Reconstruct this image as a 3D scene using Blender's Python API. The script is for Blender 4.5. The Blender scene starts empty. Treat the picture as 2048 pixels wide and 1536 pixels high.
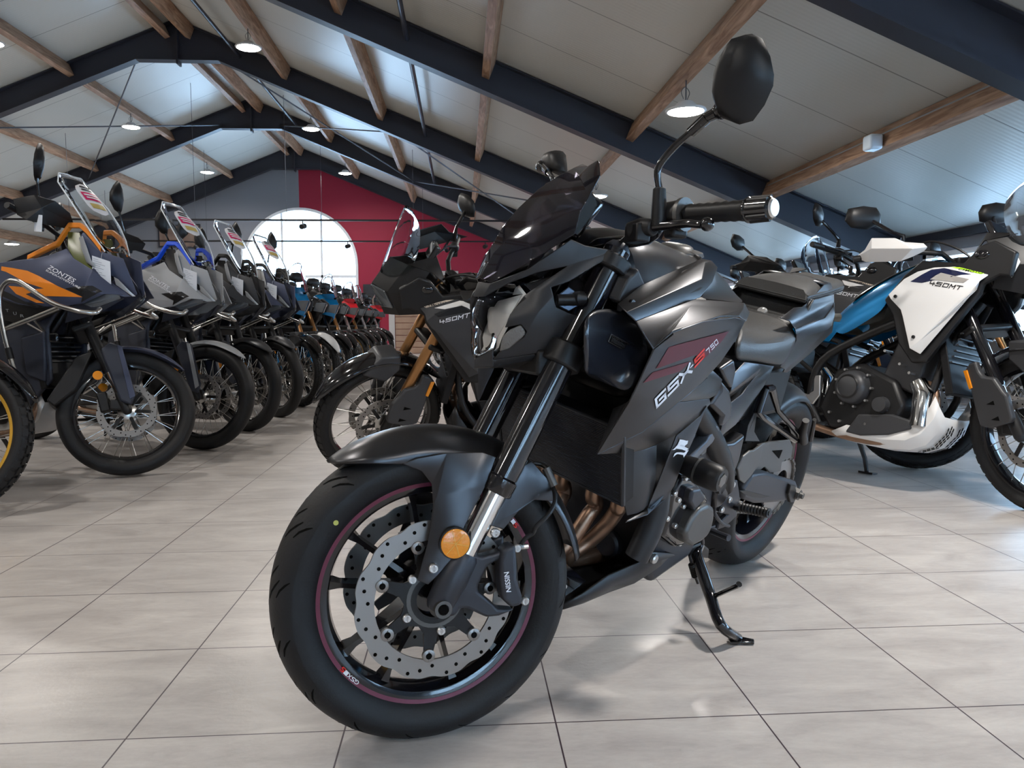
import bpy, bmesh, math, random
from mathutils import Vector, Matrix, noise
scene = bpy.context.scene
C = scene.collection
PI = math.pi
R = math.radians
random.seed(7)
# ---------------- camera ----------------
T = 0.428                                   # floor tile pitch in metres
cam_d = bpy.data.cameras.new('camera')
cam = bpy.data.objects.new('camera', cam_d); C.objects.link(cam)
scene.camera = cam
cam_d.sensor_fit = 'HORIZONTAL'; cam_d.sensor_width = 36.0
cam_d.lens = 36.0 * 1548.5 / 2048.0
cam_d.clip_start = 0.05; cam_d.clip_end = 200
def _cam():
    yaw, pit, rol = 0.0648228804, -0.0780007283, 0.00478704967
    f = Vector((math.sin(yaw)*math.cos(pit), math.cos(yaw)*math.cos(pit), math.sin(pit)))
    r = Vector((math.cos(yaw), -math.sin(yaw), 0)); d = -(r.cross(f))
    c, s = math.cos(rol), math.sin(rol)
    x = c*r + s*d; y = -(-s*r + c*d)
    m = Matrix(((x.x, y.x, -f.x, 0), (x.y, y.y, -f.y, 0), (x.z, y.z, -f.z, 1.90694742*T), (0, 0, 0, 1)))
    cam.matrix_world = m
_cam()
# ---------------- world, exposure ----------------
world = bpy.data.worlds.new('world'); scene.world = world; world.use_nodes = True
_b = world.node_tree.nodes['Background']; _b.inputs[0].default_value = (0.46, 0.72, 1.0, 1); _b.inputs[1].default_value = 9.0
scene.view_settings.view_transform = 'Standard'; scene.view_settings.look = 'None'
scene.view_settings.gamma = 1.0; scene.view_settings.use_curve_mapping = False
scene.view_settings.exposure = 0.25
SKY_W = 1.0
LAMP_W = 46.0
# ---------------- materials ----------------
MATS = {}
def mat(name, col, rough=0.5, metal=0.0, coat=0.0, spec=0.5, emit=None, es=0.0, trans=0.0, ior=1.45, alpha=1.0, bump=None, var=None):
    if name in MATS: return MATS[name]
    m = bpy.data.materials.new(name); m.use_nodes = True
    nt = m.node_tree; b = nt.nodes['Principled BSDF']
    b.inputs['Base Color'].default_value = (*col, 1); b.inputs['Roughness'].default_value = rough
    b.inputs['Metallic'].default_value = metal; b.inputs['Coat Weight'].default_value = coat
    b.inputs['Coat Roughness'].default_value = 0.05
    b.inputs['Specular IOR Level'].default_value = spec; b.inputs['IOR'].default_value = ior
    b.inputs['Transmission Weight'].default_value = trans; b.inputs['Alpha'].default_value = alpha
    if emit: b.inputs['Emission Color'].default_value = (*emit, 1); b.inputs['Emission Strength'].default_value = es
    if bump or var:
        tc = nt.nodes.new('ShaderNodeTexCoord')
    if bump:
        sc, st = bump
        n = nt.nodes.new('ShaderNodeTexNoise'); n.inputs['Scale'].default_value = sc; n.inputs['Detail'].default_value = 3
        bp = nt.nodes.new('ShaderNodeBump'); bp.inputs['Strength'].default_value = st; bp.inputs['Distance'].default_value = 0.002
        nt.links.new(tc.outputs['Object'], n.inputs['Vector']); nt.links.new(n.outputs['Fac'], bp.inputs['Height'])
        nt.links.new(bp.outputs['Normal'], b.inputs['Normal'])
    if var:
        sc, amt = var
        n = nt.nodes.new('ShaderNodeTexNoise'); n.inputs['Scale'].default_value = sc; n.inputs['Detail'].default_value = 5
        mx = nt.nodes.new('ShaderNodeMix'); mx.data_type = 'RGBA'
        mx.inputs[6].default_value = (*[c*(1-amt) for c in col], 1); mx.inputs[7].default_value = (*[min(1, c*(1+amt)) for c in col], 1)
        nt.links.new(tc.outputs['Object'], n.inputs['Vector']); nt.links.new(n.outputs['Fac'], mx.inputs[0])
        nt.links.new(mx.outputs[2], b.inputs['Base Color'])
    MATS[name] = m; return m
M_SATIN = mat('satin dark grey paint', (0.062, 0.062, 0.066), 0.31, 0.85, spec=0.5)
M_MATTE = mat('matte black plastic', (0.010, 0.010, 0.011), 0.42, 0.0, spec=0.4)
M_MATTE2 = mat('dark grey plastic', (0.022, 0.023, 0.026), 0.40, 0.1)
M_GLOSS = mat('gloss black paint', (0.006, 0.006, 0.008), 0.12, 0.0, coat=0.6)
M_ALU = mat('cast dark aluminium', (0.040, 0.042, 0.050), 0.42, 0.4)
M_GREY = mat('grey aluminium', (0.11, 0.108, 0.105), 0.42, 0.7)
M_SILVER = mat('bright aluminium', (0.62, 0.62, 0.62), 0.3, 0.9)
M_CHROME = mat('chrome', (0.8, 0.8, 0.8), 0.1, 1.0)
M_DISC = mat('brushed steel disc', (0.27, 0.255, 0.245), 0.40, 0.8)
M_BRONZE = mat('heat tinted steel pipe', (0.30, 0.19, 0.13), 0.34, 0.85, var=(14, 0.45))
M_RUBBER = mat('tyre rubber', (0.013, 0.013, 0.014), 0.55, 0.0, spec=0.35, bump=(180, 0.25))
M_GROOVE = mat('tread groove', (0.003, 0.003, 0.003), 0.9, 0.0, spec=0.1)
M_SEAT = mat('seat vinyl', (0.045, 0.044, 0.043), 0.42, 0.0, bump=(420, 0.35))
M_SEATB = mat('black seat vinyl', (0.016, 0.016, 0.016), 0.45, 0.0, bump=(420, 0.35))
M_BURG = mat('burgundy decal', (0.10, 0.006, 0.022), 0.42, 0.3)
M_STRIPE = mat('burgundy rim stripe', (0.13, 0.02, 0.045), 0.35)
M_WHITE = mat('white print', (0.75, 0.76, 0.80), 0.4)
M_REDP = mat('red print', (0.75, 0.02, 0.015), 0.35)
M_AMBER = mat('amber reflector', (0.75, 0.25, 0.01), 0.12, 0.0, coat=0.5, bump=(160, 0.6))
M_FIN = mat('radiator fins', (0.006, 0.006, 0.007), 0.5, 0.0, spec=.3)
M_SMOKE = mat('smoked screen', (0.10, 0.095, 0.12), 0.04, 0.0, trans=0.9, ior=1.3, coat=0.3)
M_LENS = mat('clear lens', (0.97, 0.98, 1.0), 0.02, 0.0, trans=1.0, ior=1.12)
M_CLEAR = mat('clear acrylic', (0.85, 0.88, 0.9), 0.03, 0.0, trans=1.0, ior=1.12)
M_PAPER = mat('white paper', (0.72, 0.74, 0.78), 0.6)
M_BLUEB = mat('dark blue black duct', (0.012, 0.014, 0.020), 0.25, 0.0, coat=0.2)
# ---------------- mesh helpers ----------------
class MB:
    def __init__(s): s.v = []; s.f = []
    def add(s, v, f):
        o = len(s.v); s.v += [Vector(p) for p in v]; s.f += [tuple(i+o for i in q) for q in f]; return s
    def box(s, c, d, rot=None):
        hx, hy, hz = d[0]/2, d[1]/2, d[2]/2; vs = []
        for z in (-hz, hz):
            for x, y in ((-hx, -hy), (hx, -hy), (hx, hy), (-hx, hy)):
                p = Vector((x, y, z)); p = (rot @ p) if rot else p; vs.append(p + Vector(c))
        return s.add(vs, [(3, 2, 1, 0), (4, 5, 6, 7), (0, 1, 5, 4), (1, 2, 6, 5), (2, 3, 7, 6), (3, 0, 4, 7)])
    def tube(s, pts, r, n=10, cap=True, sub=0):
        pts = [Vector(p) for p in pts]
        rr = list(r) if isinstance(r, (list, tuple)) else [r]*len(pts)
        if sub and len(pts) > 2:
            P = [pts[0]*2-pts[1]] + pts + [pts[-1]*2-pts[-2]]; q = []; rq = []
            for i in range(1, len(P)-2):
                for k in range(sub):
                    t = k/sub; a, b, c, d = P[i-1], P[i], P[i+1], P[i+2]
                    q.append(0.5*((2*b)+(c-a)*t+(2*a-5*b+4*c-d)*t*t+(3*b-3*c+d-a)*t*t*t)); rq.append(rr[i-1]*(1-t)+rr[i]*t)
            q.append(pts[-1]); rq.append(rr[-1]); pts, rr = q, rq
        vs = []; fs = []; N = len(pts); up = None
        for i, p in enumerate(pts):
            t = (pts[min(i+1, N-1)]-pts[max(i-1, 0)])
            if t.length < 1e-9: t = Vector((0, 0, 1))
            t.normalize()
            if up is None:
                up = Vector((0, 0, 1)) if abs(t.z) < 0.9 else Vector((1, 0, 0))
            u = up - t*up.dot(t)
            if u.length < 1e-6: u = t.orthogonal()
            u.normalize(); up = u; w = t.cross(u)
            for k in range(n):
                a = 2*PI*k/n; vs.append(p + (u*math.cos(a)+w*math.sin(a))*rr[i])
        for i in range(N-1):
            for k in range(n):
                k2 = (k+1) % n; fs.append((i*n+k, i*n+k2, (i+1)*n+k2, (i+1)*n+k))
        if cap: fs.append(tuple(range(n-1, -1, -1))); fs.append(tuple((N-1)*n+k for k in range(n)))
        return s.add(vs, fs)
    def cyl(s, p0, p1, r0, r1=None, n=20): return s.tube([p0, p1], [r0, r0 if r1 is None else r1], n)
    def lathe(s, prof, c=(0, 0, 0), n=48, axis='y', a0=0.0, a1=2*PI, closed=False):
        """prof: list of (radius, offset along the axis)."""
        c = Vector(c); vs = []; fs = []; full = abs(a1-a0-2*PI) < 1e-6; m = len(prof); N = n if full else n+1
        for k in range(N):
            a = a0+(a1-a0)*k/n
            for r, h in prof:
                if axis == 'y': vs.append(c+Vector((r*math.cos(a), h, r*math.sin(a))))
                elif axis == 'z': vs.append(c+Vector((r*math.cos(a), r*math.sin(a), h)))
                else: vs.append(c+Vector((h, r*math.cos(a), r*math.sin(a))))
        for k in range(n):
            k2 = (k+1) % N
            for j in range(m if closed else m-1):
                j2 = (j+1) % m
                fs.append((k*m+j, k*m+j2, k2*m+j2, k2*m+j))
        return s.add(vs, fs)
    def prism(s, pts, vec, cap=True):
        """closed outline pts extruded along vec (vector or list per point)."""
        n = len(pts); v = Vector(vec); a = [Vector(p) for p in pts]; b = [p+v for p in a]
        fs = [(i, (i+1) % n, n+(i+1) % n, n+i) for i in range(n)]
        if cap: fs += [tuple(range(n-1, -1, -1)), tuple(range(n, 2*n))]
        return s.add(a+b, fs)
    def ball(s, c, r, n=12, sc=(1, 1, 1)):
        pr = [(r*math.sin(PI*i/n), -r*math.cos(PI*i/n)) for i in range(n+1)]
        o = len(s.v); s.lathe(pr, (0, 0, 0), n*2, 'z')
        for i in range(o, len(s.v)): s.v[i] = Vector((s.v[i].x*sc[0], s.v[i].y*sc[1], s.v[i].z*sc[2]))+Vector(c)
        return s
    def grid(s, rows):
        """rows: list of equal-length point rows."""
        m = len(rows[0]); vs = [p for r in rows for p in r]
        fs = [(i*m+j, i*m+j+1, (i+1)*m+j+1, (i+1)*m+j) for i in range(len(rows)-1) for j in range(m-1)]
        return s.add(vs, fs)
    def xf(s, M): s.v = [M @ p for p in s.v]; return s
    def mirror(s):
        s.v = [Vector((p.x, -p.y, p.z)) for p in s.v]; s.f = [tuple(reversed(q)) for q in s.f]; return s
    def both(s):
        v = list(s.v); f = list(s.f); s.add([(p.x, -p.y, p.z) for p in v], [tuple(reversed(q)) for q in f]); return s
    def build(s, name, material, parent=None, ang=35, bevel=0, sol=0, sub=0, weld=0.0004, seg=2, smooth=True):
        me = bpy.data.meshes.new(name)
        bm = bmesh.new(); vs = [bm.verts.new(p) for p in s.v]
        for q in s.f:
            q2 = []
            for i in q:
                if i not in q2: q2.append(i)
            if len(q2) > 2:
                try: bm.faces.new([vs[i] for i in q2])
                except ValueError: pass
        if weld: bmesh.ops.remove_doubles(bm, verts=bm.verts, dist=weld)
        bmesh.ops.recalc_face_normals(bm, faces=bm.faces)
        bm.to_mesh(me); bm.free()
        me.materials.append(material)
        if smooth:
            for p in me.polygons: p.use_smooth = True
            me.set_sharp_from_angle(angle=R(ang))
        o = bpy.data.objects.new(name, me); C.objects.link(o)
        if parent: o.parent = parent
        if sub: md = o.modifiers.new('subdivision', 'SUBSURF'); md.levels = sub; md.render_levels = sub
        if sol: md = o.modifiers.new('thickness', 'SOLIDIFY'); md.thickness = sol; md.offset = 0
        if bevel:
            md = o.modifiers.new('bevel', 'BEVEL'); md.width = bevel; md.segments = seg; md.limit_method = 'ANGLE'; md.angle_limit = R(22)
            md.harden_normals = False
        return o
def panel(name, polys, material, parent=None, xf=None, both=False, thick=0.004, bevel=0.0035, mirror=False, sub=0, **k):
    """bodywork from a list of polygons that share corner points."""
    out = None; joined = both and any(abs(p[1]) < 1e-4 for P in polys for p in P)
    for side in ((0, 1) if both and not joined else (0,)):
        m = MB()
        for P in polys: m.add(P, [tuple(range(len(P)))])
        if mirror or side: m.mirror()
        if joined: m.both()
        if xf is not None: m.xf(xf)
        o = m.build(name, material, parent, bevel=bevel, sol=thick, sub=sub, seg=3, **k); out = out or o
    return out
def slab(name, P, y0, y1, material, parent=None, xf=None, bevel=0.003, mirror=False, **k):
    """outline in side view given a thickness across the bike."""
    m = MB(); P = [Vector(p) for p in P]
    m.prism([(p.x, y0, p.z) for p in P], (0, y1-y0, 0))
    if mirror: m.mirror()
    if xf is not None: m.xf(xf)
    return m.build(name, material, parent, bevel=bevel, seg=3, **k)
def thing(name, label, cat, loc=(0, 0, 0), mw=None, group=None):
    o = bpy.data.objects.new(name, None); o.empty_display_size = 0.1; C.objects.link(o)
    if mw is not None: o.matrix_world = mw
    else: o.location = loc
    o['label'] = label; o['category'] = cat
    if group: o['group'] = group
    return o
def tag(o, label, cat, group=None):
    o['label'] = label; o['category'] = cat
    if group: o['group'] = group
    return o
def struct(o): o['kind'] = 'structure'; return o
def copy_tree(o, parent=None):
    c = o.copy(); C.objects.link(c)
    if parent: c.parent = parent
    for ch in list(o.children): copy_tree(ch, c)
    return c
_fonts = {}
def text_mesh(s):
    if s in _fonts: return _fonts[s]
    cu = bpy.data.curves.new('txt', 'FONT'); cu.body = s; cu.size = 1.0; cu.resolution_u = 3; cu.offset = 0.009
    o = bpy.data.objects.new('txt', cu); C.objects.link(o)
    dg = bpy.context.evaluated_depsgraph_get(); me = o.evaluated_get(dg).to_mesh()
    v = [Vector(p.co) for p in me.vertices]; f = [tuple(p.vertices) for p in me.polygons]
    o.evaluated_get(dg).to_mesh_clear(); bpy.data.objects.remove(o); bpy.data.curves.remove(cu)
    x0 = min(p.x for p in v); x1 = max(p.x for p in v); y0 = min(p.y for p in v); y1 = max(p.y for p in v)
    _fonts[s] = ([((p.x-x0)/(x1-x0), (p.y-y0)/(y1-y0)) for p in v], f); return _fonts[s]
def lettering(s, quad, material, parent, off=(0, 0, 0), shear=0.0, name='lettering', bold=0.0):
    """text fitted into quad (bottom-left, bottom-right, top-right, top-left)."""
    uv, f = text_mesh(s); q = [Vector(p)+Vector(off) for p in quad]; m = MB(); vs = []
    for u, v in uv:
        u = u + shear*(v-0.5); vs.append((q[0]*(1-u)+q[1]*u)*(1-v)+(q[3]*(1-u)+q[2]*u)*v)
    m.add(vs, f)
    return m.build(name, material, parent, weld=0, smooth=False, sol=0.0008)
def bolt(c, r, nrm, material, parent, name='bolt'):
    c = Vector(c); n = Vector(nrm).normalized(); m = MB()
    m.tube([c-n*0.002, c+n*r*0.45, c+n*r*0.7, c+n*r*0.7, c+n*r*0.35], [r, r, r*0.8, r*0.45, r*0.4], 14)
    return m.build(name, material, parent)

# ================= the showroom =================
SP = 4.28                    # bay between portal frames
XR, ZR, SL = -4.39, 5.58, 0.41
XW = 5.0                     # right wall
XL = 2*XR - XW
YB, YF = -6.5, 5*SP+0.12
ZE = ZR - SL*(XW-XR)
def roofz(x): return ZR - SL*abs(x-XR)
def nodes(m): return m.node_tree.nodes, m.node_tree.links, m.node_tree.nodes['Principled BSDF']
def tile_mat():
    m = mat('porcelain floor tile', (0.5, 0.48, 0.46), 0.3)
    n, l, b = nodes(m)
    tc = n.new('ShaderNodeTexCoord'); mp = n.new('ShaderNodeMapping'); l.new(tc.outputs['Object'], mp.inputs[0])
    mp.inputs['Location'].default_value = (1.5677, -3.5506, 0); mp.inputs['Scale'].default_value = (1/T, 1/T, 1)
    br = n.new('ShaderNodeTexBrick'); l.new(mp.outputs[0], br.inputs['Vector'])
    br.offset = 0; br.squash = 1; br.inputs['Scale'].default_value = 1; br.inputs['Brick Width'].default_value = 1; br.inputs['Row Height'].default_value = 1
    br.inputs['Mortar Size'].default_value = 0.0042; br.inputs['Mortar Smooth'].default_value = 0.1; br.inputs['Bias'].default_value = 0.0
    br.inputs['Color1'].default_value = (0.9, 0.9, 0.9, 1); br.inputs['Color2'].default_value = (1, 1, 1, 1); br.inputs['Mortar'].default_value = (0, 0, 0, 1)
    # veined stone print, streaks run across the room
    m2 = n.new('ShaderNodeMapping'); l.new(tc.outputs['Object'], m2.inputs[0]); m2.inputs['Scale'].default_value = (2.2, 6.5, 1); m2.inputs['Rotation'].default_value = (0, 0, 0.25)
    n1 = n.new('ShaderNodeTexNoise'); n1.inputs['Scale'].default_value = 1.6; n1.inputs['Detail'].default_value = 9; n1.inputs['Roughness'].default_value = 0.62; n1.inputs['Distortion'].default_value = 0.8
    l.new(m2.outputs[0], n1.inputs['Vector'])
    n2 = n.new('ShaderNodeTexNoise'); n2.inputs['Scale'].default_value = 14; n2.inputs['Detail'].default_value = 8; n2.inputs['Roughness'].default_value = 0.7
    l.new(m2.outputs[0], n2.inputs['Vector'])
    mix = n.new('ShaderNodeMath'); mix.operation = 'MULTIPLY_ADD'; l.new(n2.outputs[0], mix.inputs[0]); mix.inputs[1].default_value = 0.45; l.new(n1.outputs[0], mix.inputs[2])
    cr = n.new('ShaderNodeValToRGB'); l.new(mix.outputs[0], cr.inputs[0])
    cr.color_ramp.elements[0].position = 0.45; cr.color_ramp.elements[0].color = (0.35, 0.322, 0.308, 1)
    cr.color_ramp.elements[1].position = 1.0; cr.color_ramp.elements[1].color = (0.56, 0.53, 0.50, 1)
    e = cr.color_ramp.elements.new(0.72); e.color = (0.455, 0.425, 0.405, 1)
    mu = n.new('ShaderNodeMix'); mu.data_type = 'RGBA'; l.new(br.outputs['Fac'], mu.inputs[0])
    l.new(cr.outputs[0], mu.inputs[6]); mu.inputs[7].default_value = (0.055, 0.04, 0.05, 1)
    l.new(mu.outputs[2], b.inputs['Base Color'])
    rg = n.new('ShaderNodeMapRange'); l.new(n2.outputs[0], rg.inputs[0]); rg.inputs[3].default_value = 0.22; rg.inputs[4].default_value = 0.40
    l.new(rg.outputs[0], b.inputs['Roughness'])
    n3 = n.new('ShaderNodeTexNoise'); n3.inputs['Scale'].default_value = 90; n3.inputs['Detail'].default_value = 4; l.new(tc.outputs['Object'], n3.inputs['Vector'])
    h = n.new('ShaderNodeMath'); h.operation = 'MULTIPLY_ADD'; l.new(br.outputs['Fac'], h.inputs[0]); h.inputs[1].default_value = -3.0; l.new(n3.outputs[0], h.inputs[2])
    bp = n.new('ShaderNodeBump'); bp.inputs['Strength'].default_value = 0.22; bp.inputs['Distance'].default_value = 0.0015
    l.new(h.outputs[0], bp.inputs['Height']); l.new(bp.outputs[0], b.inputs['Normal'])
    return m
def ceil_mat():
    m = mat('ribbed roof panel', (0.5, 0.5, 0.46), 0.35)
    n, l, b = nodes(m)
    tc = n.new('ShaderNodeTexCoord'); sx = n.new('ShaderNodeSeparateXYZ'); l.new(tc.outputs['Object'], sx.inputs[0])
    def saw(per, w):
        a = n.new('ShaderNodeMath'); a.operation = 'DIVIDE'; l.new(sx.outputs['Y'], a.inputs[0]); a.inputs[1].default_value = per
        f = n.new('ShaderNodeMath'); f.operation = 'FRACT'; l.new(a.outputs[0], f.inputs[0])
        c = n.new('ShaderNodeMath'); c.operation = 'LESS_THAN'; l.new(f.outputs[0], c.inputs[0]); c.inputs[1].default_value = w
        return c, f
    joint, _ = saw(1.07, 0.012)
    _, rib = saw(0.05, 0.5)
    pp = n.new('ShaderNodeMath'); pp.operation = 'PINGPONG'; l.new(rib.outputs[0], pp.inputs[0]); pp.inputs[1].default_value = 0.5
    nz = n.new('ShaderNodeTexNoise'); nz.inputs['Scale'].default_value = 0.7; nz.inputs['Detail'].default_value = 3; l.new(tc.outputs['Object'], nz.inputs['Vector'])
    cr = n.new('ShaderNodeMix'); cr.data_type = 'RGBA'; l.new(nz.outputs[0], cr.inputs[0]); cr.inputs[6].default_value = (0.50, 0.50, 0.455, 1); cr.inputs[7].default_value = (0.58, 0.58, 0.54, 1)
    mj = n.new('ShaderNodeMix'); mj.data_type = 'RGBA'; l.new(joint.outputs[0], mj.inputs[0]); l.new(cr.outputs[2], mj.inputs[6]); mj.inputs[7].default_value = (0.22, 0.22, 0.2, 1)
    l.new(mj.outputs[2], b.inputs['Base Color'])
    bp = n.new('ShaderNodeBump'); bp.inputs['Strength'].default_value = 0.28; bp.inputs['Distance'].default_value = 0.006
    l.new(pp.outputs[0], bp.inputs['Height']); l.new(bp.outputs[0], b.inputs['Normal'])
    return m
def wood_mat():
    m = mat('glued timber', (0.4, 0.25, 0.15), 0.55)
    n, l, b = nodes(m)
    tc = n.new('ShaderNodeTexCoord'); mp = n.new('ShaderNodeMapping'); l.new(tc.outputs['Object'], mp.inputs[0]); mp.inputs['Scale'].default_value = (9, 0.9, 9)
    nz = n.new('ShaderNodeTexNoise'); nz.inputs['Scale'].default_value = 2.5; nz.inputs['Detail'].default_value = 8; nz.inputs['Distortion'].default_value = 1.4; l.new(mp.outputs[0], nz.inputs['Vector'])
    cr = n.new('ShaderNodeValToRGB'); l.new(nz.outputs[0], cr.inputs[0])
    cr.color_ramp.elements[0].position = 0.3; cr.color_ramp.elements[0].color = (0.20, 0.105, 0.06, 1)
    cr.color_ramp.elements[1].position = 0.72; cr.color_ramp.elements[1].color = (0.50, 0.32, 0.21, 1)
    l.new(cr.outputs[0], b.inputs['Base Color'])
    return m
M_STEEL = mat('anthracite steel beam', (0.030, 0.034, 0.048), 0.45, 0.1)
M_WALL_G = mat('grey wall paint', (0.20, 0.215, 0.25), 0.7)
M_WALL_R = mat('red wall paint', (0.30, 0.012, 0.040), 0.6)
M_WALL_L = mat('light wall paint', (0.5, 0.5, 0.5), 0.7)
M_WOOD = wood_mat(); M_CEIL = ceil_mat(); M_TILE = tile_mat()
M_FRAMEW = mat('white window frame', (0.75, 0.77, 0.8), 0.4)
M_GLASS = mat('window glass', (0.95, 0.97, 1.0), 0.0, trans=1.0, ior=1.05)
m = MB(); m.box(((XL+XW)/2, (YB+YF)/2, -0.05), (XW-XL+0.4, YF-YB+0.4, 0.1)); struct(m.build('floor', M_TILE, smooth=False))
def roof_half(sgn, name):
    x1 = XR+sgn*(XW-XR+0.2); z1 = ZR-SL*abs(x1-XR); m = MB()
    P = [(XR, YB-.2, ZR), (XR, YF+.2, ZR), (x1, YF+.2, z1), (x1, YB-.2, z1)]
    m.prism(P, (0, 0, 0.12)); return struct(m.build(name, M_CEIL, smooth=False))
roof_half(1, 'ceiling'); roof_half(-1, 'ceiling')
# far gable wall, grey on the left and red on the right, with an arched opening
WX, WZ, WR, WB = -4.33, 2.42, 1.54, 0.55
def gable():
    y = YF
    arc = [(WX+WR*math.cos(a), WZ+WR*math.sin(a)) for a in [PI*i/32 for i in range(33)]]
    def half(sgn, name, material):
        m = MB()
        xo = XR+sgn*(XW-XR); pts = []
        A = [p for p in arc if (p[0]-WX)*sgn >= -1e-6]
        if sgn > 0: A = A
        else: A = A[::-1]
        # A runs from springing to crown
        out = [(WX+sgn*WR, 0), (xo, 0), (xo, ZE), (XR, ZR), (WX, WZ+WR)] if True else None
        ring = [(WX+sgn*WR, WB)] + A
        poly1 = [(WX+sgn*WR, 0.0), (xo, 0.0), (xo, ZE), (WX+sgn*WR, roofz(WX+sgn*WR)), (WX+sgn*WR, WZ)]
        m.prism([(p[0], y, p[1]) for p in poly1], (0, 0.25, 0))
        for i in range(len(A)-1):
            a, b = A[i], A[i+1]
            m.prism([(a[0], y, a[1]), (a[0], y, roofz(a[0])), (b[0], y, roofz(b[0])), (b[0], y, b[1])], (0, 0.25, 0))
        m.prism([(WX, y, 0), (WX+sgn*WR, y, 0), (WX+sgn*WR, y, WB), (WX, y, WB)], (0, 0.25, 0))
        struct(m.build(name, material, smooth=False, weld=0))
    half(-1, 'wall_far', M_WALL_G); half(1, 'wall_far', M_WALL_R)
gable()
def arch_window():
    y = YF+0.08
    m = MB(); r0, r1 = WR-0.07, WR+0.0
    ring = []
    for i in range(33):
        a = PI*i/32; ring.append((a,))
    for i in range(32):
        a, b = PI*i/32, PI*(i+1)/32
        m.prism([(WX+r0*math.cos(a), y-.1, WZ+r0*math.sin(a)), (WX+r1*math.cos(a), y-.1, WZ+r1*math.sin(a)), (WX+r1*math.cos(b), y-.1, WZ+r1*math.sin(b)), (WX+r0*math.cos(b), y-.1, WZ+r0*math.sin(b))], (0, .12, 0))
    for s in (-1, 1): m.box((WX+s*(WR-.035), y-.04, (WZ+WB)/2), (.07, .12, WZ-WB))
    m.box((WX, y-.04, WB+.035), (2*WR, .12, .07))
    f = struct(m.build('window_1', M_FRAMEW, smooth=False))
    b = MB()
    for x in (-0.49, 0.56): b.box((WX+x, y-.02, (WB+WZ+1.42)/2), (.05, .06, WZ+1.42-WB))
    b.box((WX, y-.02, 2.12), (2*WR-.1, .06, .07))
    b.build('window_bar', M_FRAMEW, f, smooth=False)
    g = MB(); P = [(WX+r0*math.cos(PI*i/32), y, WZ+r0*math.sin(PI*i/32)) for i in range(33)]+[(WX-r0, y, WB+.05), (WX+r0, y, WB+.05)]
    g.prism(P, (0, .006, 0)); g.build('window_pane', M_GLASS, f, smooth=False)
arch_window()
# side walls
m = MB(); m.box((XL-.1, (YB+YF)/2, ZE/2), (.2, YF-YB, ZE)); struct(m.build('wall_left', M_WALL_L, smooth=False))
m = MB()
# back gable behind the camera; unseen glazed openings added for blue reflections
ops = [(.6, 1.3, .2, 2.6), (1.6, 4.5, .2, 1.75)]
def bw(P): m.prism([(x, YB, z) for x, z in P], (0, -.2, 0))
bw([(XL, 0), (.6, 0), (.6, roofz(.6)), (XR, ZR), (XL, ZE)])
bw([(1.3, 0), (1.6, 0), (1.6, roofz(1.6)), (1.3, roofz(1.3))]); bw([(4.5, 0), (XW, 0), (XW, ZE), (4.5, roofz(4.5))])
for x0, x1, z0, z1 in ops: bw([(x0, 0), (x1, 0), (x1, z0), (x0, z0)]); bw([(x0, z1), (x1, z1), (x1, roofz(x1)), (x0, roofz(x0))])
struct(m.build('wall_back', M_WALL_L, smooth=False, weld=0))
for i, (x0, x1, z0, z1) in enumerate(ops):  # frames and panes of the added openings, out of view
    fr = MB(); n_ = 1 + 2*i
    for z in (z0+.03, z1-.03): fr.box(((x0+x1)/2, YB-.08, z), (x1-x0, .07, .06))
    for k in range(n_+1): fr.box((x0+.03+(x1-x0-.06)*k/n_, YB-.08, (z0+z1)/2), (.06, .07, z1-z0))
    f = struct(fr.build('window_%d' % (i+10), M_FRAMEW, smooth=False)); g = MB(); g.box(((x0+x1)/2, YB-.08, (z0+z1)/2), (x1-x0-.08, .006, z1-z0-.08)); g.build('window_pane', M_GLASS, f, smooth=False)
m = MB(); wz0, wz1 = 0.55, 1.55
m.box((XW+.1, (YB+YF)/2, wz0/2), (.2, YF-YB, wz0)); m.box((XW+.1, (YB+YF)/2, (wz1+ZE+.1)/2), (.2, YF-YB, ZE+.1-wz1))
wins = [(SP*k+.35, SP*(k+1)-.35) for k in range(-1, 5)]
edges = [YB]+[v for w in wins for v in w]+[YF]
for i in range(0, len(edges), 2):
    m.box((XW+.1, (edges[i]+edges[i+1])/2, (wz0+wz1)/2), (.2, edges[i+1]-edges[i], wz1-wz0))
struct(m.build('wall_right', M_WALL_G, smooth=False, weld=0))
for i, (a, b_) in enumerate(wins):
    fr = MB(); L = b_-a; yc = (a+b_)/2; zc = (wz0+wz1)/2
    for z in (wz0+.03, wz1-.03): fr.box((XW+.06, yc, z), (.07, L, .06))
    for k in range(4): fr.box((XW+.06, a+.03+(L-.06)*k/3, zc), (.07, .06, wz1-wz0))
    f = struct(fr.build('window_%d' % (i+2), M_FRAMEW, smooth=False))
    g = MB(); g.box((XW+.06, yc, zc), (.006, L-.08, wz1-wz0-.08)); g.build('window_pane', M_GLASS, f, smooth=False)
# skirting and eaves trim on the right wall
m = MB(); m.box((XW-.02, (YB+YF)/2, ZE-.02), (.04, YF-YB, .10)); struct(m.build('trim_1', M_STEEL, smooth=False))
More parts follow.
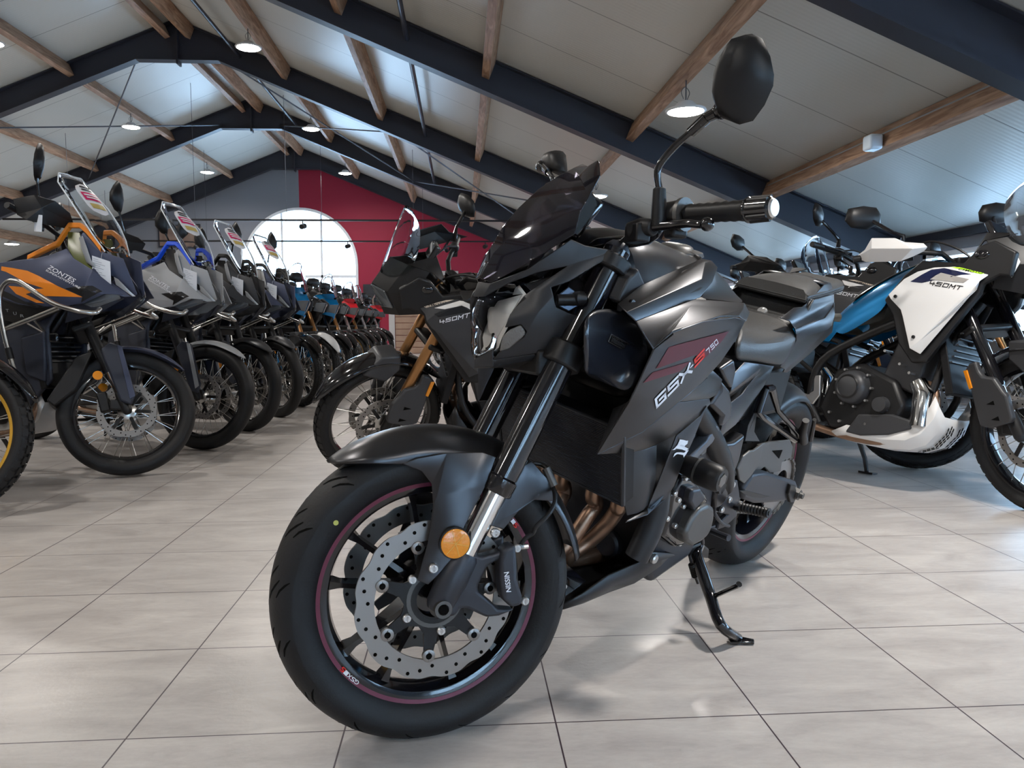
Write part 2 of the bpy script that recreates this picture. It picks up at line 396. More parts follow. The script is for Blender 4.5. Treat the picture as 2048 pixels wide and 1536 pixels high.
# steel portal frames
def portal(k):
    y = SP*k if k < 5 else YF-.12
    m = MB(); d = 0.325; fw = 0.17; tf = 0.014
    for s in (-1, 1):
        xe = XR+s*(XW-XR-.02); hz = 4.90
        n = Vector((s*SL, 0, 1)).normalized()
        top0 = Vector((XR, y, ZR-.01)); top1 = Vector((xe, y, ZR-.01-SL*abs(xe-XR)))
        dz = d/ n.z
        xh = XR+s*0.63; zl = lambda x: ZR-.01-dz-SL*abs(x-XR)
        hz = zl(xh)
        web = [(XR, y, ZR-.01), (xe, y, top1.z), (xe, y, zl(xe)), (xh, y, hz), (XR, y, hz)]
        m.prism([(p[0], p[1]-.005, p[2]) for p in web], (0, .01, 0))
        m.prism([(XR, y-fw/2, ZR-.01), (xe, y-fw/2, top1.z), (xe, y-fw/2, top1.z-tf), (XR, y-fw/2, ZR-.01-tf)], (0, fw, 0))
        m.prism([(xh, y-fw/2, hz), (xe, y-fw/2, zl(xe)), (xe, y-fw/2, zl(xe)-tf), (xh, y-fw/2, hz-tf)], (0, fw, 0))
        m.prism([(XR, y-fw/2, hz), (xh, y-fw/2, hz), (xh, y-fw/2, hz-tf), (XR, y-fw/2, hz-tf)], (0, fw, 0))
        m.box((xe-s*.17, y, ZE/2-.1), (.01, .16, ZE-.2)) if False else None
        # column
        m.box((xe-s*.165, y, (zl(xe))/2), (.30, .01, zl(xe))); m.box((xe-s*.31, y, zl(xe)/2), (.012, fw, zl(xe))); m.box((xe-s*.02, y, zl(xe)/2), (.012, fw, zl(xe)))
    m.box((XR, y, ZR-.36), (.03, fw, .66))
    # bolts of the ridge plate
    for s in (-1, 1):
        for zz in (5.4, 5.2, 5.05):
            m.cyl((XR+s*.05, y-.02, zz), (XR+s*.05, y+.02, zz), .014, n=8)
    o = m.build('steel_portal_frame', M_STEEL, smooth=False, weld=0)
    return o
pl = {0: 'anthracite steel portal frame above and just beside the camera', 1: 'steel portal frame crossing the top right corner of the photo, nearest in view',
      2: 'steel portal frame running from top centre down behind the naked bike mirror', 3: 'steel portal frame with the nearest visible ridge at upper left',
      4: 'steel portal frame with second visible ridge, behind the crossing tie rods', 5: 'steel portal frame standing flat against the far gable wall'}
for k in range(0, 6):
    tag(portal(k), pl[k], 'roof beam', 'steel portal frames')
# timber purlins run between the frames, one piece per bay
pw, ph = 0.085, 0.20
def purlin(x, k):
    y0 = SP*k+.012; y1 = SP*(k+1)-.012
    if k == 4: y1 = YF-.215
    s = 1 if x > XR else -1; n = Vector((s*SL, 0, 1)).normalized(); t = Vector((n.z, 0, -n.x))
    c = Vector((x, 0, roofz(x)))-n*(ph/2+.004)
    a = [c+t*pw/2*i+n*ph/2*j for i, j in ((-1, -1), (1, -1), (1, 1), (-1, 1))]
    m = MB(); m.prism([(p.x, y0, p.z) for p in a], (0, y1-y0, 0)); return m.build('timber_purlin', M_WOOD, smooth=False, bevel=0.003)
px = {-12.1: 'outermost on the left', -10.6: 'fifth left of the ridge', -9.2: 'third left of the ridge', -7.68: 'second left of the ridge', -6.1: 'first left of the ridge', -4.62: 'left of the ridge pair', -4.16: 'right of the ridge pair',
      -2.69: 'first right of the ridge', -1.19: 'second right of the ridge', 0.36: 'third right of the ridge', 1.93: 'fourth right of the ridge', 3.45: 'lowest on the right'}
bn = {0: 'in the bay over the camera', 1: 'in the first bay in view', 2: 'in the second bay in view', 3: 'in the bay with the crossing tie rods', 4: 'in the last bay at the gable wall'}
for x, d1 in px.items():
    for k in range(0, 5):
        if x < -7.9 and k < 2: continue
        tag(purlin(x, k), 'timber purlin %s, %s' % (d1, bn[k]), 'roof purlin', 'timber purlins under the roof')
# round tie rods crossing under the roof in the bay between the third and fourth frame
M_ROD = mat('galvanised rod', (0.10, 0.11, 0.13), 0.4, 0.6)
def rodp(x, k): return Vector((x, SP*k, roofz(x)-.30))
for xa, xb, d1 in ((-5.0, -7.8, 'left of the ridge'), (-3.8, -1.0, 'right of the ridge'), (-1.0, 1.9, 'low on the right slope')):
    for (p, q, d2) in ((rodp(xa, 3), rodp(xb, 4), 'running down away from the viewer'), (rodp(xb, 3), rodp(xa, 4), 'running up away from the viewer')):
        m = MB(); m.cyl(p, q, .013, n=8); tag(m.build('tie_rod', M_ROD), 'thin steel tie rod %s, %s' % (d1, d2), 'tie rod', 'crossing tie rods')
for xa, d1 in ((-3.45, 'near the ridge'), (-0.55, 'half way down the right slope')):
    for k in (1, 2, 3):
        m = MB(); z = roofz(xa)-.16; m.cyl((xa, SP*k, z), (xa, SP*(k+1), z), .028, n=10)
        tag(m.build('steel_strut', M_STEEL), 'steel strut %s, %s' % (d1, bn[k]), 'roof strut')
# ceiling lamps
M_LAMPON = mat('lit lamp diffuser', (1, 1, 1), 0.5, emit=(1.0, 0.97, 0.93), es=28)
M_LAMPH = mat('white lamp housing', (0.6, 0.6, 0.6), 0.4)
def lamp(x, y, z, label):
    t = thing('ceiling_lamp', label, 'ceiling lamp', (x, y, z), group='round high bay lamps under the purlins')
    m = MB(); m.lathe([(0.0, .075), (.06, .075), (.085, .05), (.095, .02), (.165, .012), (.168, 0.0), (.15, -.006), (.14, 0.004)], n=36, axis='z'); m.build('lamp_housing', M_LAMPH, t)
    m = MB(); m.lathe([(0.0, -.022), (.10, -.020), (.143, -.008), (.143, .002), (0, .002)], n=36, axis='z'); m.build('lamp_diffuser', M_LAMPON, t)
    m = MB(); m.cyl((0, 0, .07), (0, 0, roofz(x)-z-.2), .006, n=6); m.tube([(-.02, 0, .1), (-.035, .01, .16), (.0, .02, .2), (.03, .0, .15), (.01, 0, .09)], .003, 6, sub=4); m.build('lamp_hanger', M_ROD, t)
    ld = bpy.data.lights.new('lamp_light', 'AREA'); ld.shape = 'DISK'; ld.size = .28; ld.energy = LAMP_W; ld.color = (1.0, 0.945, 0.885); ld.spread = R(165)
    lo = bpy.data.objects.new('lamp_light', ld); C.objects.link(lo); lo.parent = t; lo.location = (0, 0, -.03)
lrow = {-6.02: (4.45, 'left of the ridge'), -2.76: (4.45, 'right of the ridge'), 1.86: (2.55, 'low on the right slope'), -10.6: (2.75, 'low on the left slope')}
lk = {-2: 'far behind the camera', -1: 'behind the camera', 0: 'in the bay over the camera', 1: 'in the first bay in view', 2: 'in the second bay in view', 3: 'in the bay with tie rods', 4: 'in the last bay before the gable'}
for x, (z, d1) in lrow.items():
    for k in range(-1, 5):
        lamp(x, SP*(k+.5), z, 'round lit ceiling lamp %s, %s' % (d1, lk[k]))
# lighting tracks hung near the gable
M_TRACK = mat('black track', (0.012, 0.012, 0.014), 0.5)
for y, z, xs, d1, hx in ((15.2, 2.80, (-8.5, 2.2), 'nearer', (-5.5, -3.0, 1.5)), (19.0, 2.80, (-9.5, 2.6), 'farther', (-6.2, -2.7, .6))):
    t = thing('lighting_track', 'thin black horizontal lighting track, the %s of the two crossing the arched window' % d1, 'lighting track', (0, y, z))
    m = MB(); m.box(((xs[0]+xs[1])/2, 0, 0), (xs[1]-xs[0], .035, .035)); m.build('rail', M_TRACK, t, smooth=False)
    for x in (xs[0]+1.2, xs[0]+3.5, -3.3, -.9, 1.6):
        m = MB(); m.cyl((x, 0, .015), (x, 0, roofz(x)-z-.01), .004, n=6); m.build('hanging_wire', M_ROD, t)
    for x in hx:
        m = MB(); m.cyl((x, 0, -.02), (x, 0, -.08), .012, n=8); m.cyl((x-.02, -.05, -.13), (x+.02, .07, -.10), .05, n=14); m.build('spot_head', M_TRACK, t)
# emergency light and conduit on the lowest right purlin
xe = 3.45-.06
m = MB(); m.cyl((xe, SP+.1, roofz(3.45)-.05), (xe, 2*SP-.1, roofz(3.45)-.05), .011, n=8)
tag(m.build('cable_conduit', mat('grey conduit', (.3, .3, .3), .5)), 'grey cable conduit along the lowest right purlin', 'cable')
t = thing('emergency_light', 'small white emergency spot on the lowest right purlin beside the conduit', 'emergency light', (xe-.06, 6.15, roofz(3.45)-.12))
m = MB(); m.box((0.03, 0, 0), (.07, .12, .12)); m.build('housing', mat('grey housing', (.25, .24, .23), .5), t, bevel=.01)
m = MB(); m.box((-.05, -.06, -.01), (.11, .13, .12)); m.build('lamp_lens', mat('frosted lens', (.7, .8, .9), .3), t, bevel=.02)
# door frame, poster and counter at the gable
yy = YF-.02
t = thing('door_1', 'wide door frame in the red far wall', 'door', (-1.9, yy, 0)); t['kind'] = 'structure'
del t['label']; del t['category']
md = mat('beige door frame', (.45, .42, .40), .5); mbk = mat('brown timber wall', (.30, .19, .13), .6, var=(3, .4))
m = MB(); m.box((0, 0, 1.05), (.16, .08, 2.1)); m.box((1.75, 0, 1.05), (.16, .08, 2.1)); m.box((.875, 0, 2.16), (1.91, .08, .2)); m.build('door_frame', md, t, smooth=False)
m = MB()
for i in range(12): m.box((.875, .0, .09+i*.168), (1.56, .05, .155))
m.build('door_leaf', mbk, t, smooth=False)
m = MB(); m.box((-2.45, yy-.02, 1.25), (.42, .05, 1.3)); tag(m.build('wall_poster', mat('dark poster', (.03, .03, .035), .4, var=(5, .8)), smooth=False), 'dark framed poster on the red wall beside the arched window', 'poster')

t = thing('wall_picture', 'wide brown picture high on the grey far wall, left of the arched window', 'picture', (-7.5, YF-.03, 3.2))
m = MB(); m.box((0, 0, 0), (1.1, .04, .62)); m.build('picture_frame', M_STEEL, t, smooth=False)
m = MB(); m.box((0, -.022, 0), (1.02, .006, .54)); m.build('picture_print', mat('brown picture print', (.22, .15, .12), .5, var=(4, .7)), t, smooth=False)

# ================= the black naked motorcycle in front =================
def bike_matrix(x, y, yaw, lean): return Matrix.Translation((x, y, 0)) @ Matrix.Rotation(yaw, 4, 'Z') @ Matrix.Rotation(-lean, 4, 'X')
def steer_matrix(st, wb, trail, rake):
    a = Vector((-math.sin(R(rake)), 0, math.cos(R(rake)))); o = Vector((wb+trail, 0, 0))
    return Matrix.Translation(o) @ Matrix.Rotation(st, 4, a) @ Matrix.Translation(-o)
def circ_pts(c, r, y, n=24, a0=0): return [(c[0]+r*math.cos(a0+2*PI*i/n), y, c[2]+r*math.sin(a0+2*PI*i/n)) for i in range(n)]
def ring_plate(outer, inner, y0, y1):
    """flat plate between two closed loops (equal counts) of (x,z)."""
    n = len(outer); m = MB(); vs = []
    for y in (y0, y1):
        vs += [(p[0], y, p[1]) for p in outer]; vs += [(p[0], y, p[1]) for p in inner]
    f = []
    for i in range(n):
        j = (i+1) % n
        f += [(i, j, n+j, n+i), (2*n+j, 2*n+i, 3*n+i, 3*n+j), (j, i, 2*n+i, 2*n+j), (n+i, n+j, 3*n+j, 3*n+i)]
    m.add(vs, f); return m
def tyre_profile(rr, rt, w, crown=1.0):
    """closed section: bead radius rr, tread radius rt, half width w."""
    P = [(rr, -w*.62), (rr+.012, -w*.80), (rr+(rt-rr)*.35, -w*.99), (rr+(rt-rr)*.55, -w)]
    for i in range(-8, 9):
        a = i/8*R(72); P.append((rt-(rt-rr)*.42*(1-math.cos(a))/(1-math.cos(R(72)))*crown, w*math.sin(a)/math.sin(R(72))*.985))
    P += [(rr+(rt-rr)*.55, w), (rr+(rt-rr)*.35, w*.99), (rr+.012, w*.80), (rr, w*.62), (rr-.004, w*.3), (rr-.004, -w*.3)]
    return P
def tread_y(rr, rt, w, u):
    a = u*R(72); return (rt-(rt-rr)*.42*(1-math.cos(a))/(1-math.cos(R(72))), w*math.sin(a)/math.sin(R(72))*.985)
def grooves(rr, rt, w, defs, reps, lift=0.0004):
    """defs: list of [(angle, u, halfwidth)...] strips laid in the tread."""
    m = MB()
    for k in range(reps):
        b = 2*PI*k/reps
        for sgn in (1, -1):
            for d in defs:
                rows = []
                for i, (a, u, hw) in enumerate(d):
                    a2, u2, _ = d[min(i+1, len(d)-1)]; a1, u1, _ = d[max(i-1, 0)]
                    da, du = (a2-a1)*rt, (u2-u1)*w; L = math.hypot(da, du) or 1
                    row = []
                    for s in (-1, 1):
                        aa = a - s*hw*du/L/rt; uu = u + s*hw*da/L/w
                        r, y = tread_y(rr, rt, w, max(-1, min(1, uu*sgn)))
                        t = b+aa*1+(PI/reps if sgn < 0 else 0); r += lift
                        row.append((r*math.cos(t), y*(1+.004), r*math.sin(t)))
                    rows.append(row)
                m.grid(rows)
    return m
def brake_disc(r0, r1, y, th, waves=12, holes=36):
    n = waves*12; O = []; I = []
    for i in range(n):
        a = 2*PI*i/n; ph = (i % 12)/12
        O.append(((r1-0.0055*(0.5+0.5*math.cos(2*PI*ph))**2.2*1.0)*math.cos(a), (r1-0.0055*(0.5+0.5*math.cos(2*PI*ph))**2.2)*math.sin(a)))
        I.append((r0*math.cos(a), r0*math.sin(a)))
    return ring_plate(O, I, y-th/2, y+th/2)
def disc_holes(r0, r1, y, th, n=12):
    m = MB()
    for k in range(n):
        for j, (rf, da) in enumerate(((.28, 0), (.55, .33), (.80, .62))):
            a = 2*PI*(k+da)/n; r = r0+(r1-r0)*rf; c = (r*math.cos(a), y, r*math.sin(a))
            m.cyl((c[0], y-th*.55, c[2]), (c[0], y+th*.55, c[2]), .0036, n=10)
    return m
SPOSE = (.9105, 2.5835, R(224.9), R(14.8), R(-31.8))
SB = bike_matrix(*SPOSE[:4]); ST = steer_matrix(SPOSE[4], 1.455, .104, 25.2)
bike = thing('motorcycle', 'satin black naked motorcycle with burgundy decals, smoked screen, front wheel turned to viewer', 'motorcycle', mw=SB)
FWc = Vector((1.455, 0, .300)); RWc = Vector((0, 0, .316))
def cast_wheel(parent, c, xf, rr, rt, w, discs, spokes=10, front=True, y_sp=.0):
    X = (xf if xf is not None else Matrix()) @ Matrix.Translation(c)
    m = MB(); rb = rr
    # rim barrel
    m.lathe([(rb+.010, -w*.64), (rb+.004, -w*.56), (rb-.010, -w*.50), (rb-.016, -w*.2), (rb-.020, 0), (rb-.016, w*.2), (rb-.010, w*.50), (rb+.004, w*.56), (rb+.010, w*.64),
             (rb-.004, w*.645), (rb-.018, w*.56), (rb-.024, w*.25), (rb-.028, 0), (rb-.024, -w*.25), (rb-.018, -w*.56), (rb-.004, -w*.645)], n=96, closed=True)
    # hub
    m.lathe([(.012, -.055), (.036, -.055), (.040, -.04), (.030, -.015), (.030, .015), (.040, .04), (.036, .055), (.012, .055)], n=32, closed=True)
    for k in range(spokes):
        a = 2*PI*k/spokes+(.0 if k % 2 else .10); ca, sa = math.cos(a), math.sin(a)
        def P(r, t, y): return (r*ca - t*sa, y, r*sa + t*ca)
        rows = []
        for r, t, h in ((.028, .011, .030), (.07, .008, .024), (.12, .0065, .017), (rb-.045, .0065, .014), (rb-.018, .013, .020)):
            rows.append([P(r, -t, -h), P(r, -t*.7, h), P(r, t*.7, h), P(r, t, -h), P(r, -t, -h)])
        m.grid(rows)
    m.xf(X); wheel = m.build('front_wheel' if front else 'rear_wheel', M_GLOSS, parent, ang=40)
    m = MB(); m.lathe(tyre_profile(rr, rt, w), n=128, closed=True); m.xf(X); ty = m.build('tyre', M_RUBBER, wheel, ang=50)
    if front:
        D = [[(0.00, .16, .0012), (.05, .26, .0022), (.10, .42, .0022), (.145, .56, .0010)],
             [(.03, .52, .001), (.08, .62, .0020), (.125, .78, .0020), (.15, .90, .0008)],
             [(.13, .10, .0008), (.16, .16, .0018), (.20, .30, .0018), (.225, .38, .0008)]]
        g = grooves(rr, rt, w, D, 16)
    else:
        D = [[(0.00, .10, .0012), (.06, .25, .0028), (.13, .50, .0028), (.18, .75, .0012)], [(.10, .15, .001), (.16, .28, .002), (.2, .42, .001)]]
        g = grooves(rr, rt, w, D, 14)
    g.xf(X); g.build('tread_groove', M_GROOVE, wheel)['kind'] = 'stuff'
    m = MB(); rs = rb-.004
    m.lathe([(rb+.003, .0405 if front else w*.66), (rb-.005, .0390 if front else w*.645)], n=96); m.lathe([(rb+.003, -(.0405 if front else w*.66)), (rb-.005, -(.0390 if front else w*.645))], n=96)
    m.xf(X); m.build('rim_stripe', M_STRIPE, wheel)
    m = MB(); m.lathe([(rr+.0265, w*.992), (rr+.0250, w*.997)], n=96); m.xf(X)
    for y in discs:
        s = 1 if y > 0 else -1
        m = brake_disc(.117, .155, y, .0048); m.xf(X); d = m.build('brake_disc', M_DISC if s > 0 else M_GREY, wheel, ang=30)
        h = disc_holes(.119, .155, y, .0056); h.xf(X); h.build('disc_hole', M_GROOVE, wheel)['kind'] = 'stuff'
        m = MB()
        # star carrier between the hub and the ring
        n = 7; pts = []
        for k in range(n):
            for da, r in ((-.5, .060), (-.22, .070), (-.10, .104), (.10, .104), (.22, .070)):
                a = 2*PI*(k+da)/n+.3; pts.append((r*math.cos(a), y-s*.004, r*math.sin(a)))
        inn = []
        for k in range(n):
            for da in (-.5, -.22, -.10, .10, .22):
                a = 2*PI*(k+da)/n+.3; inn.append((.040*math.cos(a), .040*math.sin(a)))
        q = ring_plate([(p[0], p[2]) for p in pts], inn, y-s*.006, y-s*.001); m.add(q.v, q.f)
        m.lathe([(.036, y-s*.03), (.046, y-s*.012), (.046, y-s*.002), (.036, y-s*.002)], n=28)
        m.xf(X); m.build('disc_carrier', M_MATTE, wheel)
        if s > 0:
            for k in range(n):
                a = 2*PI*k/n+.3; c0 = X @ Vector((.109*math.cos(a), y+.002, .109*math.sin(a))); nn = (X.to_3x3() @ Vector((0, 1, 0)))
                b = MB(); b.tube([c0-nn*.004, c0+nn*.003, c0+nn*.004, c0+nn*.004, c0-nn*.002], [.0125, .0125, .011, .006, .0055], 16); b.build('bobbin', M_DISC, wheel); b = MB(); b.tube([c0+nn*.0035, c0+nn*.0043], .0062, 12); b.build('bobbin_bore', M_GROOVE, wheel)
            for k in range(5):
                a = 2*PI*k/5+.72; c0 = X @ Vector((.063*math.cos(a), y+.002, .063*math.sin(a))); bolt(c0, .0085, nn, M_SILVER, wheel, 'disc_bolt')
            # speed sensor ring
            b = MB(); b.lathe([(.048, y), (.056, y)], n=32); b.xf(X); b.build('sensor_ring', M_GREY, wheel)
    if not front:
        pass
    return wheel, X
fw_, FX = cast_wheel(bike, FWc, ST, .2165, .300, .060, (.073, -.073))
def arc_text(s, X, r, w, y, a0, da, material, parent, h=.010):
    for i, ch in enumerate(s):
        if ch == ' ': continue
        a = a0+da*i; c = Vector((r*math.cos(a), y, r*math.sin(a))); t = Vector((-math.sin(a), 0, math.cos(a)))*(1 if da > 0 else -1); n = Vector((math.cos(a), 0, math.sin(a)))
        q = [c-t*w/2-n*h/2, c+t*w/2-n*h/2, c+t*w/2+n*h/2, c-t*w/2+n*h/2]
        lettering(ch, [X @ p for p in q], material, parent, name='rim_lettering')
FXR = .2125
for a0 in (R(-50), R(132)):
    arc_text('GSX-', FX, FXR, .009, .0412, a0, .045, M_WHITE, fw_, .008)
    arc_text('S', FX, FXR, .010, .0412, a0+.045*4, .045, M_REDP, fw_, .009)
m = MB(); q = Vector((math.cos(R(38))*.243, .0592, math.sin(R(38))*.243)); m.cyl(q, q+Vector((0, .0008, 0)), .0048, n=18); m.xf(FX); m.build('paint_dot', mat('yellow green paint', (.45, .45, .10), .5), fw_)
# axle nut
m = MB(); m.lathe([(.0, .106), (.010, .106), (.0105, .134), (.0165, .134), (.0165, .118), (.022, .112)], n=6 if False else 32); m.xf(FX); m.build('axle_nut', M_GREY, bike)
m = MB(); m.lathe([(.0098, .1345), (.0098, .108)], n=6); m.lathe([(0, .1346), (.0095, .1346)], n=6); m.xf(FX); m.build('axle_hex_recess', M_GROOVE, bike, smooth=False)
# ---- fork ----
AXD = Vector((-math.sin(R(25.2)), 0, math.cos(R(25.2))))
for s in (1, -1):
    o = FWc+Vector((0, .103*s, 0))
    m = MB(); m.tube([o+AXD*t for t in (.232, .236, .262, .266, .50, .76)], [.0285, .031, .031, .0275, .0275, .0275], 28); m.xf(ST)
    leg = m.build('fork_leg', M_GLOSS, bike)
    m = MB(); m.tube([o+AXD*.09, o+AXD*.24], .0215, 28); m.xf(ST); m.build('fork_stanchion', M_CHROME, leg)
    m = MB(); m.tube([o+AXD*t for t in (-.012, .0, .05, .10, .108)], [.020, .026, .030, .0285, .024], 24); m.xf(ST); m.build('axle_clamp', M_ALU, leg)
    m = MB(); m.tube([o+AXD*t for t in (.755, .765, .775)], [.0275, .026, .019], 24); m.xf(ST); m.build('fork_cap', M_ALU, leg)
K_OUT = [(1.402,0.100,0.400), (1.381,0.100,0.391), (1.355,0.100,0.397), (1.332,0.100,0.405), (1.324,0.100,0.390), (1.356,0.100,0.379), (1.369,0.100,0.371), (1.384,0.100,0.337), (1.384,0.100,0.325), (1.352,0.100,0.299), (1.343,0.100,0.289), (1.307,0.100,0.284), (1.340,0.100,0.274), (1.365,0.100,0.273), (1.404,0.100,0.293), (1.418,0.100,0.294), (1.425,0.100,0.281), (1.446,0.100,0.278), (1.465,0.100,0.285), (1.471,0.100,0.298), (1.458,0.100,0.328), (1.450,0.100,0.342), (1.433,0.100,0.379)]
slab('caliper_bracket', K_OUT, .088, .118, M_ALU, bike, ST, bevel=.006)
slab('caliper_bracket', K_OUT, .088, .118, M_ALU, bike, ST, bevel=.006, mirror=True)
CAL = [(1.344,0.130,0.406), (1.335,0.130,0.412), (1.318,0.130,0.416), (1.312,0.130,0.349), (1.299,0.130,0.315), (1.298,0.130,0.298), (1.320,0.130,0.293), (1.340,0.130,0.311), (1.347,0.130,0.352), (1.348,0.130,0.384)]
cal = slab('brake_caliper', CAL, .094, .132, M_ALU, bike, ST, bevel=.008)
slab('caliper_inner_half', CAL, .040, .062, M_ALU, cal, ST, bevel=.006)
slab('caliper_body', [(1.323,0.100,0.395), (1.305,0.100,0.394), (1.290,0.100,0.292), (1.310,0.100,0.290)], .05, .10, M_MATTE, cal, ST, bevel=.006)
lettering('NISSIN', [ST @ Vector(p) for p in ((1.324,0.133,0.326), (1.331,0.133,0.365), (1.341,0.133,0.364), (1.334,0.133,0.326))], M_WHITE, cal)
for q in ((1.313,0.120,0.406), (1.290,0.120,0.302)): bolt(ST @ Vector(q), .008, ST.to_3x3() @ Vector((0, 1, 0)), M_SILVER, cal)
cal2 = slab('brake_caliper', CAL, .094, .132, M_ALU, bike, ST, bevel=.008, mirror=True)
# bleed nipple and hose from the caliper
m = MB(); m.tube([(1.304,0.110,0.405), (1.293,0.100,0.402), (1.282,0.100,0.403)], .005, 8); m.xf(ST); m.build('bleed_nipple', M_SILVER, cal)
m = MB(); m.tube([(1.300,0.100,0.402), (1.291,0.105,0.419), (1.277,0.110,0.432), (1.276,0.120,0.446), (1.251,0.120,0.470), (1.236,0.110,0.488), (1.231,0.100,0.501), (1.228,0.080,0.517), (1.231,0.060,0.544), (1.239,0.045,0.553), (1.256,0.040,0.556)], .0045, 10, sub=5); m.xf(ST); m.build('brake_hose', M_MATTE, bike)
m = MB(); m.tube([(1.241,0.070,0.551), (1.226,0.080,0.517)], .009, 10); m.xf(ST); m.build('hose_sleeve', M_GREY, bike)
# ---- front fender ----
def arch(name, r, a0, a1, hw, drop, material, parent, xf, c=FWc, n=28, tip0=0.0, tip1=0.0, sol=.003, dropf=None):
    rows = []
    for i in range(n+1):
        t = i/n; a = R(a0+(a1-a0)*t); k = 1.0
        if tip0 and t < tip0: k = math.sin(PI/2*(t/tip0))**.55
        if tip1 and t > 1-tip1: k = math.sin(PI/2*((1-t)/tip1))**.55
        row = []; dr = drop*max(k, .3) if dropf is None else dropf(t)
        for j in range(-6, 7):
            u = j/6; y = hw*u*max(k, .12); rr = r-dr*abs(u)**2.6
            row.append((c[0]+rr*math.cos(a), y, c[2]+rr*math.sin(a)))
        rows.append(row)
    m = MB(); m.grid(rows); m.xf(xf) if xf is not None else None
    return m.build(name, material, parent, sol=sol, ang=60)
def _fd(t):
    K_ = [(0, .002), (.03, .012), (.08, .026), (.14, .043), (.19, .054), (.45, .060), (.62, .050), (.8, .034), (1, .030)]
    for (a, u), (b, v) in zip(K_, K_[1:]):
        if t <= b: return u+(v-u)*(t-a)/(b-a)
    return .03
fen = arch('front_fender', .326, 51, 168, .076, .030, M_SATIN, bike, ST, tip0=.13, n=44, dropf=_fd)
W = dict(w1=(1.532,0.075,0.561), w2=(1.496,0.080,0.548), w3=(1.477,0.084,0.525), w4=(1.473,0.088,0.487), w5=(1.482,0.098,0.418), w6=(1.501,0.108,0.350), w7=(1.481,0.112,0.342), w7b=(1.465,0.114,0.358), w8=(1.439,0.116,0.390), w9=(1.417,0.114,0.451), w10=(1.380,0.110,0.524), w11=(1.359,0.103,0.579), w12=(1.385,0.098,0.587), w13=(1.452,0.090,0.584), w14=(1.507,0.080,0.572), w15=(1.469,0.094,0.501), w16=(1.418,0.112,0.525))
g = W.get
panel('fender_side', [[g('w1'), g('w2'), g('w14')], [g('w14'), g('w2'), g('w3'), g('w13')], [g('w3'), g('w4'), g('w15'), g('w13')], [g('w13'), g('w15'), g('w16'), g('w12')], [g('w12'), g('w16'), g('w11')], [g('w16'), g('w10'), g('w11')],
  [g('w4'), g('w5'), g('w9'), g('w10'), g('w16'), g('w15')], [g('w5'), g('w6'), g('w7'), g('w7b'), g('w8'), g('w9')]], M_SATIN, fen, ST, both=True, thick=.003, bevel=.004)
panel('fender_rear_stay', [[(1.318,0.100,0.532), (1.298,0.090,0.559), (1.278,0.080,0.568), (1.225,0.078,0.516), (1.222,0.080,0.486), (1.268,0.085,0.491)], [(1.318,0.100,0.532), (1.268,0.085,0.491), (1.307,0.100,0.472), (1.340,0.112,0.441), (1.365,0.112,0.449)]], M_SATIN, fen, ST, both=True)
rf = ST @ Vector((1.437,0.118,0.421)); nn = ST.to_3x3() @ Vector((0, 1, 0))
m = MB(); m.tube([rf, rf+nn*.007], .0300, 40); rb_ = m.build('reflector_rim', M_MATTE, bike)
m = MB(); m.tube([rf+nn*.006, rf+nn*.0095, rf+nn*.0105], [.0275, .0275, .0255], 40); m.build('amber_reflector', M_AMBER, rb_)
m = MB()
for k in range(3):
    a = k*PI/3+.2; e = ST.to_3x3() @ Vector((math.cos(a), 0, math.sin(a))); f_ = ST.to_3x3() @ Vector((-math.sin(a), 0, math.cos(a)))
    m.prism([rf+nn*.0107+e*.025+f_*.0006, rf+nn*.0107-e*.025+f_*.0006, rf+nn*.0107-e*.025-f_*.0006, rf+nn*.0107+e*.025-f_*.0006], nn*.0005)
m.build('reflector_ridge', mat('pale amber', (.8, .42, .08), .3), rb_, weld=0)
for q in ((1.474,0.116,0.374), (1.358,0.118,0.437)): bolt(ST @ Vector(q), .0092, nn, M_SILVER, fen)
# ---- triple clamps, stem ----
def oval_plate(o, t0, t1, hw, rad, y=.103):
    P = []
    for s in (1, -1):
        for k in range(9):
            a = PI/2*s*0 + (-PI/2+PI*k/8 if s > 0 else PI/2+PI*k/8)
            P.append(Vector((rad*math.sin(a)*1.0, s*y + rad*math.cos(a)*(1 if s > 0 else 1), 0)))
    return P
E_U = Vector((math.cos(R(25.2)), 0, math.sin(R(25.2))))
def clamp(t, h, name):
    m = MB(); o = FWc+AXD*t; P = []
    for k in range(13):
        a = -PI/2+PI*k/12; P.append(o+Vector((0, .103, 0))+E_U*(-.040*math.sin(a))+Vector((0, .040*math.cos(a), 0)))
    for k in range(13):
        a = PI/2-PI*k/12; P.append(o-Vector((0, .103, 0))+E_U*(-.040*math.sin(a))-Vector((0, .040*math.cos(a), 0)))
    P.insert(13, o-E_U*.065); m.prism(P, AXD*h); m.xf(ST); return m.build(name, M_MATTE, bike, bevel=.004)
clamp(.505, .045, 'lower_triple_clamp'); clamp(.715, .030, 'upper_triple_clamp')
m = MB(); m.tube([FWc+AXD*.50-E_U*.034, FWc+AXD*.74-E_U*.034], .028, 20); m.xf(ST); m.build('steering_stem', M_MATTE, bike)
for q in ((1.269,0.090,0.760), (1.271,0.080,0.747), (1.246,0.085,0.759)): bolt(ST @ Vector(q), .0085, ST.to_3x3() @ Vector((.5, .8, 0)), M_SILVER, bike)
m = MB(); m.box(FWc+AXD*.50+E_U*.02, (.05, .20, .05)); m.xf(ST); m.build('clamp_bracket', M_MATTE, bike, bevel=.006)
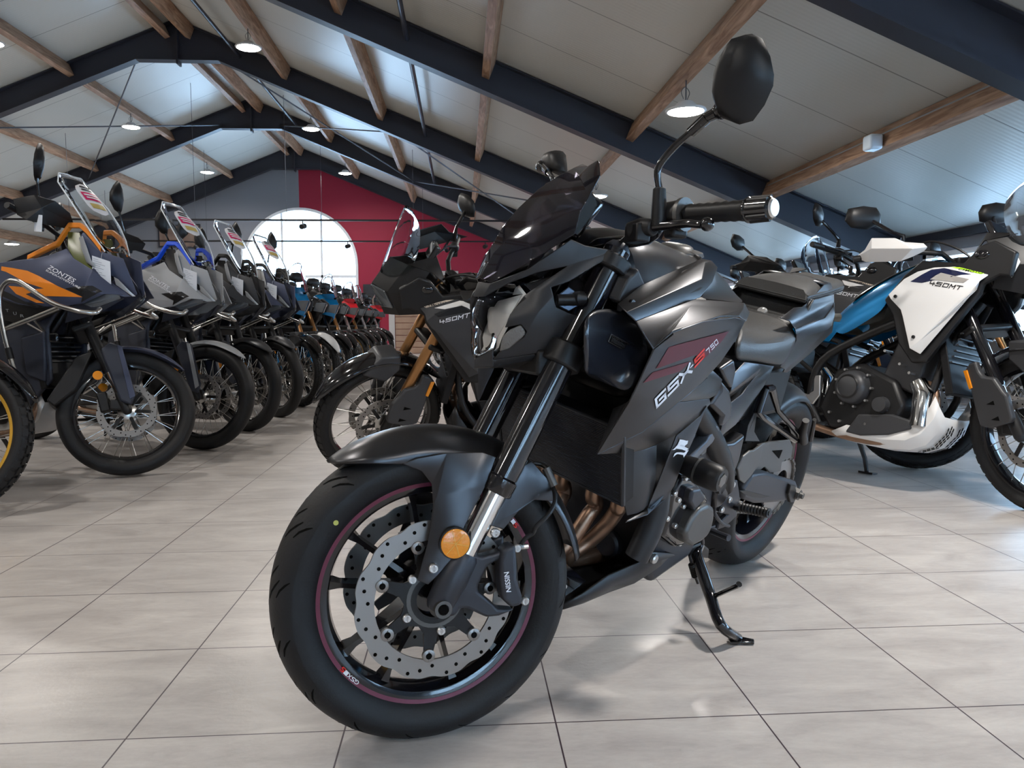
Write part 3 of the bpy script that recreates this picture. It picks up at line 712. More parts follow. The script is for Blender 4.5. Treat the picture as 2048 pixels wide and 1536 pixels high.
# ---- headlight unit, cowl and screen ----
def both_panel(name, polys, material, parent, **k): return panel(name, polys, material, parent, ST, both=True, **k)
k1 = (1.376,0.028,0.883); k2 = (1.337,0.065,0.911); k3 = (1.292,0.095,0.933); k4 = (1.243,0.118,0.947); k5 = (1.153,0.128,0.984)
n1 = (1.367,0.040,0.909); n2 = (1.312,0.092,0.938); n3 = (1.244,0.130,0.997); n4 = (1.214,0.130,0.988)
nose = (n1[0]+.012, 0, n1[2]+.004); nos0 = (k1[0]+.012, 0, k1[2])
c1 = (1.314,0.085,0.887); c2 = (1.279,0.105,0.918); c5 = (1.153,0.130,0.976); c6 = (1.241,0.128,0.918); c7 = (1.273,0.118,0.905); c8 = (1.268,0.120,0.887); c9 = (1.262,0.120,0.868); c10 = (1.237,0.122,0.859); c11 = (1.207,0.118,0.853)
c12 = (1.219,0.112,0.833); c13 = (1.256,0.102,0.800); c14 = (1.250,0.098,0.787); c15 = (1.287,0.090,0.778); c16 = (1.356,0.045,0.761); c17 = (1.349,0.058,0.776); c18 = (1.315,0.098,0.809); c19 = (1.312,0.105,0.819); c20 = (1.322,0.100,0.832); c21 = (1.348,0.080,0.824); c22 = (1.340,0.082,0.849); c23 = (1.295,0.118,0.857)
cowl = both_panel('headlight_cowl', [[nose, n1, k1, nos0], [k1, n1, n2, k2], [k2, n2, k3], [n2, n3, k4, k3], [n3, n4, k5, k4], [c1, c2, k4, c6, c7], [k4, k5, c5, c6], [c22, c1, c7, c8, c23], [c8, c9, c23], [c23, c9, c10, c19], [c21, c22, c23], [c21, c23, c19, c20], [c19, c10, c11, c12, c13, c14, c15], [c18, c19, c15], [c17, c18, c15, c16]], M_MATTE2, bike, bevel=.003)
t1 = (1.379,0.000,0.760); t2 = (1.359,0.052,0.783); t3 = (1.379,0.000,0.742); t4 = (1.353,0.040,0.748); t5 = (1.274,0.075,0.768)
both_panel('headlight_chin', [[t1, t2, c16, t4, t3], [c16, c15, t5, t4], [t3, t4, t5, (t3[0]-.16, 0, t3[2]+.01)]], M_MATTE2, cowl)
# headlight: bulging clear lens over a bright reflector bowl
L = [[(1.355,0.000,0.920), (1.362,0.020,0.914), (1.362,0.035,0.910)], [(1.368,0.000,0.885), (1.373,0.030,0.882), (1.329,0.070,0.908)], [(1.379,0.000,0.874), (1.376,0.050,0.868), (1.319,0.088,0.890)], [(1.386,-0.000,0.847), (1.375,0.060,0.847), (1.338,0.082,0.851)], [(1.389,0.000,0.819), (1.373,0.055,0.822), (1.351,0.076,0.823)], [(1.388,0.000,0.789), (1.373,0.045,0.799), (1.358,0.066,0.803)], [(1.385,0.000,0.769), (1.374,0.030,0.778), (1.359,0.052,0.785)], [(1.379,0.000,0.761), (1.376,0.015,0.766), (1.369,0.035,0.774)]]
hl = both_panel('headlight_lens', [[L[i][j], L[i][j+1], L[i+1][j+1], L[i+1][j]] for i in range(7) for j in range(2)], M_LENS, bike, thick=.002, bevel=0, ang=80)
LB = [[(p[0]-.035 if j < 2 else p[0]-.012, p[1]*.9, p[2]) for j, p in enumerate(r)] for r in L]
both_panel('reflector_bowl', [[LB[i][j], LB[i][j+1], LB[i+1][j+1], LB[i+1][j]] for i in range(1, 7) for j in range(2)], mat('bright reflector', (.85, .83, .78), .28, .35, bump=(35, .6)), hl, thick=.001, bevel=0)
m = MB(); q = Vector((1.363,0.000,0.798)); m.lathe([(.0, .0), (.018, .0), (.024, .006), (.026, .02)], (q.x-.035, 0, q.z), 24, 'x'); q2 = Vector((1.335,0.000,0.871)); m.lathe([(0, -.01), (.030, -.01), (.034, .0), (.03, .01)], (q2.x-.02, 0, q2.z+.01), 24, 'x'); m.xf(ST); m.build('bulb_shield', M_GLOSS, hl)
both_panel('indicator_lens', [[(1.349,0.060,0.777), (1.349,0.072,0.807), (1.339,0.085,0.821), (1.323,0.099,0.831), (1.314,0.104,0.818), (1.316,0.099,0.809), (1.334,0.076,0.785)]], mat('smoked indicator', (.16, .16, .16), .1, 0.3, coat=.5, bump=(260, .8)), cowl, thick=.006, bevel=.003)
# duct faces behind the wing
both_panel('cowl_gap_liner', [[(p[0]-.03, p[1]*.92, p[2]) for p in (k2, k4, c1)], [(p[0]-.03, p[1]*.92, p[2]) for p in (c1, c2, k4)]], M_GLOSS, cowl)
m = MB(); m.prism([(1.234,0.108,0.910), (1.209,0.108,0.896), (1.207,0.108,0.876), (1.231,0.108,0.862), (1.259,0.108,0.873), (1.256,0.108,0.891)], (0, .004, 0)); m.xf(ST); hx = m.build('cowl_mount_plate', mat('blue black gloss plate', (.10, .12, .16), .2, .6), cowl, bevel=.002)
m = MB(); m.tube([(1.258,0.114,0.882), (1.221,0.118,0.885)], .011, 14); m.tube([(1.215,0.112,0.888), (1.213,0.130,0.888), (1.207,0.130,0.888)], [.014, .014, .010], 16); m.xf(ST); m.build('cowl_mount_bolt', M_MATTE, hx)
# smoked screen with a raised centre channel
SC = [[(1.379,0.000,0.920), (1.380,0.012,0.919), (1.366,0.038,0.909)],
      [(1.362,0.000,0.974), (1.362,0.030,0.967), (1.316,0.095,0.948)],
      [(1.334,0.000,1.027), (1.331,0.042,1.004), (1.283,0.125,0.975)],
      [(1.303,0.000,1.067), (1.300,0.048,1.041), (1.244,0.148,1.005)],
      [(1.263,0.000,1.108), (1.263,0.052,1.083), (1.237,0.150,1.045)],
      [(1.224,0.000,1.138), (1.222,0.054,1.117), (1.221,0.150,1.076)],
      [(1.190,0.000,1.159), (1.199,0.054,1.134), (1.199,0.146,1.118)],
      [(1.168,0.000,1.171), (1.181,0.052,1.155), (1.196,0.130,1.151)]]
scr = both_panel('windscreen', [[SC[i][j], SC[i][j+1], SC[i+1][j+1], SC[i+1][j]] for i in range(7) for j in range(2)], M_SMOKE, bike, thick=.003, bevel=.0015, ang=24)
# instrument pod behind the screen
m = MB(); q = Vector((1.209,0.000,1.052)); m.box((1.20, 0, 1.055), (.05, .17, .10), Matrix.Rotation(R(-35), 3, 'Y')); m.xf(ST); m.build('instrument_panel', M_GLOSS, bike, bevel=.01)
# ---- handlebar ----
hb = [Vector((1.149,0.060,1.004)), Vector((1.156,0.120,1.016)), Vector((1.117,0.170,1.027)), Vector((1.082,0.220,1.040))]
g0 = Vector((1.060,0.235,1.050)); g1 = Vector((1.009,0.345,1.048)); g2 = Vector((0.995,0.392,1.047))
gd = (g2-g0).normalized()
bar = [(hb[0].x-.005, -.03, hb[0].z-.012), (hb[0].x, .03, hb[0].z-.010), hb[0], (g0.x+.02, .13, g0.z-.035), g0-gd*.05, g0, g1, g2]
bl = [Vector(p) for p in bar]; br = [Vector((p.x, -p.y, p.z)) for p in bl[2:]][::-1]
m = MB(); m.tube(br+[Vector((bl[0].x, 0, bl[0].z))]+bl[2:], .0125, 14, sub=4); m.xf(ST); hbar = m.build('handlebar', M_GLOSS, bike)
for s in (1, -1):
    def S(p): p = Vector(p); return Vector((p.x, p.y*s, p.z))
    m = MB(); n_ = 14; pts = [S(g0+(g1-g0)*(i/n_)) for i in range(n_+1)]; m.tube([S(g0)]+pts, [.0165]+[.0165+(.0016 if i % 2 else 0)+.002*abs(i/n_-.4) for i in range(n_+1)], 20); m.xf(ST); m.build('grip', M_MATTE, hbar)
    m = MB(); m.tube([S(g1+(g2-g1)*t) for t in (0, .02, .06, .10, .93, 1.0)], [.019, .0225, .0225, .0205, .0195, .016], 24); m.xf(ST); be = m.build('bar_end_weight', M_GLOSS, hbar)
    m = MB()
    for k in range(8):
        a = 2*PI*k/8; u = gd.orthogonal().normalized(); w_ = gd.cross(u); dd = u*math.cos(a)+w_*math.sin(a)
        m.tube([S(g1+(g2-g1)*.12+dd*.020), S(g1+(g2-g1)*.92+dd*.0193)], .0035, 8)
    m.xf(ST); m.build('bar_end_rib', M_MATTE, be)
    m = MB(); m.tube([S(g2), S(g2+gd*.004)], [.0165, .014], 20); m.xf(ST); m.build('bar_end_cap', M_SILVER, be)
    # switch housing
    m = MB(); u0 = S(g0-gd*.052); u1 = S(g0-gd*.004); m.tube([u0, u0+(u1-u0)*.1, u0+(u1-u0)*.9, u1], [.019, .025, .027, .021], 18); m.xf(ST); m.build('switch_housing', M_MATTE, hbar)
    m = MB(); m.tube([S(g0-gd*.012+Vector((.0, 0, .0))), S(g0-gd*.004)], .031, 20); m.xf(ST); m.build('grip_flange', M_GREY, hbar)
    m = MB(); m.box(S(g0-gd*.03+Vector((-.012, 0, .022))), (.022, .030, .014)); m.xf(ST); m.build('switch', M_GLOSS, hbar, bevel=.004)
    m = MB(); m.box(S(g0-gd*.03+Vector((-.006, 0, -.030))), (.035, .034, .026)); m.xf(ST); m.build('switch', M_MATTE, hbar, bevel=.006)
    # lever
    m = MB(); a0 = Vector((1.113,0.185,1.026)); m.tube([S(a0), S((1.100,0.215,1.027)), S((1.088,0.245,1.027)), S((1.082,0.275,1.026)), S((1.073,0.298,1.022)), S((1.070,0.312,1.021))], [.011, .009, .0085, .0075, .007, .008], 12, sub=3); m.ball(S((1.070,0.315,1.021)), .0125, 10); m.xf(ST); m.build('clutch_lever' if s > 0 else 'brake_lever', M_GLOSS, hbar)
    m = MB(); m.tube([S((1.134,0.150,1.020)), S((1.117,0.170,1.027)), S((1.108,0.200,1.025))], [.017, .019, .016], 14); m.box(S((1.123,0.165,1.016)), (.03, .05, .035)); m.xf(ST); m.build('lever_perch', M_MATTE, hbar, bevel=.004)
    # mirror
    w0 = Vector((1.102,0.205,1.047)); w1 = Vector((1.105,0.205,1.095)); w2 = Vector((1.112,0.207,1.117)); w3 = Vector((1.112,0.212,1.137)); w4 = Vector((1.098,0.235,1.166)); w5 = Vector((1.083,0.262,1.188)); w6 = Vector((1.070,0.290,1.209)); w7 = Vector((1.055,0.310,1.219))
    if s < 0: w0, w1, w2, w3, w4, w5, w6, w7 = [Vector((p[0], abs(p[1]), p[2])) for p in ((1.130,-0.231,1.137), (1.130,-0.240,1.168), (1.130,-0.247,1.184), (1.130,-0.253,1.192), (1.120,-0.288,1.205), (1.110,-0.331,1.222), (1.100,-0.384,1.246), (1.100,-0.404,1.252))]
    m = MB(); m.tube([S(w0+Vector((0, 0, -.02))), S(w0), S(w1), S(w1+(w1-w0)*.05)], [.014, .015, .012, .009], 14); m.xf(ST); mr = m.build('mirror_boot', M_MATTE, bike)
    m = MB(); m.tube([S(w1), S(w2), S(w3), S(w4), S(w5)], .0065, 12, sub=4); m.tube([S(w5), S(w6)], [.0095, .0105], 12); m.tube([S(w6), S(w7)], [.009, .011], 12); m.ball(S(w7), .0155, 10); m.xf(ST); m.build('mirror_stalk', M_GLOSS, mr)
    OUT = [(1.064,0.360,1.322), (1.042,0.370,1.330), (1.036,0.380,1.322), (1.025,0.390,1.292), (1.019,0.395,1.262), (1.015,0.390,1.246), (1.018,0.375,1.218), (1.024,0.355,1.196), (1.040,0.340,1.191), (1.054,0.320,1.203), (1.065,0.315,1.232), (1.068,0.320,1.268), (1.069,0.335,1.296)]
    if s < 0: OUT = [(p[0], abs(p[1]), p[2]) for p in ((1.075,-0.427,1.272), (1.075,-0.403,1.285), (1.075,-0.371,1.286), (1.075,-0.338,1.281), (1.075,-0.318,1.268), (1.075,-0.307,1.243), (1.075,-0.302,1.223), (1.075,-0.311,1.215), (1.075,-0.333,1.218), (1.075,-0.365,1.230), (1.075,-0.395,1.248))]
    O = [S(p) for p in OUT]; cc = sum(O, Vector())/len(O); back = Vector((1, 0, .12))
    m = MB(); N = len(O); rows = []
    for f_, d_ in ((1.0, -.004), (1.0, .004), (.93, .016), (.75, .027), (.45, .034), (.15, .036)):
        rows.append([cc+(p-cc)*f_+back*d_ for p in O]+[cc+(O[0]-cc)*f_+back*d_])
    m.grid(rows); m.add([cc+(p-cc)*.15+back*.036 for p in O], [tuple(range(N))]); m.xf(ST); hd = m.build('mirror_head', M_MATTE, mr, ang=60)
    m = MB(); m.add([cc+(p-cc)*.94-back*.0045 for p in O], [tuple(range(N))]); m.xf(ST); m.build('mirror_glass', M_CHROME, mr, smooth=False)

# ---- tank, shrouds and side panels (body frame; left side built, mirrored to the right) ----
u1 = (1.239,0.140,0.917); u2 = (1.150,0.125,0.952); u3 = (0.878,0.095,1.015); u4 = (0.851,0.105,1.015); u5 = (0.842,0.120,1.003); u6 = (0.899,0.145,0.972); u7 = (0.976,0.165,0.942); u8 = (1.237,0.185,0.896); u9 = (1.258,0.175,0.910); u10 = (0.960,0.150,0.978); u11 = (0.898,0.115,1.010)
FT = panel('tank_cover', [[u1, u2, u3, u11, u9], [u9, u11, u10], [u3, u4, u11], [u4, u5, u6, u10, u11], [u9, u10, u6, u7, u8]], M_SATIN, bike, both=True, bevel=.006)
# tank shell: lofted sections, centre to side
def sec(x, zc, pts): return [Vector((x, 0, zc))]+[Vector((x+dx, y, z)) for dx, y, z in pts]
q1 = Vector((1.152,0.085,1.018)); q3 = Vector((1.094,0.080,1.007)); cap_c = Vector((0.829,0.000,1.023))
rows = [[Vector((q1.x+.02, 0, q1.z-.02)), Vector((q1.x+.01, .05, q1.z-.02)), q1+Vector((0, 0, -.03)), Vector(u2)+Vector((.03, -.03, -.10))],
        [Vector((q1.x, 0, q1.z+.018)), Vector((q1.x, .05, q1.z+.014)), q1, Vector(u2)],
        [Vector((q1.x-.07, 0, q1.z+.042)), Vector((q1.x-.07, .055, q1.z+.034)), Vector((q1.x-.06, .095, q1.z+.008)), Vector(u2)+(Vector(u3)-Vector(u2))*.3],
        [Vector((cap_c.x+.02, 0, cap_c.z-.004)), Vector((cap_c.x+.02, .06, cap_c.z-.010)), Vector((cap_c.x+.03, .098, cap_c.z-.035)), Vector(u2)+(Vector(u3)-Vector(u2))*.7],
        [Vector((u4[0]-.005, 0, u4[2]+.014)), Vector((u4[0]-.005, .05, u4[2]+.010)), Vector((u4[0], .085, u4[2]+.004)), Vector(u3)]]
m = MB(); m.grid(rows); m.both(); tank = m.build('fuel_tank', M_SATIN, bike, sub=2, ang=60)
t0 = Vector(u4); r1 = Vector((0.643,0.060,0.969)); r2 = Vector((0.672,0.125,0.926)); r3 = Vector((1.007,0.172,0.940)); r4 = Vector((0.878,0.165,0.938)); rm = Vector((0.813,0.125,0.963))
m = MB(); m.grid([[Vector((t0.x, 0, t0.z+.010)), Vector((t0.x, .06, t0.z+.006)), Vector(u5), Vector(u6), Vector(u7)],
  [Vector((t0.x-.05, 0, t0.z-.002)), Vector((t0.x-.05, .05, t0.z-.006)), Vector((0.762,0.090,0.992)), Vector((0.851,0.135,0.964)), Vector((0.962,0.170,0.941))],
  [Vector((r1.x, 0, r1.z+.012)), r1, Vector((0.691,0.085,0.966)), Vector((0.800,0.130,0.952)), Vector((0.878,0.165,0.939))],
  [Vector((r2.x+.01, 0, r2.z+.02)), Vector((r2.x+.01, .05, r2.z+.014)), Vector((0.607,0.085,0.931)), Vector((0.671,0.120,0.930)), Vector((0.729,0.150,0.930))]])
m.both(); m.build('tank_rear', M_SATIN, tank, sub=2, ang=60)
m = MB(); ax_ = Vector((-.12, 0, 1)).normalized(); m.lathe([(0, .016), (.030, .016), (.036, .013), (.040, .008), (.062, .004), (.066, -.004)], (0, 0, 0), 36, 'z')
m.xf(Matrix.Translation(cap_c+Vector((.0, 0, -.004))) @ Matrix.Rotation(R(4), 4, 'Y')); m.build('filler_cap', M_GREY, tank)
# upper shroud
a2 = (1.015,0.176,0.940); a3 = (0.738,0.155,0.932); a4 = (0.731,0.172,0.912); a5 = (0.801,0.200,0.899); a6 = (0.872,0.212,0.913); a7 = (1.181,0.234,0.888); a8 = (1.215,0.222,0.852); a9 = (1.050,0.190,0.932); a10 = (0.976,0.222,0.915); a11=(0.789,0.180,0.923)
sh = panel('tank_shroud', [[u8, a2, a9, a8], [a9, a7, a8], [a2, a3, a11, a9], [a3, a4, a5, a11], [a9, a11, a6, a10, a7], [a11, a5, a6]], M_SATIN, bike, both=True, bevel=.006)
# lower shroud with raised border
p1 = (1.178,0.232,0.887); p2 = (1.067,0.231,0.908); p3 = (0.924,0.227,0.916); p4 = (0.839,0.214,0.906); p5 = (0.861,0.214,0.861); p6 = (0.891,0.207,0.810); p7 = (0.942,0.204,0.769); p8 = (1.020,0.199,0.725); p9 = (1.125,0.190,0.667)
i1 = (1.163,0.226,0.881); i2 = (1.043,0.225,0.897); i3 = (0.906,0.222,0.903); i4 = (0.878,0.220,0.898); i5 = (0.895,0.213,0.856); i6 = (0.961,0.204,0.792); i7 = (1.052,0.195,0.726); i8 = (1.135,0.188,0.674)
f1 = (1.213,0.222,0.852); f2 = (1.221,0.207,0.764); f3 = (1.225,0.204,0.745); f4 = (1.201,0.160,0.713); tip = (1.233,0.165,0.623); f5 = (1.223,0.200,0.722); e1 = (1.289,0.242,0.679)
S2 = panel('side_shroud', [[p1, p2, i2, i1], [p2, p3, i3, i2], [p3, p4, i4, i3], [p4, p5, i5, i4], [p5, p6, i6, i5], [p6, p7, i6], [p7, p8, i7, i6], [p8, p9, i8, i7],
  [f1, i1, i2, i3, i4, i5], [f1, i5, i6, f2], [f2, i6, i7, f3], [f3, i7, i8, tip], [i8, p9, tip], [f3, tip, f4]], M_SATIN, bike, both=True, bevel=.004)
# lower lip
l1 = (0.853,0.186,0.715); l2 = (1.048,0.188,0.656); l3 = (1.179,0.220,0.681); l4 = (0.836,0.184,0.701); l5 = (0.923,0.186,0.649); l6 = (1.021,0.182,0.628); l7 = (1.074,0.178,0.617); l8 = (1.114,0.174,0.615); l9=(1.168,0.170,0.618)
lip = panel('shroud_lip', [[p8, l1, l2, p9], [p9, l2, l6, l7, l8], [l2, l1, l4, l5, l6], [p9, l8, l9, tip]], M_SATIN, bike, both=True, bevel=.004)
b1 = (0.930,0.200,0.776); b2 = (0.862,0.180,0.781); b3 = (0.783,0.172,0.752); b4 = (0.792,0.176,0.730); b5 = (0.811,0.180,0.718); b6=(0.912,0.196,0.771)
panel('side_bulge', [[b1, b2, b3, b4, b6], [b6, b4, b5, l1, p8]], M_SATIN, bike, both=True, bevel=.006)
# burgundy graphics and lettering lie on the shroud face
from mathutils.geometry import intersect_line_plane
NP = (Vector(i3)-Vector(f2)).cross(Vector(i7)-Vector(f2)).normalized()
if NP.y < 0: NP = -NP
from mathutils.bvhtree import BVHTree
def _bvh(ob):
    dg = bpy.context.evaluated_depsgraph_get(); return BVHTree.FromObject(ob, dg)
SBV = _bvh(S2)
def onto(bv, p, n=Vector((0, 1, 0)), off=.0012, far=.15):
    p = Vector(p); h = bv.ray_cast(p+n*far, -n, far*2)
    return (h[0]+h[1]*(off if h[1].dot(n) > 0 else -off)) if h[0] is not None else None
def decal(name, P, material, parent, bv, n=10, off=.0012, quad=False):
    """polygon subdivided and dropped on to a panel surface."""
    bm = bmesh.new(); bm.faces.new([bm.verts.new(p) for p in P]); bmesh.ops.triangulate(bm, faces=bm.faces)
    bmesh.ops.subdivide_edges(bm, edges=bm.edges, cuts=n, use_grid_fill=True)
    for v in bm.verts:
        q = onto(bv, v.co, off=off)
        if q is not None: v.co = q
    me = bpy.data.meshes.new(name); bm.to_mesh(me); bm.free(); me.materials.append(material)
    o = bpy.data.objects.new(name, me); C.objects.link(o); o.parent = parent; return o
def letter_on(s, quad, material, parent, bv, off=.0018, shear=0.0, n=Vector((0, 1, 0)), flip=False, name='lettering'):
    uv, f = text_mesh(s); q = [Vector(p) for p in quad]; m = MB(); vs = []
    for u, v in uv:
        u = u + shear*(v-0.5); p = (q[0]*(1-u)+q[1]*u)*(1-v)+(q[3]*(1-u)+q[2]*u)*v
        h = onto(bv, p, n, off) if bv else None
        vs.append(h if h is not None else p)
    m.add(vs, f); return m.build(name, material, parent, weld=0, smooth=False)
BL = {'G': [[(1, .95), (.12, .95), (.12, .08), (.92, .08), (.92, .5), (.45, .5)]], 'S': [[(1, .93), (.10, .93), (.10, .52), (.92, .52), (.92, .08), (0, .08)]], 'X': [[(0, .95), (.34, .51), (.66, .51), (1, .95)], [(0, .06), (.34, .49), (.66, .49), (1, .06)]],
      '-': [[(.1, .5), (.9, .5)]], '7': [[(0, .92), (.9, .92), (.42, 0)]], '5': [[(.95, .92), (.1, .92), (.1, .54), (.9, .54), (.9, .08), (0, .08)]], '4': [[(.15, 1), (.12, .40), (1, .40)], [(.75, .75), (.75, 0)]], 'M': [[(.08, 0), (.08, .93), (.5, .38), (.92, .93), (.92, 0)]], 'T': [[(0, .92), (1, .92)], [(.5, .92), (.5, 0)]],
      '0': [[(.08, .08), (.08, .92), (.92, .92), (.92, .08), (.08, .08)]]}
def block_text(s_, quad, material, parent, bv, th=.17, shear=.18, gap=.22, asp=1.25, n=Vector((0, 1, 0)), off=.0018):
    """angular extended letters fitted in a quad and laid on a panel."""
    q = [Vector(p) for p in quad]; N = len(s_); tot = N+gap*(N-1); m = MB()
    for k, ch in enumerate(s_):
        for st in BL[ch]:
            for (a, b), (c, d) in zip(st, st[1:]):
                dx, dy = (c-a)*asp, d-b; L = math.hypot(dx, dy); ux, uy = dx/L, dy/L; h = th/2; NS = 4; rows = []
                for i in range(NS+1):
                    f = i/NS; e = -h*.98+(L+2*h*.98)*f; row = []
                    for sgn in (-1, 1):
                        X = a*asp+ux*e-uy*h*sgn; Y = b+uy*e+ux*h*sgn; u = (k*(1+gap)+X/asp+shear*(Y-.5))/tot; v = Y
                        p = (q[0]*(1-u)+q[1]*u)*(1-v)+(q[3]*(1-u)+q[2]*u)*v; hh = onto(bv, p, n, off); row.append(hh if hh is not None else p)
                    rows.append(row)
                m.grid(rows)
    return m.build('lettering', material, parent, weld=0, smooth=False)
decal('burgundy_graphic', [(1.162,0.221,0.856), (0.919,0.219,0.884), (0.936,0.215,0.857), (0.981,0.210,0.823), (1.036,0.213,0.833), (1.178,0.214,0.811)], M_BURG, S2, SBV)
decal('burgundy_graphic', [(1.185,0.213,0.804), (1.040,0.211,0.820), (1.070,0.208,0.799), (1.205,0.210,0.783)], M_BURG, S2, SBV)
block_text('GSX', [(1.104,0.195,0.719), (1.013,0.206,0.795), (1.046,0.210,0.813), (1.133,0.200,0.738)], M_WHITE, S2, SBV, th=.24)
block_text('-', [(1.026,0.208,0.801), (1.018,0.209,0.808), (1.032,0.210,0.815), (1.037,0.209,0.808)], M_WHITE, S2, SBV, th=.3)
block_text('S', [(1.006,0.208,0.807), (0.983,0.211,0.830), (1.009,0.214,0.843), (1.032,0.211,0.820)], M_REDP, S2, SBV, th=.26)
block_text('750', [(0.973,0.212,0.834), (0.946,0.215,0.858), (0.966,0.217,0.867), (0.994,0.214,0.842)], M_WHITE, S2, SBV, th=.2)
# radiator cover, J shaped trim with emblem
panel('radiator_cover', [[(1.136,0.168,0.616), (1.072,0.178,0.618), (1.038,0.180,0.536), (1.016,0.178,0.466), (1.034,0.175,0.460), (1.067,0.170,0.459), (1.084,0.168,0.484)], [(1.072,0.178,0.618), (1.015,0.170,0.617), (0.983,0.172,0.534), (0.983,0.172,0.474), (1.016,0.178,0.466), (1.038,0.180,0.536)]], M_MATTE2, bike, both=True, bevel=.006)
J_ = [(0.968,0.187,0.638), (0.878,0.187,0.676), (0.858,0.187,0.700), (0.895,0.192,0.616), (0.916,0.194,0.583), (0.932,0.194,0.515), (0.951,0.190,0.482), (1.007,0.187,0.455), (1.079,0.177,0.447), (1.066,0.172,0.450), (0.996,0.177,0.465), (0.989,0.182,0.524), (0.976,0.185,0.593)]
JT = panel('side_trim', [[J_[0], J_[1], J_[2], J_[3], J_[4], J_[12]], [J_[12], J_[4], J_[5], J_[11]], [J_[11], J_[5], J_[6], J_[7], J_[10]], [J_[10], J_[7], J_[8], J_[9]]], M_SATIN, bike, both=True, bevel=.005)
JBV = _bvh(JT)
decal('emblem', [(0.953,0.192,0.629), (0.938,0.192,0.626), (0.922,0.192,0.622), (0.916,0.192,0.622), (0.917,0.192,0.615), (0.924,0.192,0.612), (0.940,0.192,0.614), (0.948,0.192,0.615), (0.946,0.192,0.612), (0.930,0.192,0.609), (0.911,0.192,0.603), (0.918,0.192,0.598), (0.934,0.192,0.603), (0.957,0.192,0.607), (0.963,0.192,0.605), (0.973,0.192,0.606), (0.965,0.192,0.610), (0.956,0.192,0.616), (0.951,0.192,0.623)], M_WHITE, JT, JBV, n=3, off=.002)
decal('emblem', [(0.909,0.192,0.600), (0.916,0.192,0.592), (0.925,0.192,0.584), (0.928,0.192,0.590), (0.949,0.192,0.594), (0.955,0.192,0.593), (0.964,0.192,0.588), (0.960,0.192,0.596), (0.953,0.192,0.598), (0.938,0.192,0.597), (0.925,0.192,0.595), (0.918,0.192,0.599)], M_WHITE, JT, JBV, n=3, off=.002)
# inner side duct behind the fork, with the warning plate
DU = [[(1.329,0.135,0.894), (1.269,0.120,0.906), (1.172,0.115,0.899), (1.138,0.135,0.874)], [(1.337,0.150,0.859), (1.283,0.135,0.875), (1.182,0.135,0.856), (1.137,0.165,0.839)], [(1.321,0.150,0.816), (1.270,0.145,0.831), (1.198,0.155,0.809), (1.153,0.180,0.807)], [(1.280,0.130,0.774), (1.239,0.135,0.769), (1.202,0.160,0.753), (1.209,0.195,0.758)]]
m = MB(); m.grid([[Vector(p) for p in r] for r in DU]); m.both(); duct = m.build('air_duct', M_BLUEB, bike, sub=2, sol=.004, ang=60)
lettering('WARNING', [Vector((1.243,0.139,0.855))+Vector((0,.006,0)), Vector((1.185,0.142,0.840))+Vector((0,.006,0)), Vector((1.185,0.142,0.844))+Vector((0,.006,0)), Vector((1.241,0.139,0.859))+Vector((0,.006,0))], M_GREY, duct)
m = MB()
for (a, b) in (((175,340),(205,265)),((205,265),(408,375)),((408,375),(375,455)),((375,455),(175,340))): pass
PL = [Vector(p)+Vector((0, .0075, 0)) for p in ((1.252,0.139,0.847), (1.247,0.139,0.861), (1.183,0.142,0.841), (1.189,0.143,0.827))]
for i in range(4): m.tube([PL[i], PL[(i+1) % 4]], .0009, 6)
for t_ in (.35, .5, .65, .8): m.tube([PL[0]*(t_)+PL[1]*(1-t_)+(PL[3]-PL[0])*.1, PL[0]*(t_)+PL[1]*(1-t_)+(PL[3]-PL[0])*.85], .0007, 5)
m.build('warning_plate', M_GREY, duct)
slab('ram_scoop', [(1.178,0.110,0.975), (1.170,0.110,0.986), (1.127,0.110,0.952), (1.193,0.110,0.912), (1.213,0.110,0.920), (1.194,0.110,0.967)], .095, .125, M_MATTE2, bike, bevel=.006)
slab('ram_scoop', [(1.178,0.110,0.975), (1.170,0.110,0.986), (1.127,0.110,0.952), (1.193,0.110,0.912), (1.213,0.110,0.920), (1.194,0.110,0.967)], .095, .125, M_MATTE2, bike, bevel=.006, mirror=True)
bolt((1.216,0.155,0.924), .007, (0.2, 1, 0.2), M_GLOSS, bike)
# ---- radiator ----
rt_ = 1.215; 
RA = Vector((1.173,0.178,0.669)); RBt = Vector((1.106,0.178,0.495))
top = Vector((RA.x, .178, RA.z)); bot = RBt
m = MB(); dn = (bot-top); nrm = Vector((-dn.z, 0, dn.x)).normalized()
if nrm.x < 0: nrm = -nrm
m.prism([top, Vector((top.x, -.178, top.z)), Vector((bot.x, -.178, bot.z)), bot], -nrm*.035); rad = m.build('radiator', M_FIN, bike, smooth=False)
m = MB(); NF = 44
for i in range(NF):
    p = top+dn*((i+.5)/NF)+nrm*.0015; m.prism([p+Vector((0, 0, .0012)), Vector((p.x, -.172, p.z+.0012)), Vector((p.x, -.172, p.z-.0012)), p-Vector((0, 0, .0012))], nrm*.0015)
m.build('radiator_fin', mat('radiator fin edge', (.035,.035,.04), .4, .3), rad, smooth=False, weld=0)['kind'] = 'stuff'
m = MB()
for a, b in ((top, bot), (Vector((top.x, -.178, top.z)), Vector((bot.x, -.178, bot.z)))): m.tube([a+nrm*.002, b+nrm*.002], .005, 6)
for a in (top, bot): m.tube([a+nrm*.002, Vector((a.x, -.178, a.z))+nrm*.002], .004, 6)
m.build('radiator_frame', M_MATTE2, rad)
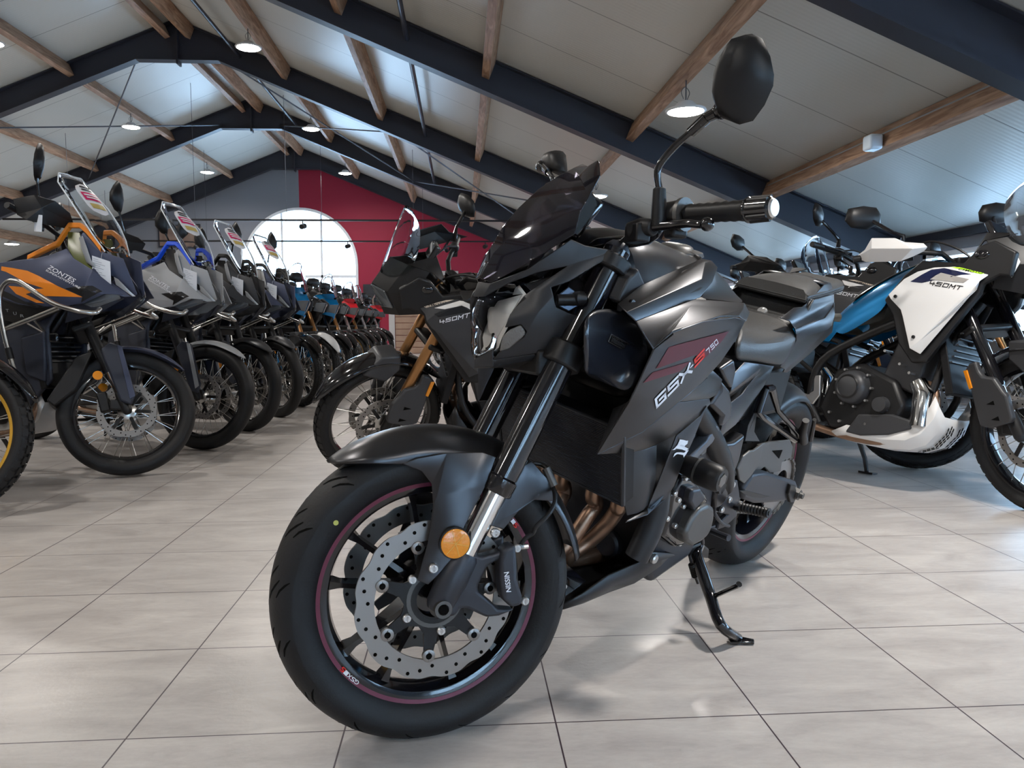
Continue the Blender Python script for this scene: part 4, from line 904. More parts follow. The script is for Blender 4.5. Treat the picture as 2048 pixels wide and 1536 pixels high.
# ---- exhaust headers ----
x0 = bot.x-.055
PI1 = [(x0-.04, .125, bot.z+.09), (1.020,0.118,0.460), (1.007,0.112,0.440), (0.998,0.105,0.430), (0.992,0.085,0.385), (1.006,0.060,0.334), (1.032,0.030,0.277), (x0-.20, .03, bot.z-.25)]
PI2 = [(x0-.04, .045, bot.z+.09), (1.019,0.045,0.453), (1.000,0.045,0.427), (0.994,0.043,0.407), (1.008,0.040,0.391), (1.035,0.030,0.332), (1.045,0.015,0.281), (x0-.20, .01, bot.z-.25)]
PI3 = [(p[0]+.004, -p[1]-.004, p[2]) for p in PI2]; PI4 = [(p[0], -p[1], p[2]) for p in PI1]
for pts in (PI1, PI2, PI3, PI4):
    m = MB(); m.tube(pts, .0185, 18, sub=6); m.build('exhaust_header', M_BRONZE, bike)
q = Vector((0.913,0.050,0.296)); m = MB(); m.tube([q+Vector((-.10, 0, 0)), q+Vector((-.002, 0, 0)), q+Vector((.004, 0, 0)), q+Vector((.004, 0, 0))], [.034, .034, .028, .001], 26); m.build('oil_filter', M_MATTE2, bike)
m = MB(); m.tube([(x0-.33, 0, bot.z-.255), (x0-.42, 0, bot.z-.25), (x0-.60, -.02, bot.z-.25), (x0-.85, -.13, bot.z-.19), (x0-1.0, -.17, bot.z-.15)], [.055, .06, .045, .03, .03], 18, sub=4); m.build('exhaust_collector', M_GREY, bike)
m = MB(); m.tube([(.12, -.19, .33), (.08, -.195, .345), (-.18, -.215, .43), (-.22, -.217, .445)], [.035, .055, .06, .045], 24); m.build('silencer', M_MATTE, bike)
# ---- engine ----
m = MB(); m.prism([(.93, -.15, .50), (.94, -.15, .58), (.80, -.15, .64), (.70, -.15, .58), (.62, -.15, .50), (.58, -.15, .36), (.64, -.15, .24), (.82, -.15, .21), (.88, -.15, .27), (.91, -.15, .40)], (0, .30, 0)); eng = m.build('engine', M_ALU, bike, bevel=.015)
m = MB(); m.prism([(.98, -.16, .47), (1.04, -.16, .60), (1.00, -.16, .72), (.88, -.16, .66), (.92, -.16, .50)], (0, .32, 0)); m.build('cylinder_head', M_MATTE, eng, bevel=.01)
slab('engine_case', [(0.879,0.170,0.528), (0.816,0.170,0.511), (0.725,0.170,0.454), (0.694,0.170,0.426), (0.764,0.170,0.406), (0.786,0.170,0.380), (0.761,0.170,0.319), (0.816,0.170,0.325), (0.901,0.170,0.375), (0.896,0.170,0.417), (0.908,0.170,0.478)], .12, .185, M_GLOSS, eng, bevel=.012)
slab('generator_cover', [(0.824,0.190,0.420), (0.799,0.190,0.441), (0.755,0.190,0.442), (0.717,0.190,0.425), (0.702,0.190,0.398), (0.698,0.190,0.363), (0.710,0.190,0.346), (0.738,0.190,0.336), (0.786,0.190,0.334), (0.826,0.190,0.356), (0.844,0.190,0.383)], .15, .212, M_GREY, eng, bevel=.016)
for q in ((0.866,0.186,0.520), (0.872,0.186,0.465), (0.839,0.186,0.443), (0.855,0.186,0.395), (0.796,0.170,0.327), (0.769,0.170,0.320), (0.901,0.186,0.488), (0.905,0.186,0.424)): bolt(q, .0065, (0, 1, 0), M_SILVER, eng, 'cover_bolt')
slab('water_pump', [(0.851,0.190,0.494), (0.807,0.190,0.491), (0.762,0.190,0.455), (0.812,0.190,0.432), (0.848,0.190,0.462)], .17, .205, M_ALU, eng, bevel=.008)
m = MB(); m.tube([(0.931,0.160,0.501), (0.924,0.165,0.442), (0.939,0.165,0.387), (0.957,0.160,0.324)], [.026, .028, .030, .028], 22); m.build('coolant_tube', M_MATTE2, bike)
# crash slider
sc = Vector((0.857,0.235,0.536)); 
sx = Vector((0.838,0.200,0.558))
m = MB(); q = Vector((0.882,0.250,0.555)); m.tube([(q.x, .15, q.z), (q.x, .215, q.z), (q.x, .218, q.z), (q.x, .222, q.z), (q.x, .225, q.z), (q.x, .272, q.z), (q.x, .280, q.z)], [.018, .027, .031, .030, .032, .031, .026], 32); sl = m.build('crash_slider', M_MATTE, bike)
m = MB(); m.tube([(q.x, .2185, q.z), (q.x, .2245, q.z)], .0315, 32); m.build('slider_ring', M_GREY, sl)
m = MB(); m.tube([(q.x, .279, q.z), (q.x, .2815, q.z)], [.019, .016], 6); m.build('slider_cap', M_GLOSS, sl, smooth=False)
# frame spar piece, clutch arm
slab('frame_hanger', [(0.867,0.170,0.564), (0.791,0.170,0.602), (0.763,0.170,0.639), (0.742,0.170,0.631), (0.737,0.170,0.622), (0.757,0.170,0.590), (0.831,0.170,0.552)], .150, .180, mat('blue grey satin frame', (.10,.11,.13), .3, .6), bike, bevel=.006)
slab('frame_lug', [(0.791,0.170,0.572), (0.769,0.170,0.589), (0.745,0.170,0.572), (0.744,0.170,0.557), (0.765,0.170,0.552)], .145, .165, M_GREY, bike, bevel=.004)
slab('frame_cover', [(0.818,0.175,0.692), (0.783,0.175,0.725), (0.794,0.175,0.753), (0.731,0.170,0.722), (0.692,0.168,0.680), (0.683,0.168,0.648), (0.716,0.170,0.628), (0.739,0.170,0.632), (0.734,0.170,0.654)], .13, .178, M_SATIN, bike, bevel=.010)
slab('frame_cover', [(0.803,0.170,0.778), (0.744,0.165,0.799), (0.718,0.165,0.773), (0.709,0.165,0.727), (0.721,0.165,0.725), (0.762,0.170,0.749)], .13, .172, M_SATIN, bike, bevel=.008)
# main frame rail and side cover
s_ = [(0.687,0.155,0.758), (0.634,0.150,0.782), (0.403,0.135,0.756), (0.461,0.145,0.703), (0.516,0.150,0.672), (0.609,0.160,0.616), (0.671,0.165,0.602), (0.707,0.168,0.592), (0.708,0.168,0.628), (0.686,0.168,0.653), (0.695,0.168,0.684), (0.703,0.165,0.716), (0.518,0.150,0.764), (0.548,0.150,0.739), (0.608,0.155,0.698)]
sv = panel('side_cover', [[s_[0], s_[1], s_[12], s_[11]], [s_[1], s_[2], s_[13], s_[12]], [s_[12], s_[13], (s_[14][0], .140, s_[14][2]), (s_[10][0], .150, s_[10][2]), s_[11]], [s_[13], s_[2], s_[3], s_[4], s_[14]], [s_[14], s_[4], s_[5], s_[6], s_[9], s_[10]], [s_[6], s_[7], s_[8], s_[9]]], M_SATIN, bike, both=True, bevel=.006)
slab('frame_rail', [(0.678,0.160,0.569), (0.580,0.155,0.562), (0.522,0.155,0.579), (0.523,0.155,0.565), (0.516,0.150,0.506), (0.530,0.150,0.446), (0.525,0.150,0.391), (0.556,0.150,0.371), (0.587,0.150,0.372), (0.609,0.150,0.409), (0.604,0.155,0.451), (0.616,0.160,0.492), (0.652,0.160,0.544)], .118, .160, M_SATIN, bike, bevel=.010)
slab('frame_rail', [(0.678,0.160,0.569), (0.580,0.155,0.562), (0.522,0.155,0.579), (0.523,0.155,0.565), (0.516,0.150,0.506), (0.530,0.150,0.446), (0.525,0.150,0.391), (0.556,0.150,0.371), (0.587,0.150,0.372), (0.609,0.150,0.409), (0.604,0.155,0.451), (0.616,0.160,0.492), (0.652,0.160,0.544)], .118, .160, M_SATIN, bike, bevel=.010, mirror=True)
m = MB(); q = Vector((0.588,0.158,0.439)); m.tube([q-Vector((0, .02, 0)), q, q+Vector((0, .006, 0)), q+Vector((0, .004, 0)), q], [.024, .024, .020, .013, .010], 26); m.build('pivot_cap', M_MATTE, bike)
slab('rear_inner_panel', [(0.368,0.110,0.679), (0.378,0.110,0.619), (0.356,0.110,0.551), (0.296,0.110,0.514), (0.404,0.110,0.528), (0.413,0.110,0.576), (0.367,0.110,0.670)], .09, .115, M_MATTE2, bike, bevel=.004)
slab('subframe', [(0.584,0.150,0.609), (0.495,0.145,0.595), (0.401,0.125,0.679), (0.363,0.120,0.687), (0.396,0.120,0.689)], .10, .12, M_MATTE, bike, bevel=.003)
# ---- tail ----
T_ = dict(a=(0.402,0.115,0.887), b=(0.312,0.110,0.915), c=(0.255,0.110,0.918), d=(0.229,0.108,0.927), e=(0.101,0.098,0.985), f=(0.027,0.090,0.990), g=(-0.017,0.092,0.962), h=(-0.014,0.100,0.941), i=(0.368,0.130,0.881), j=(0.393,0.125,0.886))
g = T_.get
tl = panel('tail_cowl', [[g('a'), g('b'), g('c'), g('i'), g('j')], [g('c'), g('d'), g('h'), g('i')], [g('d'), g('e'), g('f'), g('g'), g('h')],
  [g('i'), g('h'), (-0.043,0.094,0.918), (0.043,0.108,0.886), (0.322,0.132,0.861)], [(0.322,0.132,0.861), (0.055,0.112,0.887), (-0.028,0.098,0.919), (-0.046,0.104,0.897), (-0.036,0.108,0.867), (0.001,0.114,0.852), (0.321,0.140,0.847)],
  [(0.321,0.140,0.847), (0.001,0.114,0.852), (0.150,0.118,0.794), (0.294,0.125,0.739), (0.340,0.128,0.750), (0.302,0.138,0.827)], [(0.001,0.114,0.852), (-0.036,0.108,0.867), (-0.083,0.100,0.837), (0.081,0.105,0.769), (0.234,0.112,0.721), (0.280,0.118,0.727), (0.294,0.125,0.739), (0.150,0.118,0.794)]], M_SATIN, bike, both=True, bevel=.005)
tt = Vector(T_['g']); 
m = MB(); e_ = [Vector(T_['e']), Vector(T_['f']), Vector(T_['g']), Vector(T_['h']), Vector((-0.046,0.104,0.897)), Vector((-0.083,0.100,0.837))]
m.grid([e_, [Vector((p.x-.03, 0, p.z+.004)) for p in e_]]); m.both(); m.build('tail_end', M_SATIN, tl, sol=.004, ang=50)
m = MB(); q = e_[3]; m.box((q.x-.045, 0, q.z-.04), (.02, .10, .04)); m.build('tail_light', mat('red tail light', (.4, .01, .01), .15, coat=.5), tl, bevel=.006)
# seats
r0 = Vector((0.533,0.085,0.890)); 
RS = [[Vector((.62, 0, .864)), Vector((.615, .06, .863)), Vector((0.608,0.110,0.858)), Vector((0.691,0.140,0.834)), Vector((0.683,0.146,0.794)), Vector((0.645,0.138,0.783))],
      [Vector((.53, 0, .855)), Vector((.525, .06, .854)), Vector((0.522,0.110,0.849)), Vector((0.621,0.150,0.827)), Vector((0.604,0.152,0.793)), Vector((0.567,0.142,0.782))],
      [Vector((.42, 0, .854)), Vector((.415, .06, .854)), Vector((0.409,0.110,0.848)), Vector((0.528,0.156,0.827)), Vector((0.506,0.154,0.786)), Vector((0.469,0.144,0.771))],
      [Vector((.33, 0, .866)), Vector((.325, .06, .867)), Vector((0.319,0.110,0.858)), Vector((0.409,0.152,0.835)), Vector((0.414,0.150,0.777)), Vector((0.397,0.142,0.764))],
      [Vector((.298, 0, .868)), Vector((.298, .07, .876)), Vector((0.287,0.120,0.852)), Vector((0.315,0.142,0.831)), Vector((0.348,0.142,0.781)), Vector((0.360,0.138,0.760))]]
m = MB(); m.grid(RS); m.both(); seat = m.build('rider_seat', M_SEAT, bike, sub=2, sol=.006, ang=60)
m = MB(); m.grid([[Vector((x, y, z)) for y in (-.118, -.06, 0, .06, .118)] for x, z in ((.315, .845), (.29, .868), (.25, .885), (.222, .905), (.20, .94))]); m.build('seat_step', M_SEATB, bike, sol=.008)
lk_ = Vector((0.272,0.005,0.879)); m = MB(); d_ = Vector((.8, 0, .6)); m.tube([lk_-d_*.03, lk_, lk_+d_*.004, lk_+d_*.002], [.016, .016, .012, .006], 20); m.build('seat_lock', M_SILVER, bike)
pn = [Vector((0.234,0.108,0.926)), Vector((0.108,0.100,0.987))]
PSr = []
xa, xb = pn[0].x+.01, -.135
for i in range(9):
    t = i/8; x = xa+(xb-xa)*t; zt = .905+.10*(t**.8) if False else None
    ztop = Vector((0.203,0.090,0.962)).z*(1-t)+Vector((0.092,0.085,1.002)).z*t
    zbot = pn[0].z*(1-t)+(pn[1].z-.02)*t; hw = .112-.03*t**2; cr = .018*math.sin(PI*min(1, t*1.2+.1))
    e0 = .35 if i in (0, 8) else 1.0
    PSr.append([Vector((x, 0, zbot)), Vector((x, hw*.95, zbot)), Vector((x, hw, zbot+.012)), Vector((x-(.01 if i == 0 else 0), hw*.97, zbot+(ztop-zbot)*.6)), Vector((x-(.02 if i == 0 else 0), hw*.8, ztop+cr*.3)), Vector((x-(.02 if i == 0 else 0), hw*.4, ztop+cr*.8)), Vector((x-(.02 if i == 0 else 0), 0, ztop+cr))])
m = MB(); m.grid([r[3:] for r in PSr]); m.both(); ps = m.build('pillion_seat', M_SEAT, bike, sub=2, ang=70)
m = MB(); m.grid([r[:4] for r in PSr]); m.add([p for p in PSr[0]], [tuple(range(7))]); m.add(PSr[-1], [tuple(range(7))]); m.both(); m.build('pillion_base', M_SEATB, ps, bevel=.006)
m = MB()
for dz in (.25, .42): m.tube([r[1]+Vector((0, .009 if True else 0, (r[4].z-r[1].z)*dz)) for r in PSr[0:8]], .0015, 6)
m.both(); 
m.tube([PSr[0][1]+Vector((.004, .006, .012)), PSr[0][0]+Vector((.006, 0, .012)), Vector((PSr[0][1].x+.004, -PSr[0][1].y-.006, PSr[0][1].z+.012))], .002, 6); m.build('seat_piping', M_SEATB, ps)
# ---- rear wheel, swingarm, drive ----
rw_, RX = cast_wheel(bike, RWc, None, .2165, .316, .090, (), front=False)
m = brake_disc(.075, .11, -.08, .005); m.xf(RX); m.build('brake_disc', M_DISC, rw_)
m = ring_plate([((.098+(.005 if i % 2 else -.003))*math.cos(2*PI*i/86), (.098+(.005 if i % 2 else -.003))*math.sin(2*PI*i/86)) for i in range(86)], [(.055*math.cos(2*PI*i/86), .055*math.sin(2*PI*i/86)) for i in range(86)], .098, .104); m.xf(RX); m.build('rear_sprocket', M_DISC, bike)
SW = [(0.404,0.130,0.393), (0.357,0.140,0.434), (0.256,0.145,0.422), (0.125,0.150,0.385), (-0.025,0.150,0.345), (-0.053,0.150,0.324), (-0.063,0.150,0.297), (0.034,0.150,0.282), (0.175,0.145,0.305), (0.277,0.140,0.323), (0.376,0.130,0.355)]
sw = slab('swingarm', SW, .118, .148, M_ALU, bike, bevel=.010)
slab('swingarm', SW, .118, .148, M_ALU, bike, bevel=.010, mirror=True)
slab('swingarm_recess', [(0.433,0.149,0.395), (0.375,0.149,0.385), (0.227,0.149,0.342), (0.173,0.149,0.329), (0.235,0.149,0.335), (0.306,0.149,0.350), (0.380,0.149,0.373)], .147, .1495, M_MATTE, sw, bevel=.001)
m = MB(); m.box((.50, 0, .40), (.09, .26, .09)); m.build('swingarm_pivot', M_MATTE, bike, bevel=.015)
slab('axle_adjuster', [(0.053,0.150,0.352), (0.006,0.150,0.340), (-0.027,0.150,0.310), (-0.036,0.150,0.276), (0.001,0.150,0.277), (0.047,0.150,0.317)], .145, .158, M_MATTE, bike, bevel=.003)
q = Vector((-0.031,0.150,0.304)); m = MB(); m.tube([(q.x, .145, q.z), (q.x, .168, q.z)], [.020, .019], 6); m.tube([(q.x, .168, q.z), (q.x, .180, q.z), (q.x, .181, q.z)], [.011, .010, .004], 14); m.build('rear_axle_nut', M_GREY, bike)
slab('chain_guard', [(0.296,0.120,0.503), (0.214,0.120,0.502), (0.047,0.120,0.487), (0.004,0.120,0.458), (-0.011,0.120,0.416), (0.064,0.120,0.420), (0.050,0.120,0.379), (0.138,0.120,0.387), (0.197,0.120,0.417), (0.232,0.120,0.410), (0.288,0.120,0.421), (0.300,0.120,0.461)], .108, .114, M_GREY, bike, bevel=.002)
m = MB(); m.prism([(0.179,0.115,0.468), (0.091,0.114,0.459), (0.100,0.114,0.431)], (0, .0012, 0)); m.build('guard_cutout', M_GROOVE, bike, smooth=False)
# chain: links around the two sprockets
fs = Vector((.60, 0, .39)); R1, R2 = .098, .036
ch_n = 92
m = MB(); pa = []
dx = fs.x-RWc.x; dz = fs.z-RWc.z; D_ = math.hypot(dx, dz); th = math.atan2(dz, dx); be_ = math.acos((R1-R2)/D_)
A0_, A1_ = th+be_, th-be_
def pt(c, r, a): return Vector((c[0]+r*math.cos(a), .101, c[2]+r*math.sin(a)))
path = [pt(RWc, R1, A0_+(2*PI-2*be_)*i/30) for i in range(31)]
path += [pt(fs, R2, A1_+(A0_-A1_)*i/10) for i in range(11)]; path.append(path[0])
L_ = [0.0]
for i in range(1, len(path)): L_.append(L_[-1]+(path[i]-path[i-1]).length)
def along(s):
    s %= L_[-1]
    for i in range(1, len(path)):
        if L_[i] >= s: t = (s-L_[i-1])/max(1e-9, L_[i]-L_[i-1]); return path[i-1].lerp(path[i], t)
    return path[-1]
nl = int(L_[-1]/.0159)
for i in range(nl):
    a = along(i*L_[-1]/nl); b = along((i+1)*L_[-1]/nl); m.tube([a+Vector((0, .004 if i % 2 else .006, 0)), b+Vector((0, .004 if i % 2 else .006, 0))], .0062, 6); m.tube([a-Vector((0, .004, 0)), b-Vector((0, .004, 0))], .0062, 6)
m.build('drive_chain', M_GREY, bike, weld=0)
# hugger
arch('rear_hugger', .333, 62, 130, .092, .045, M_MATTE2, bike, None, c=RWc)
# heel guard
slab('heel_guard', [(0.510,0.150,0.477), (0.492,0.150,0.510), (0.455,0.150,0.522), (0.428,0.150,0.520), (0.381,0.150,0.533), (0.369,0.150,0.496), (0.371,0.150,0.461), (0.403,0.150,0.436), (0.433,0.150,0.420), (0.473,0.150,0.437)], .150, .158, M_GREY, bike, bevel=.003)
slab('foot_peg_bracket', [(0.536,0.150,0.447), (0.483,0.150,0.439), (0.446,0.150,0.395), (0.422,0.150,0.364), (0.430,0.150,0.338), (0.413,0.150,0.318), (0.440,0.150,0.307), (0.482,0.150,0.294), (0.525,0.150,0.296), (0.527,0.150,0.317), (0.481,0.150,0.332), (0.540,0.150,0.352), (0.546,0.150,0.371), (0.522,0.150,0.403)], .140, .156, M_ALU, bike, bevel=.004)
for q in ((0.514,0.157,0.431), (0.507,0.157,0.385), (0.541,0.157,0.362), (0.424,0.157,0.356)): bolt(q, .009, (0, 1, 0), M_SILVER, bike)
m = MB(); m.tube([(0.453,0.160,0.352), (0.478,0.185,0.364)], .009, 12); a = Vector((0.481,0.185,0.369)); b = Vector((0.486,0.265,0.387))
m.build('peg_mount', M_ALU, bike)
m = MB(); n_ = 18; m.tube([a+(b-a)*(i/n_) for i in range(n_+1)], [.012 if i % 2 else .0145 for i in range(n_+1)], 12); m.tube([b, b+(b-a)*.03], [.006, .007], 10); m.build('foot_peg', M_MATTE, bike)
m = MB(); m.tube([(a.x, -a.y, a.z), (b.x, -b.y, b.z)], .013, 12); m.build('foot_peg', M_MATTE, bike)
m = MB(); m.tube([(0.607,0.165,0.385), (0.604,0.168,0.368), (0.545,0.170,0.328), (0.492,0.170,0.308)], .005, 8, sub=3); m.tube([(0.584,0.170,0.316), (0.619,0.180,0.325), (0.636,0.235,0.335)], [.008, .008, .009], 10); m.build('gear_lever', M_ALU, bike)
m = MB(); m.tube([(0.587,0.168,0.328), (0.631,0.170,0.329), (0.648,0.170,0.315), (0.620,0.165,0.282)], .005, 8, sub=3); m.build('stand_spring_stay', M_ALU, bike)
# passenger peg bracket loop
for s in (1, -1):
    def S(p): p = Vector(p); return Vector((p.x, p.y*s, p.z))
    PB = [Vector((0.413,0.135,0.690)), Vector((0.438,0.140,0.628)), Vector((0.401,0.142,0.611)), Vector((0.127,0.155,0.512)), Vector((0.069,0.158,0.501)), Vector((0.136,0.156,0.540)), Vector((0.308,0.145,0.622)), Vector((0.373,0.135,0.690))]
    rr_ = [.011, .013, .010, .010, .012, .009, .008, .012]
    m = MB(); m.tube([S(p) for p in PB], rr_, 10); m.tube([S(PB[0]), S(PB[-1])], .011, 10); pb = m.build('passenger_peg_bracket', M_GLOSS, bike)
    m = MB(); m.tube([S((0.077,0.165,0.505)), S((0.137,0.175,0.544)), S((0.173,0.185,0.591))], [.014, .012, .010], 12); m.tube([S((0.137,0.160,0.544)), S((0.136,0.175,0.584))], .004, 6); m.build('passenger_peg', M_MATTE, pb)
    m = MB(); m.tube([S((0.048,0.175,0.510)), S((0.131,0.195,0.593))], [.008, .006], 8); m.build('peg_rubber', M_MATTE, pb)
    bolt(S((0.083,0.170,0.509)), .008, (0, s, 0), M_SILVER, pb)
# rear brake reservoir style unit and shock
m = MB(); m.tube([(.43, .02, .62), (.36, .02, .36)], .03, 18); m.build('rear_shock', M_MATTE, bike)
m = MB(); m.box((.33, 0, .66), (.36, .20, .16)); m.build('battery_box', M_MATTE, bike, bevel=.02)
m = MB(); m.box((.72, 0, .74), (.30, .24, .16)); m.build('air_box', M_MATTE, bike, bevel=.03)
m = MB(); m.box((.93, 0, .80), (.30, .20, .22)); m.build('throttle_body', M_MATTE, bike, bevel=.04)
m = MB(); m.tube([(1.22, 0, .78), (1.155, 0, .92)], .035, 20); m.build('head_tube', M_MATTE, bike)
for s in (1, -1):
    m = MB(); m.tube([(1.18, .05*s, .84), (1.05, .13*s, .80), (.85, .15*s, .68), (.62, .15*s, .52), (.52, .13*s, .42)], [.03, .032, .03, .03, .035], 14, sub=3); m.build('frame_spar', M_MATTE, bike)
# ---- belly pan ----
bl = [(1.168,0.120,0.241), (1.115,0.135,0.263), (1.047,0.150,0.298), (0.934,0.165,0.312), (0.930,0.170,0.330), (0.902,0.172,0.331), (0.800,0.170,0.301)]
bw = [(1.150,0.110,0.224), (1.077,0.120,0.221), (0.992,0.130,0.229), (0.898,0.140,0.231), (0.842,0.150,0.251), (0.814,0.155,0.263), (0.794,0.168,0.297)]
m = MB(); m.grid([[Vector(p) for p in bl], [Vector(p)*.5+Vector(q)*.5+Vector((0, .008, 0)) for p, q in zip(bl, bw)], [Vector(p) for p in bw], [Vector((p[0], p[1]*.5, p[2]-.012)) for p in bw], [Vector((p[0], 0, p[2]-.014)) for p in bw]]); m.both(); bp_ = m.build('belly_pan', M_MATTE2, bike, sol=.004, ang=50, bevel=0)
bolt((0.903,0.176,0.316), .0115, (0, 1, 0), M_SILVER, bp_)
m = MB(); 
for i in range(3):
    for j in range(3):
        q = Vector((1.049,0.060,0.214)); c_ = Vector((q.x-.02+i*.022, .0+j*.024+(i % 2)*.012, q.z)); m.cyl(c_, c_+Vector((0, 0, .002)), .009, n=12)
# grille of round vents in the front plate of the pan
fr = Vector(bl[0]); m2_ = MB(); 
pl_ = [fr+Vector((.0, -.005, .01)), Vector((fr.x+.01, -.11, fr.z+.01)), Vector((fr.x-.12, -.11, fr.z+.06)), Vector(bl[1])+Vector((-.02, -.01, .02))]
m2_.add(pl_, [(0, 1, 2, 3)]); m2_.build('pan_front_plate', M_GLOSS, bp_, sol=.003)
m = MB(); e1_ = (pl_[1]-pl_[0]); e2_ = (pl_[3]-pl_[0]); nn_ = e1_.cross(e2_).normalized(); nn_ = nn_ if nn_.z > 0 else -nn_
for i in range(4):
    for j in range(3):
        c_ = pl_[0]+e1_*(.10+.095*i+(.045 if j % 2 else 0))+e2_*(.12+.17*j); m.cyl(c_+nn_*.0012, c_+nn_*.0026, .0085, n=14)
m.build('vent_hole', M_PAPER, bp_)
# ---- side stand ----
A = Vector((0.562,0.130,0.244)); F_ = (SB.inverted() @ Vector((.697, 1.881, .012)))
B1 = Vector((0.607,0.150,0.238)); B2 = Vector((0.643,0.235,0.164)); B3 = Vector((0.713,0.305,0.145))
m = MB(); m.tube([A, B1, B1*.5+B2*.5, B2, B3, F_], [.017, .017, .0165, .0155, .014, .013], 16, sub=4); st_ = m.build('side_stand', M_GLOSS, bike)
m = MB(); fw0 = Vector((.697, 1.881, .006)); inv = SB.inverted(); m.prism([inv @ (fw0+Vector(p)) for p in ((-.025, -.016, -.004), (.035, -.022, -.004), (.042, -.004, -.004), (.01, .018, -.004), (-.022, .012, -.004))], inv.to_3x3() @ Vector((0, 0, .008))); m.build('stand_foot', M_GLOSS, st_, bevel=.002)
m = MB(); m.tube([B2, (0.663,0.300,0.238), (0.668,0.305,0.247)], [.006, .006, .008], 8); m.build('stand_prong', M_GLOSS, st_)
m = MB(); s0 = Vector((0.650,0.150,0.249)); s1 = Vector((0.634,0.155,0.222)); s2 = Vector((0.611,0.165,0.182)); s3 = Vector((0.594,0.170,0.159)); m.tube([s0, s1], .004, 8); m.tube([s2, s3], .004, 8)
d_ = s2-s1; u_ = d_.orthogonal().normalized(); v_ = d_.normalized().cross(u_)
m.tube([s1+d_*(i/96)+(u_*math.cos(2*PI*i/12)+v_*math.sin(2*PI*i/12))*.008 for i in range(97)], .0022, 6); m.build('stand_spring', M_MATTE, st_)
slab('stand_bracket', [(0.665,0.130,0.266), (0.579,0.130,0.266), (0.515,0.130,0.230), (0.503,0.130,0.196), (0.637,0.130,0.242)], .10, .145, M_MATTE, bike, bevel=.006)
# cables between the bars and the frame
for pts in (([(1.134,0.150,1.013), (1.133,0.120,1.004), (1.132,0.090,0.995), (1.193,0.080,0.940), (1.181,0.070,0.923), (1.176,0.060,0.902)]), ([(1.112,0.170,1.013), (1.116,0.130,1.005), (1.117,0.100,0.995), (1.147,0.070,0.945)])):
    m = MB(); m.tube(pts, .004, 8, sub=4); m.xf(ST); m.build('control_cable', M_MATTE, bike)
m = MB(); m.box((1.05, 0, .96), (.10, .14, .02)); m.build('ignition_shroud', M_MATTE, bike, bevel=.006)

# ================= adventure motorcycles on display =================
M_NAVY = mat('satin slate blue paint', (0.060, 0.070, 0.115), 0.38, 0.35)
M_NAVY2 = mat('dark slate plastic', (0.022, 0.026, 0.040), 0.5)
M_ORANGE = mat('orange paint', (0.80, 0.23, 0.015), 0.4)
M_BLUEP = mat('bright blue paint', (0.01, 0.09, 0.75), 0.35)
M_LGREY = mat('light grey paint', (0.33, 0.34, 0.35), 0.4, 0.1)
M_WHITEP = mat('pearl white panel', (0.74, 0.73, 0.72), 0.32)
M_TEAL = mat('metallic ocean blue', (0.0, 0.17, 0.42), 0.22, 0.5, coat=0.6)
M_DKNAVY = mat('navy graphic', (0.008, 0.012, 0.05), 0.35)
M_GREEN = mat('lime graphic', (0.45, 0.85, 0.02), 0.4)
M_LGREYG = mat('warm grey graphic', (0.36, 0.34, 0.32), 0.4)
M_CARB = mat('dark graphite panel', (0.045, 0.046, 0.050), 0.42, 0.2)
M_GOLD = mat('gold anodised', (0.75, 0.42, 0.06), 0.3, 0.8)
M_COPPER = mat('copper fork slider', (0.40, 0.20, 0.08), 0.3, 0.8)
M_RED = mat('bright red paint', (0.55, 0.01, 0.02), 0.3, coat=0.4)
M_STEELB = mat('brushed steel tube', (0.55, 0.54, 0.52), 0.25, 0.95)
M_OLIVE = mat('olive tinted panel', (0.10, 0.11, 0.02), 0.3)
M_SILVST = mat('silver fairing strip', (0.45, 0.46, 0.47), 0.35, 0.5)
M_KHAKI = mat('grey brown seat vinyl', (0.085, 0.082, 0.07), 0.55, bump=(420, .3))
M_SKIDG = mat('grey skid plate', (0.42, 0.41, 0.40), 0.4, 0.5)
M_STICK = mat('pale sticker', (0.62, 0.60, 0.60), 0.4)
M_REDST = mat('raspberry sticker print', (0.55, 0.01, 0.10), 0.4)
M_YELST = mat('ochre sticker print', (0.45, 0.33, 0.10), 0.4)
AW = {}
